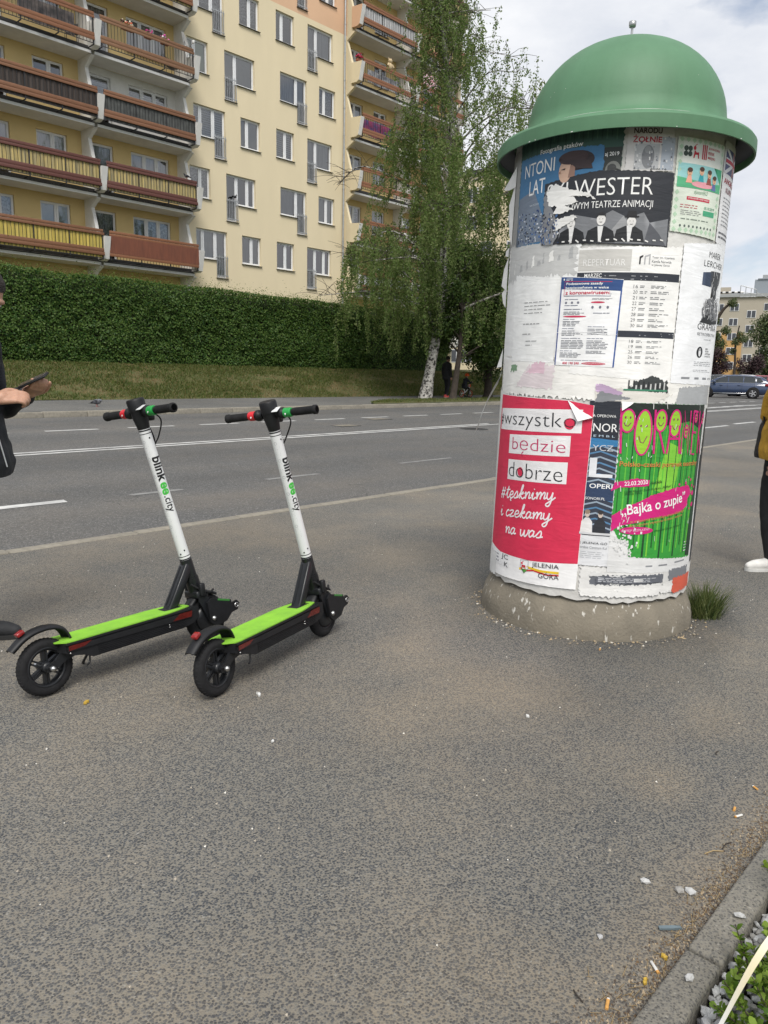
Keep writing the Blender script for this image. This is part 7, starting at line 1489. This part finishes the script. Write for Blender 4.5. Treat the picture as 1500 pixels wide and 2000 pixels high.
obj('porch', MB().box(-1.2, 2.2, -1.6, 0, 2.3, 2.6), M_gre, b3)
M_tleaf = leafmat('far_tree_leaves', (0.035, 0.07, 0.018), (0.085, 0.13, 0.035), (0.16, 0.18, 0.08), .35); M_pleaf = leafmat('purple_shrub_leaves', (0.03, 0.018, 0.02), (0.06, 0.03, 0.035), None, .2)
zt = gz(105, 16.5)
broadleaf('chestnut_tree', 'large green tree in front of the grey block at the right edge', (106.5, 30.9, 1.0), [(106.5, 30.9, 3), (106.4, 31, 5.5)], .3, cl(106.6, 30.6, 6.0, 3.2, 3.9, 18, 1.6, 31), 15000, .33, M_tleaf, 32)
broadleaf('pruned_tree', 'pruned leaning tree against the grey block beside the column', (79.9, 29.0, 1.0), [(79.85, 29.1, 4), (79.8, 29.3, 6.5), (80.0, 28.7, 8.2), (80.3, 27.9, 9.0)], .28, [(79.9, 29.0, 4.4, .7), (79.7, 29.2, 5.6, .7), (80.1, 28.2, 6.2, .5), (80.25, 27.9, 8.9, .5), (80.0, 28.6, 4.9, .6), (80.1, 28.2, 3.4, .5), (79.8, 29.3, 7.2, .5)], 2600, .2, M_tleaf, 33)
broadleaf('slim_tree', 'slim bare pruned tree in front of the grey block', (85.3, 28.8, 1.0), [(85.3, 28.8, 3), (85.2, 28.9, 5.2), (85.2, 28.7, 7)], .16, [(85.2, 28.9, 5.3, .5), (85.2, 28.5, 6.0, .45), (85.3, 29.1, 4.4, .4), (85.3, 28.2, 5.6, .5)], 1100, .18, M_tleaf, 34)
broadleaf('purple_shrub', 'dark purple leaved bush beside the blue car', (75.4, 26.9, 1.0), [(75.4, 26.9, 2.0), (75.4, 26.9, 3.2)], .1, cl(75.4, 26.9, 3.0, .7, 1.5, 8, .6, 35), 2600, .18, M_pleaf, 35)
broadleaf('purple_shrub', 'dark purple leaved bush left of the large green tree', (90.3, 29.0, 1.1), [(90.3, 29.0, 2.0), (90.3, 29.0, 3.4)], .1, cl(90.4, 28.8, 3.0, 1.1, 1.7, 9, .8, 36), 2600, .22, M_pleaf, 36)
for i, (x_, y_, s_) in enumerate(((96, 26.5, 1.0), (100, 27, 1.1), (93, 25.5, .8), (110, 29, 1.2), (118, 34, 1.3))):
    broadleaf('background_bush', ('dark green bush low on the left below the large green tree', 'dark green bush centrally below the large green tree', 'small bush just right of the parked dark cars', 'wide bush right of the large green tree', 'tall bush farthest right by the grey block')[i], (x_, y_, .9), [(x_, y_, 1.4), (x_, y_, 2.0)], .1, cl(x_, y_, 2.0 * s_, 1.3 * s_, .9 * s_, 6, .9 * s_, 50 + i), 1800, .25, M_dleaf, 50 + i)
sa = thing('sign_gantry', 'black and white striped arm with a metal cage above the road', 'gantry', (42.95, 16.45, gz(43, 16.4)), world=True)
obj('mast', MB().tube([(42.95, 16.45, .3), (42.95, 16.45, 6.4)], [.1, .07], 10), M_galv, sa)
a, b = Vector((42.95, 16.45, 5.97)), Vector((43.6, 14.65, 5.96)); n_ = 13
for s_, m_s in ((0, M_white), (1, M_black)):
    mb_ = MB()
    for k in range(n_):
        if k % 2 == s_: mb_.tube([a.lerp(b, k / n_), a.lerp(b, (k + 1) / n_)], .055, 8)
    obj('striped_arm', mb_, m_s, sa)
cg = MB(); c0, c1 = Vector((43.54, 14.8, 5.72)), Vector((43.8, 14.05, 5.72))
for z_ in (0, .25, .6): cg.tube([c0 + Vector((0, 0, z_)), c1 + Vector((0, 0, z_ * .6))], .02, 6)
for q in (0, .33, .66, 1): cg.tube([c0.lerp(c1, q), c0.lerp(c1, q) + Vector((0, 0, .6 - .24 * q))], .018, 6)
obj('cage', cg, M_galv, sa); obj('stay_wire', MB().tube([(43.8, 14.05, 5.95), (44.0, 13.3, 5.55), (44.62, 11.17, 5.12), (46, 6, 4.6)], .01, 5), M_galv, sa); obj('end_mast', MB().tube([(46, 6.0, 0.2), (46, 6.0, 5.0)], .06, 8), M_galv, sa)
# ------------------------------------------------------------------ planting bed in the near corner
bed = struct(obj('planting_bed', sheet(fr(-2, 6, .5), fr(-2.5, .445, .3), lambda x, y: -.035 + .008 * noise.noise(Vector((x * 4, y * 4, 0)))), mat('bed_soil', (.045, .038, .03), .95, var=.3, vscale=8, bump=.6, bscale=60)))
r = random.Random(17); gm = MB()
ico = bmesh.new(); bmesh.ops.create_icosphere(ico, subdivisions=1, radius=1.0); iv = [v.co.copy() for v in ico.verts]; ifc = [tuple(v.index for v in f.verts) for f in ico.faces]; ico.free()
def stone(mb, c, s, mi=0):
    sd = r.random() * 50; Rm = Matrix.Rotation(r.uniform(0, 6.3), 3, 'Z') @ Matrix.Rotation(r.uniform(-.5, .5), 3, 'X'); dx, dy, dz = s * r.uniform(.8, 1.45), s * r.uniform(.7, 1.1), s * r.uniform(.5, .85)
    mb.add([Vector(c) + Rm @ Vector((v.x * dx, v.y * dy, v.z * dz)) * (1 + .35 * noise.noise(v * 1.3 + Vector((sd, 0, 0)))) for v in iv], ifc, False, mi)
for i in range(6500):
    x, y = r.uniform(1.0, 3.4), .43 - r.random() ** 1.3 * .75
    stone(gm, (x, y, r.uniform(-.03, .014)), r.uniform(.007, .0145), r.choice((0, 0, 0, 1, 2)))
g_ = obj('gravel', gm, [mat('white_marble_chip', (.47, .47, .46), .7, var=.12, vscale=40, bump=.3, bscale=90), mat('grey_marble_chip', (.40, .40, .40), .7, var=.15, vscale=40, bump=.3, bscale=90), mat('dull_chip', (.30, .29, .27), .8, var=.15, vscale=40)]); g_['kind'] = 'stuff'; tag(g_, 'white and grey decorative stone chips filling the planting bed', 'gravel')
M_box = leafmat('boxwood_leaves', (0.06, 0.13, 0.014), (0.19, 0.30, 0.03), (0.28, 0.40, 0.06), .4)
def boxwood(label, x, y, rad_, h, n, seed, tall=1.0):
    t = thing('boxwood_shrub', label, 'shrub', (x, y, -.03), world=True); q = random.Random(seed); sb = MB(); lb = MB()
    for i in range(n):
        a = q.uniform(0, 2 * pi); el = q.uniform(.15, 1.5); L = h * q.uniform(.6, 1.1); d = Vector((cos(a) * cos(el) * rad_ / h, sin(a) * cos(el) * rad_ / h, sin(el))); base = Vector((x + q.gauss(0, .02), y + q.gauss(0, .02), -.03))
        tip = base + d * L + Vector((0, 0, .02)); pts = [base, base.lerp(tip, .5) + Vector((q.gauss(0, .012), q.gauss(0, .012), .01)), tip]; sb.tube(pts, [.003, .0022, .0012], 4)
        pp = catmull(pts, 6)
        for k in range(int(L / .0075)):
            u = .3 + .7 * k / (L / .0075); c = pp[min(int(u * (len(pp) - 1)), len(pp) - 1)]; c = c + Vector((q.gauss(0, .003), q.gauss(0, .003), q.gauss(0, .003)))
            for s in (-1, 1):
                ax = (tip - base).normalized(); o_ = ax.orthogonal().normalized(); o_.rotate(Matrix.Rotation(k * 1.571 + q.gauss(0, .4), 3, ax)); dd = (o_ * s + ax * .75).normalized(); Lf = q.uniform(.014, .021) * (1.15 if u > .8 else 1); sd = dd.cross(ax).normalized(); up = sd.cross(dd)
                w_ = Lf * .3; p0 = c; i0 = len(lb.v)
                for (f_, wv, zz) in ((0, 0, 0), (.3, .8, .04), (.65, 1.0, .05), (.9, .5, 0), (1.0, 0, -.02), (.9, -.5, 0), (.65, -1.0, .05), (.3, -.8, .04)): lb.v.append(tuple(p0 + dd * Lf * f_ + sd * w_ * wv + up * Lf * (zz + .1 * abs(wv))))
                lb.f += [(i0, i0 + 1, i0 + 7), (i0 + 1, i0 + 2, i0 + 6, i0 + 7), (i0 + 2, i0 + 3, i0 + 5, i0 + 6), (i0 + 3, i0 + 4, i0 + 5)]; lb.sm += [True] * 4; lb.mi += [0] * 4
    obj('stems', sb, M_bark, t); obj('leaves', lb, M_box, t)
boxwood('bright green boxwood nearest the camera behind the white tape', 1.46, .235, .165, .26, 64, 1)
boxwood('small boxwood sprig leaning over the edging kerb', 1.62, .36, .085, .15, 13, 2)
boxwood('low bright boxwood between the sprig and the right edge', 1.74, .30, .11, .19, 26, 6); boxwood('boxwood at the right edge farther along the bed', 1.98, .33, .13, .24, 34, 3); boxwood('boxwood farthest along the planting bed', 2.6, .25, .16, .26, 36, 4)
tp_ = thing('barrier_tape', 'twisted white barrier tape strung low over the planting bed', 'tape', (.5, .29, -.03), world=True)
vs = []; n = 60
for i in range(n + 1):
    x = .45 + 2.9 * i / n; z = .375 - .05 * sin(pi * i / n) ; tw = .9 + .5 * sin(x * 7) ; wd = .0055 + .003 * abs(sin(x * 9))
    for s in (-1, 1): vs.append((x, .292 + s * wd * cos(tw) + .004 * sin(x * 11), z + s * wd * sin(tw)))
tm = MB().add(vs, [(2 * i, 2 * i + 2, 2 * i + 3, 2 * i + 1) for i in range(n)], True); obj('tape', tm, mat('white_tape_film', (.85, .85, .83), .35, col2=(.74, .6, .25), vscale=3.5, detail=0), tp_)
for x in (.45, 3.35): obj('stake', MB().tube([(x, .292, -.1), (x, .292, .40)], .009, 8), M_galv, tp_)
# ------------------------------------------------------------------ litter
M_filt = mat('cigarette_filter', (.58, .30, .08), .8, var=.15, vscale=200); M_paper = mat('cigarette_paper', (.70, .69, .65), .8, var=.08, vscale=100)
def butt(label, x, y, a, L=.026, white=.3, crush=.75):
    t = thing('cigarette_butt', label, 'cigarette butt', (x, y, .0035), a, 'cigarette butts'); rr = .0039
    obj('filter', MB().tube([(-L / 2, 0, 0), (L / 2 - L * white, 0, 0)], rr, 10, flat=crush), M_filt, t)
    if white: obj('paper', MB().tube([(L / 2 - L * white, 0, 0), (L / 2, 0, 0), (L / 2 + .001, .0005, 0)], [rr * .97, rr * .95, rr * .4], 10, flat=crush), M_paper, t)
butt('orange cigarette butt lowest in the picture near the edging', 1.36, .585, .35, .03, .12); butt('orange cigarette butt farthest up along the edging', 2.51, .645, 1.0, .022, .2); butt('orange cigarette butt beside a white stub near the edging', 2.33, .65, .2, .02, 0, .9)
butt('white crushed cigarette stub with a burnt end by the edging', 1.53, .555, .9, .034, .8); butt('thin white stub lying beside an orange butt', 2.30, .628, -.4, .03, .85)
butt('pale cigarette butt on the gravelly patch before the column', 3.32, 1.62, .4, .03, .3)
def flake(name, label, cat, x, y, pts, m, h=.004, a=0):
    mb = MB(); n = len(pts); T = Matrix.Translation((x, y, .002)) @ Matrix.Rotation(a, 4, 'Z'); q = random.Random(int(x * 1000))
    vt = [T @ Vector((p[0], p[1], h + q.uniform(0, h))) for p in pts]; vb = [T @ Vector((p[0], p[1], 0)) for p in pts]
    mb.add(vt + vb, [tuple(range(n)), tuple(range(2 * n - 1, n - 1, -1))] + [(i, n + i, n + (i + 1) % n, (i + 1) % n) for i in range(n)]); return tag(obj(name, mb, m), label, cat)
M_yl = mat('yellow_leaf', (.46, .30, .04), .7, var=.25, vscale=120); M_slate = mat('grey_plastic', (.13, .17, .19), .5, var=.1); M_tissue = mat('white_tissue', (.66, .66, .64), .9)
leafp = [(-.016, 0), (-.008, .007), (0, .005), (.006, .009), (.017, .001), (.008, -.006), (0, -.004), (-.008, -.008)]
flake('fallen_leaf', 'yellow fallen leaf in front of the left scooter wheel', 'leaf', 1.255, 2.77, leafp, M_yl, .005, .4); flake('fallen_leaf', 'small yellow leaf just above the white stub at the edging', 'leaf', 1.575, .552, [(p[0] * .6, p[1] * .7) for p in leafp], M_yl, .004, 1); flake('fallen_leaf', 'small yellow leaf below the white stub at the edging', 'leaf', 1.475, .553, [(p[0] * .7, p[1] * .6) for p in leafp], M_yl, .004, .2)
flake('plastic_fragment', 'long slate grey plastic fragment lying at the edging', 'plastic fragment', 1.675, .583, [(-.026, -.004), (-.025, .006), (-.004, .0055), (.008, .003), (.028, .004), (.03, -.005), (.006, -.006)], M_slate, .004, -.75)
flake('paper_scrap', 'torn white paper scrap beside the right scooter', 'paper scrap', 1.79, 2.35, [(-.016, -.002), (-.006, .006), (.002, .002), (.012, .014), (.016, .0), (.006, -.004), (-.004, -.006)], M_tissue, .006, .8); flake('paper_scrap', 'small white paper scrap on the asphalt in the middle foreground', 'paper scrap', 1.58, 2.0, [(-.006, 0), (0, .006), (.007, .002), (.003, -.005)], M_tissue, .004, .3)
flake('paper_scrap', 'white paper crumb in front of the column near the middle', 'paper scrap', 2.42, 1.46, [(-.008, 0), (0, .008), (.009, .003), (.004, -.006)], M_tissue, .005, 1.3)
def pebble(label, x, y, s, m, mi=0):
    mb = MB(); stone(mb, (0, 0, s * .45), s); o = obj('pebble', mb, m, loc=(x, y, 0)); tag(o, label, 'pebble', 'loose pebbles on the pavement')
M_peb = g_.data.materials
pebble('pale pebble on the asphalt level with the middle of the edging', 1.80, .70, .011, M_peb[0]); pebble('dark pebble beside a white one near the edging', 1.83, .62, .013, M_peb[2]); pebble('white pebble touching a dark one near the edging', 1.845, .597, .012, M_peb[0]); pebble('grey pebble low on the asphalt left of the plastic fragment', 1.53, .69, .009, M_peb[1])
pebble('white chip sitting on top of the edging kerb low down', 1.52, .475, .011, M_peb[0]); bpy.data.objects[-1] if False else None
pebble('larger white chip on top of the edging kerb beside the sprig', 1.80, .463, .013, M_peb[0])
for o in COL.objects:
    if o.name.startswith('pebble') and 'edging kerb' in o['label']: o.location.z = .03
# crumbs, twigs and sand washed up against the edging
lt = MB(); r = random.Random(33)
for i in range(6500):
    x = r.uniform(.9, 4.5); y = .525 + abs(r.gauss(0, .032 + .04 * max(0, noise.noise(Vector((x * 2.5, 0, 0)))))); s = r.uniform(.0012, .0036)
    if r.random() < .08:
        a = r.uniform(0, pi); L = r.uniform(.006, .02); lt.tube([(x - cos(a) * L, y - sin(a) * L * .5, .002), (x + cos(a) * L, y + sin(a) * L * .5, .004)], .0008, 3, mi=2)
    else: lt.add([(x + s * cos(q) * r.uniform(.7, 1.3), y + s * sin(q), z) for z, q in ((0, 0), (0, 2.1), (0, 4.2), (s * .9, .5))], [(0, 1, 3), (1, 2, 3), (2, 0, 3)], False, r.choice((0, 0, 1, 3, 3)))
o = obj('swept_debris', lt, [mat('brown_crumb', (.13, .085, .045), .9), mat('sand_crumb', (.36, .28, .18), .9), mat('dry_stalk', (.34, .25, .13), .9), mat('dark_crumb', (.06, .045, .035), .9)]); o['kind'] = 'stuff'; tag(o, 'sand, crumbs and dry stalks swept against the edging kerb', 'debris')
for i, (x, y, a, L) in enumerate(((2.06, .615, -.6, .06), (2.12, .60, -.15, .05), (1.335, .64, 1.1, .035), (2.66, .82, .1, .03))):
    o = obj('twig', MB().tube([(-L / 2, 0, .003), (0, .004, .006), (L / 2, 0, .003)], .0017, 6), lt and o.data.materials[2] if i == 0 else M_bark, loc=(x, y, 0), rot=(0, 0, a)); tag(o, ('thin pale twig lying by the edging below the orange butts', 'second thin dark twig next to the edging', 'short dark twig beside the lowest orange butt', 'short dark twig on the sandy patch in front of the column')[i], 'twig')
# scattered specks over the pavement
sp = MB(); r = random.Random(44)
for i in range(650):
    x, y = r.uniform(.6, 9), r.uniform(.6, 5.4); s = r.uniform(.0015, .0045)
    sp.add([(x + s * cos(q), y + s * sin(q) * 1.2, z) for z, q in ((0, 0), (0, 2.1), (0, 4.2), (s * .7, .5))], [(0, 1, 3), (1, 2, 3), (2, 0, 3)], False, r.choice((0, 1, 1)))
o = obj('loose_grit', sp, [flatm((214, 210, 200)), flatm((168, 158, 142))]); o['kind'] = 'stuff'; tag(o, 'tiny loose grit scattered over the asphalt', 'grit')
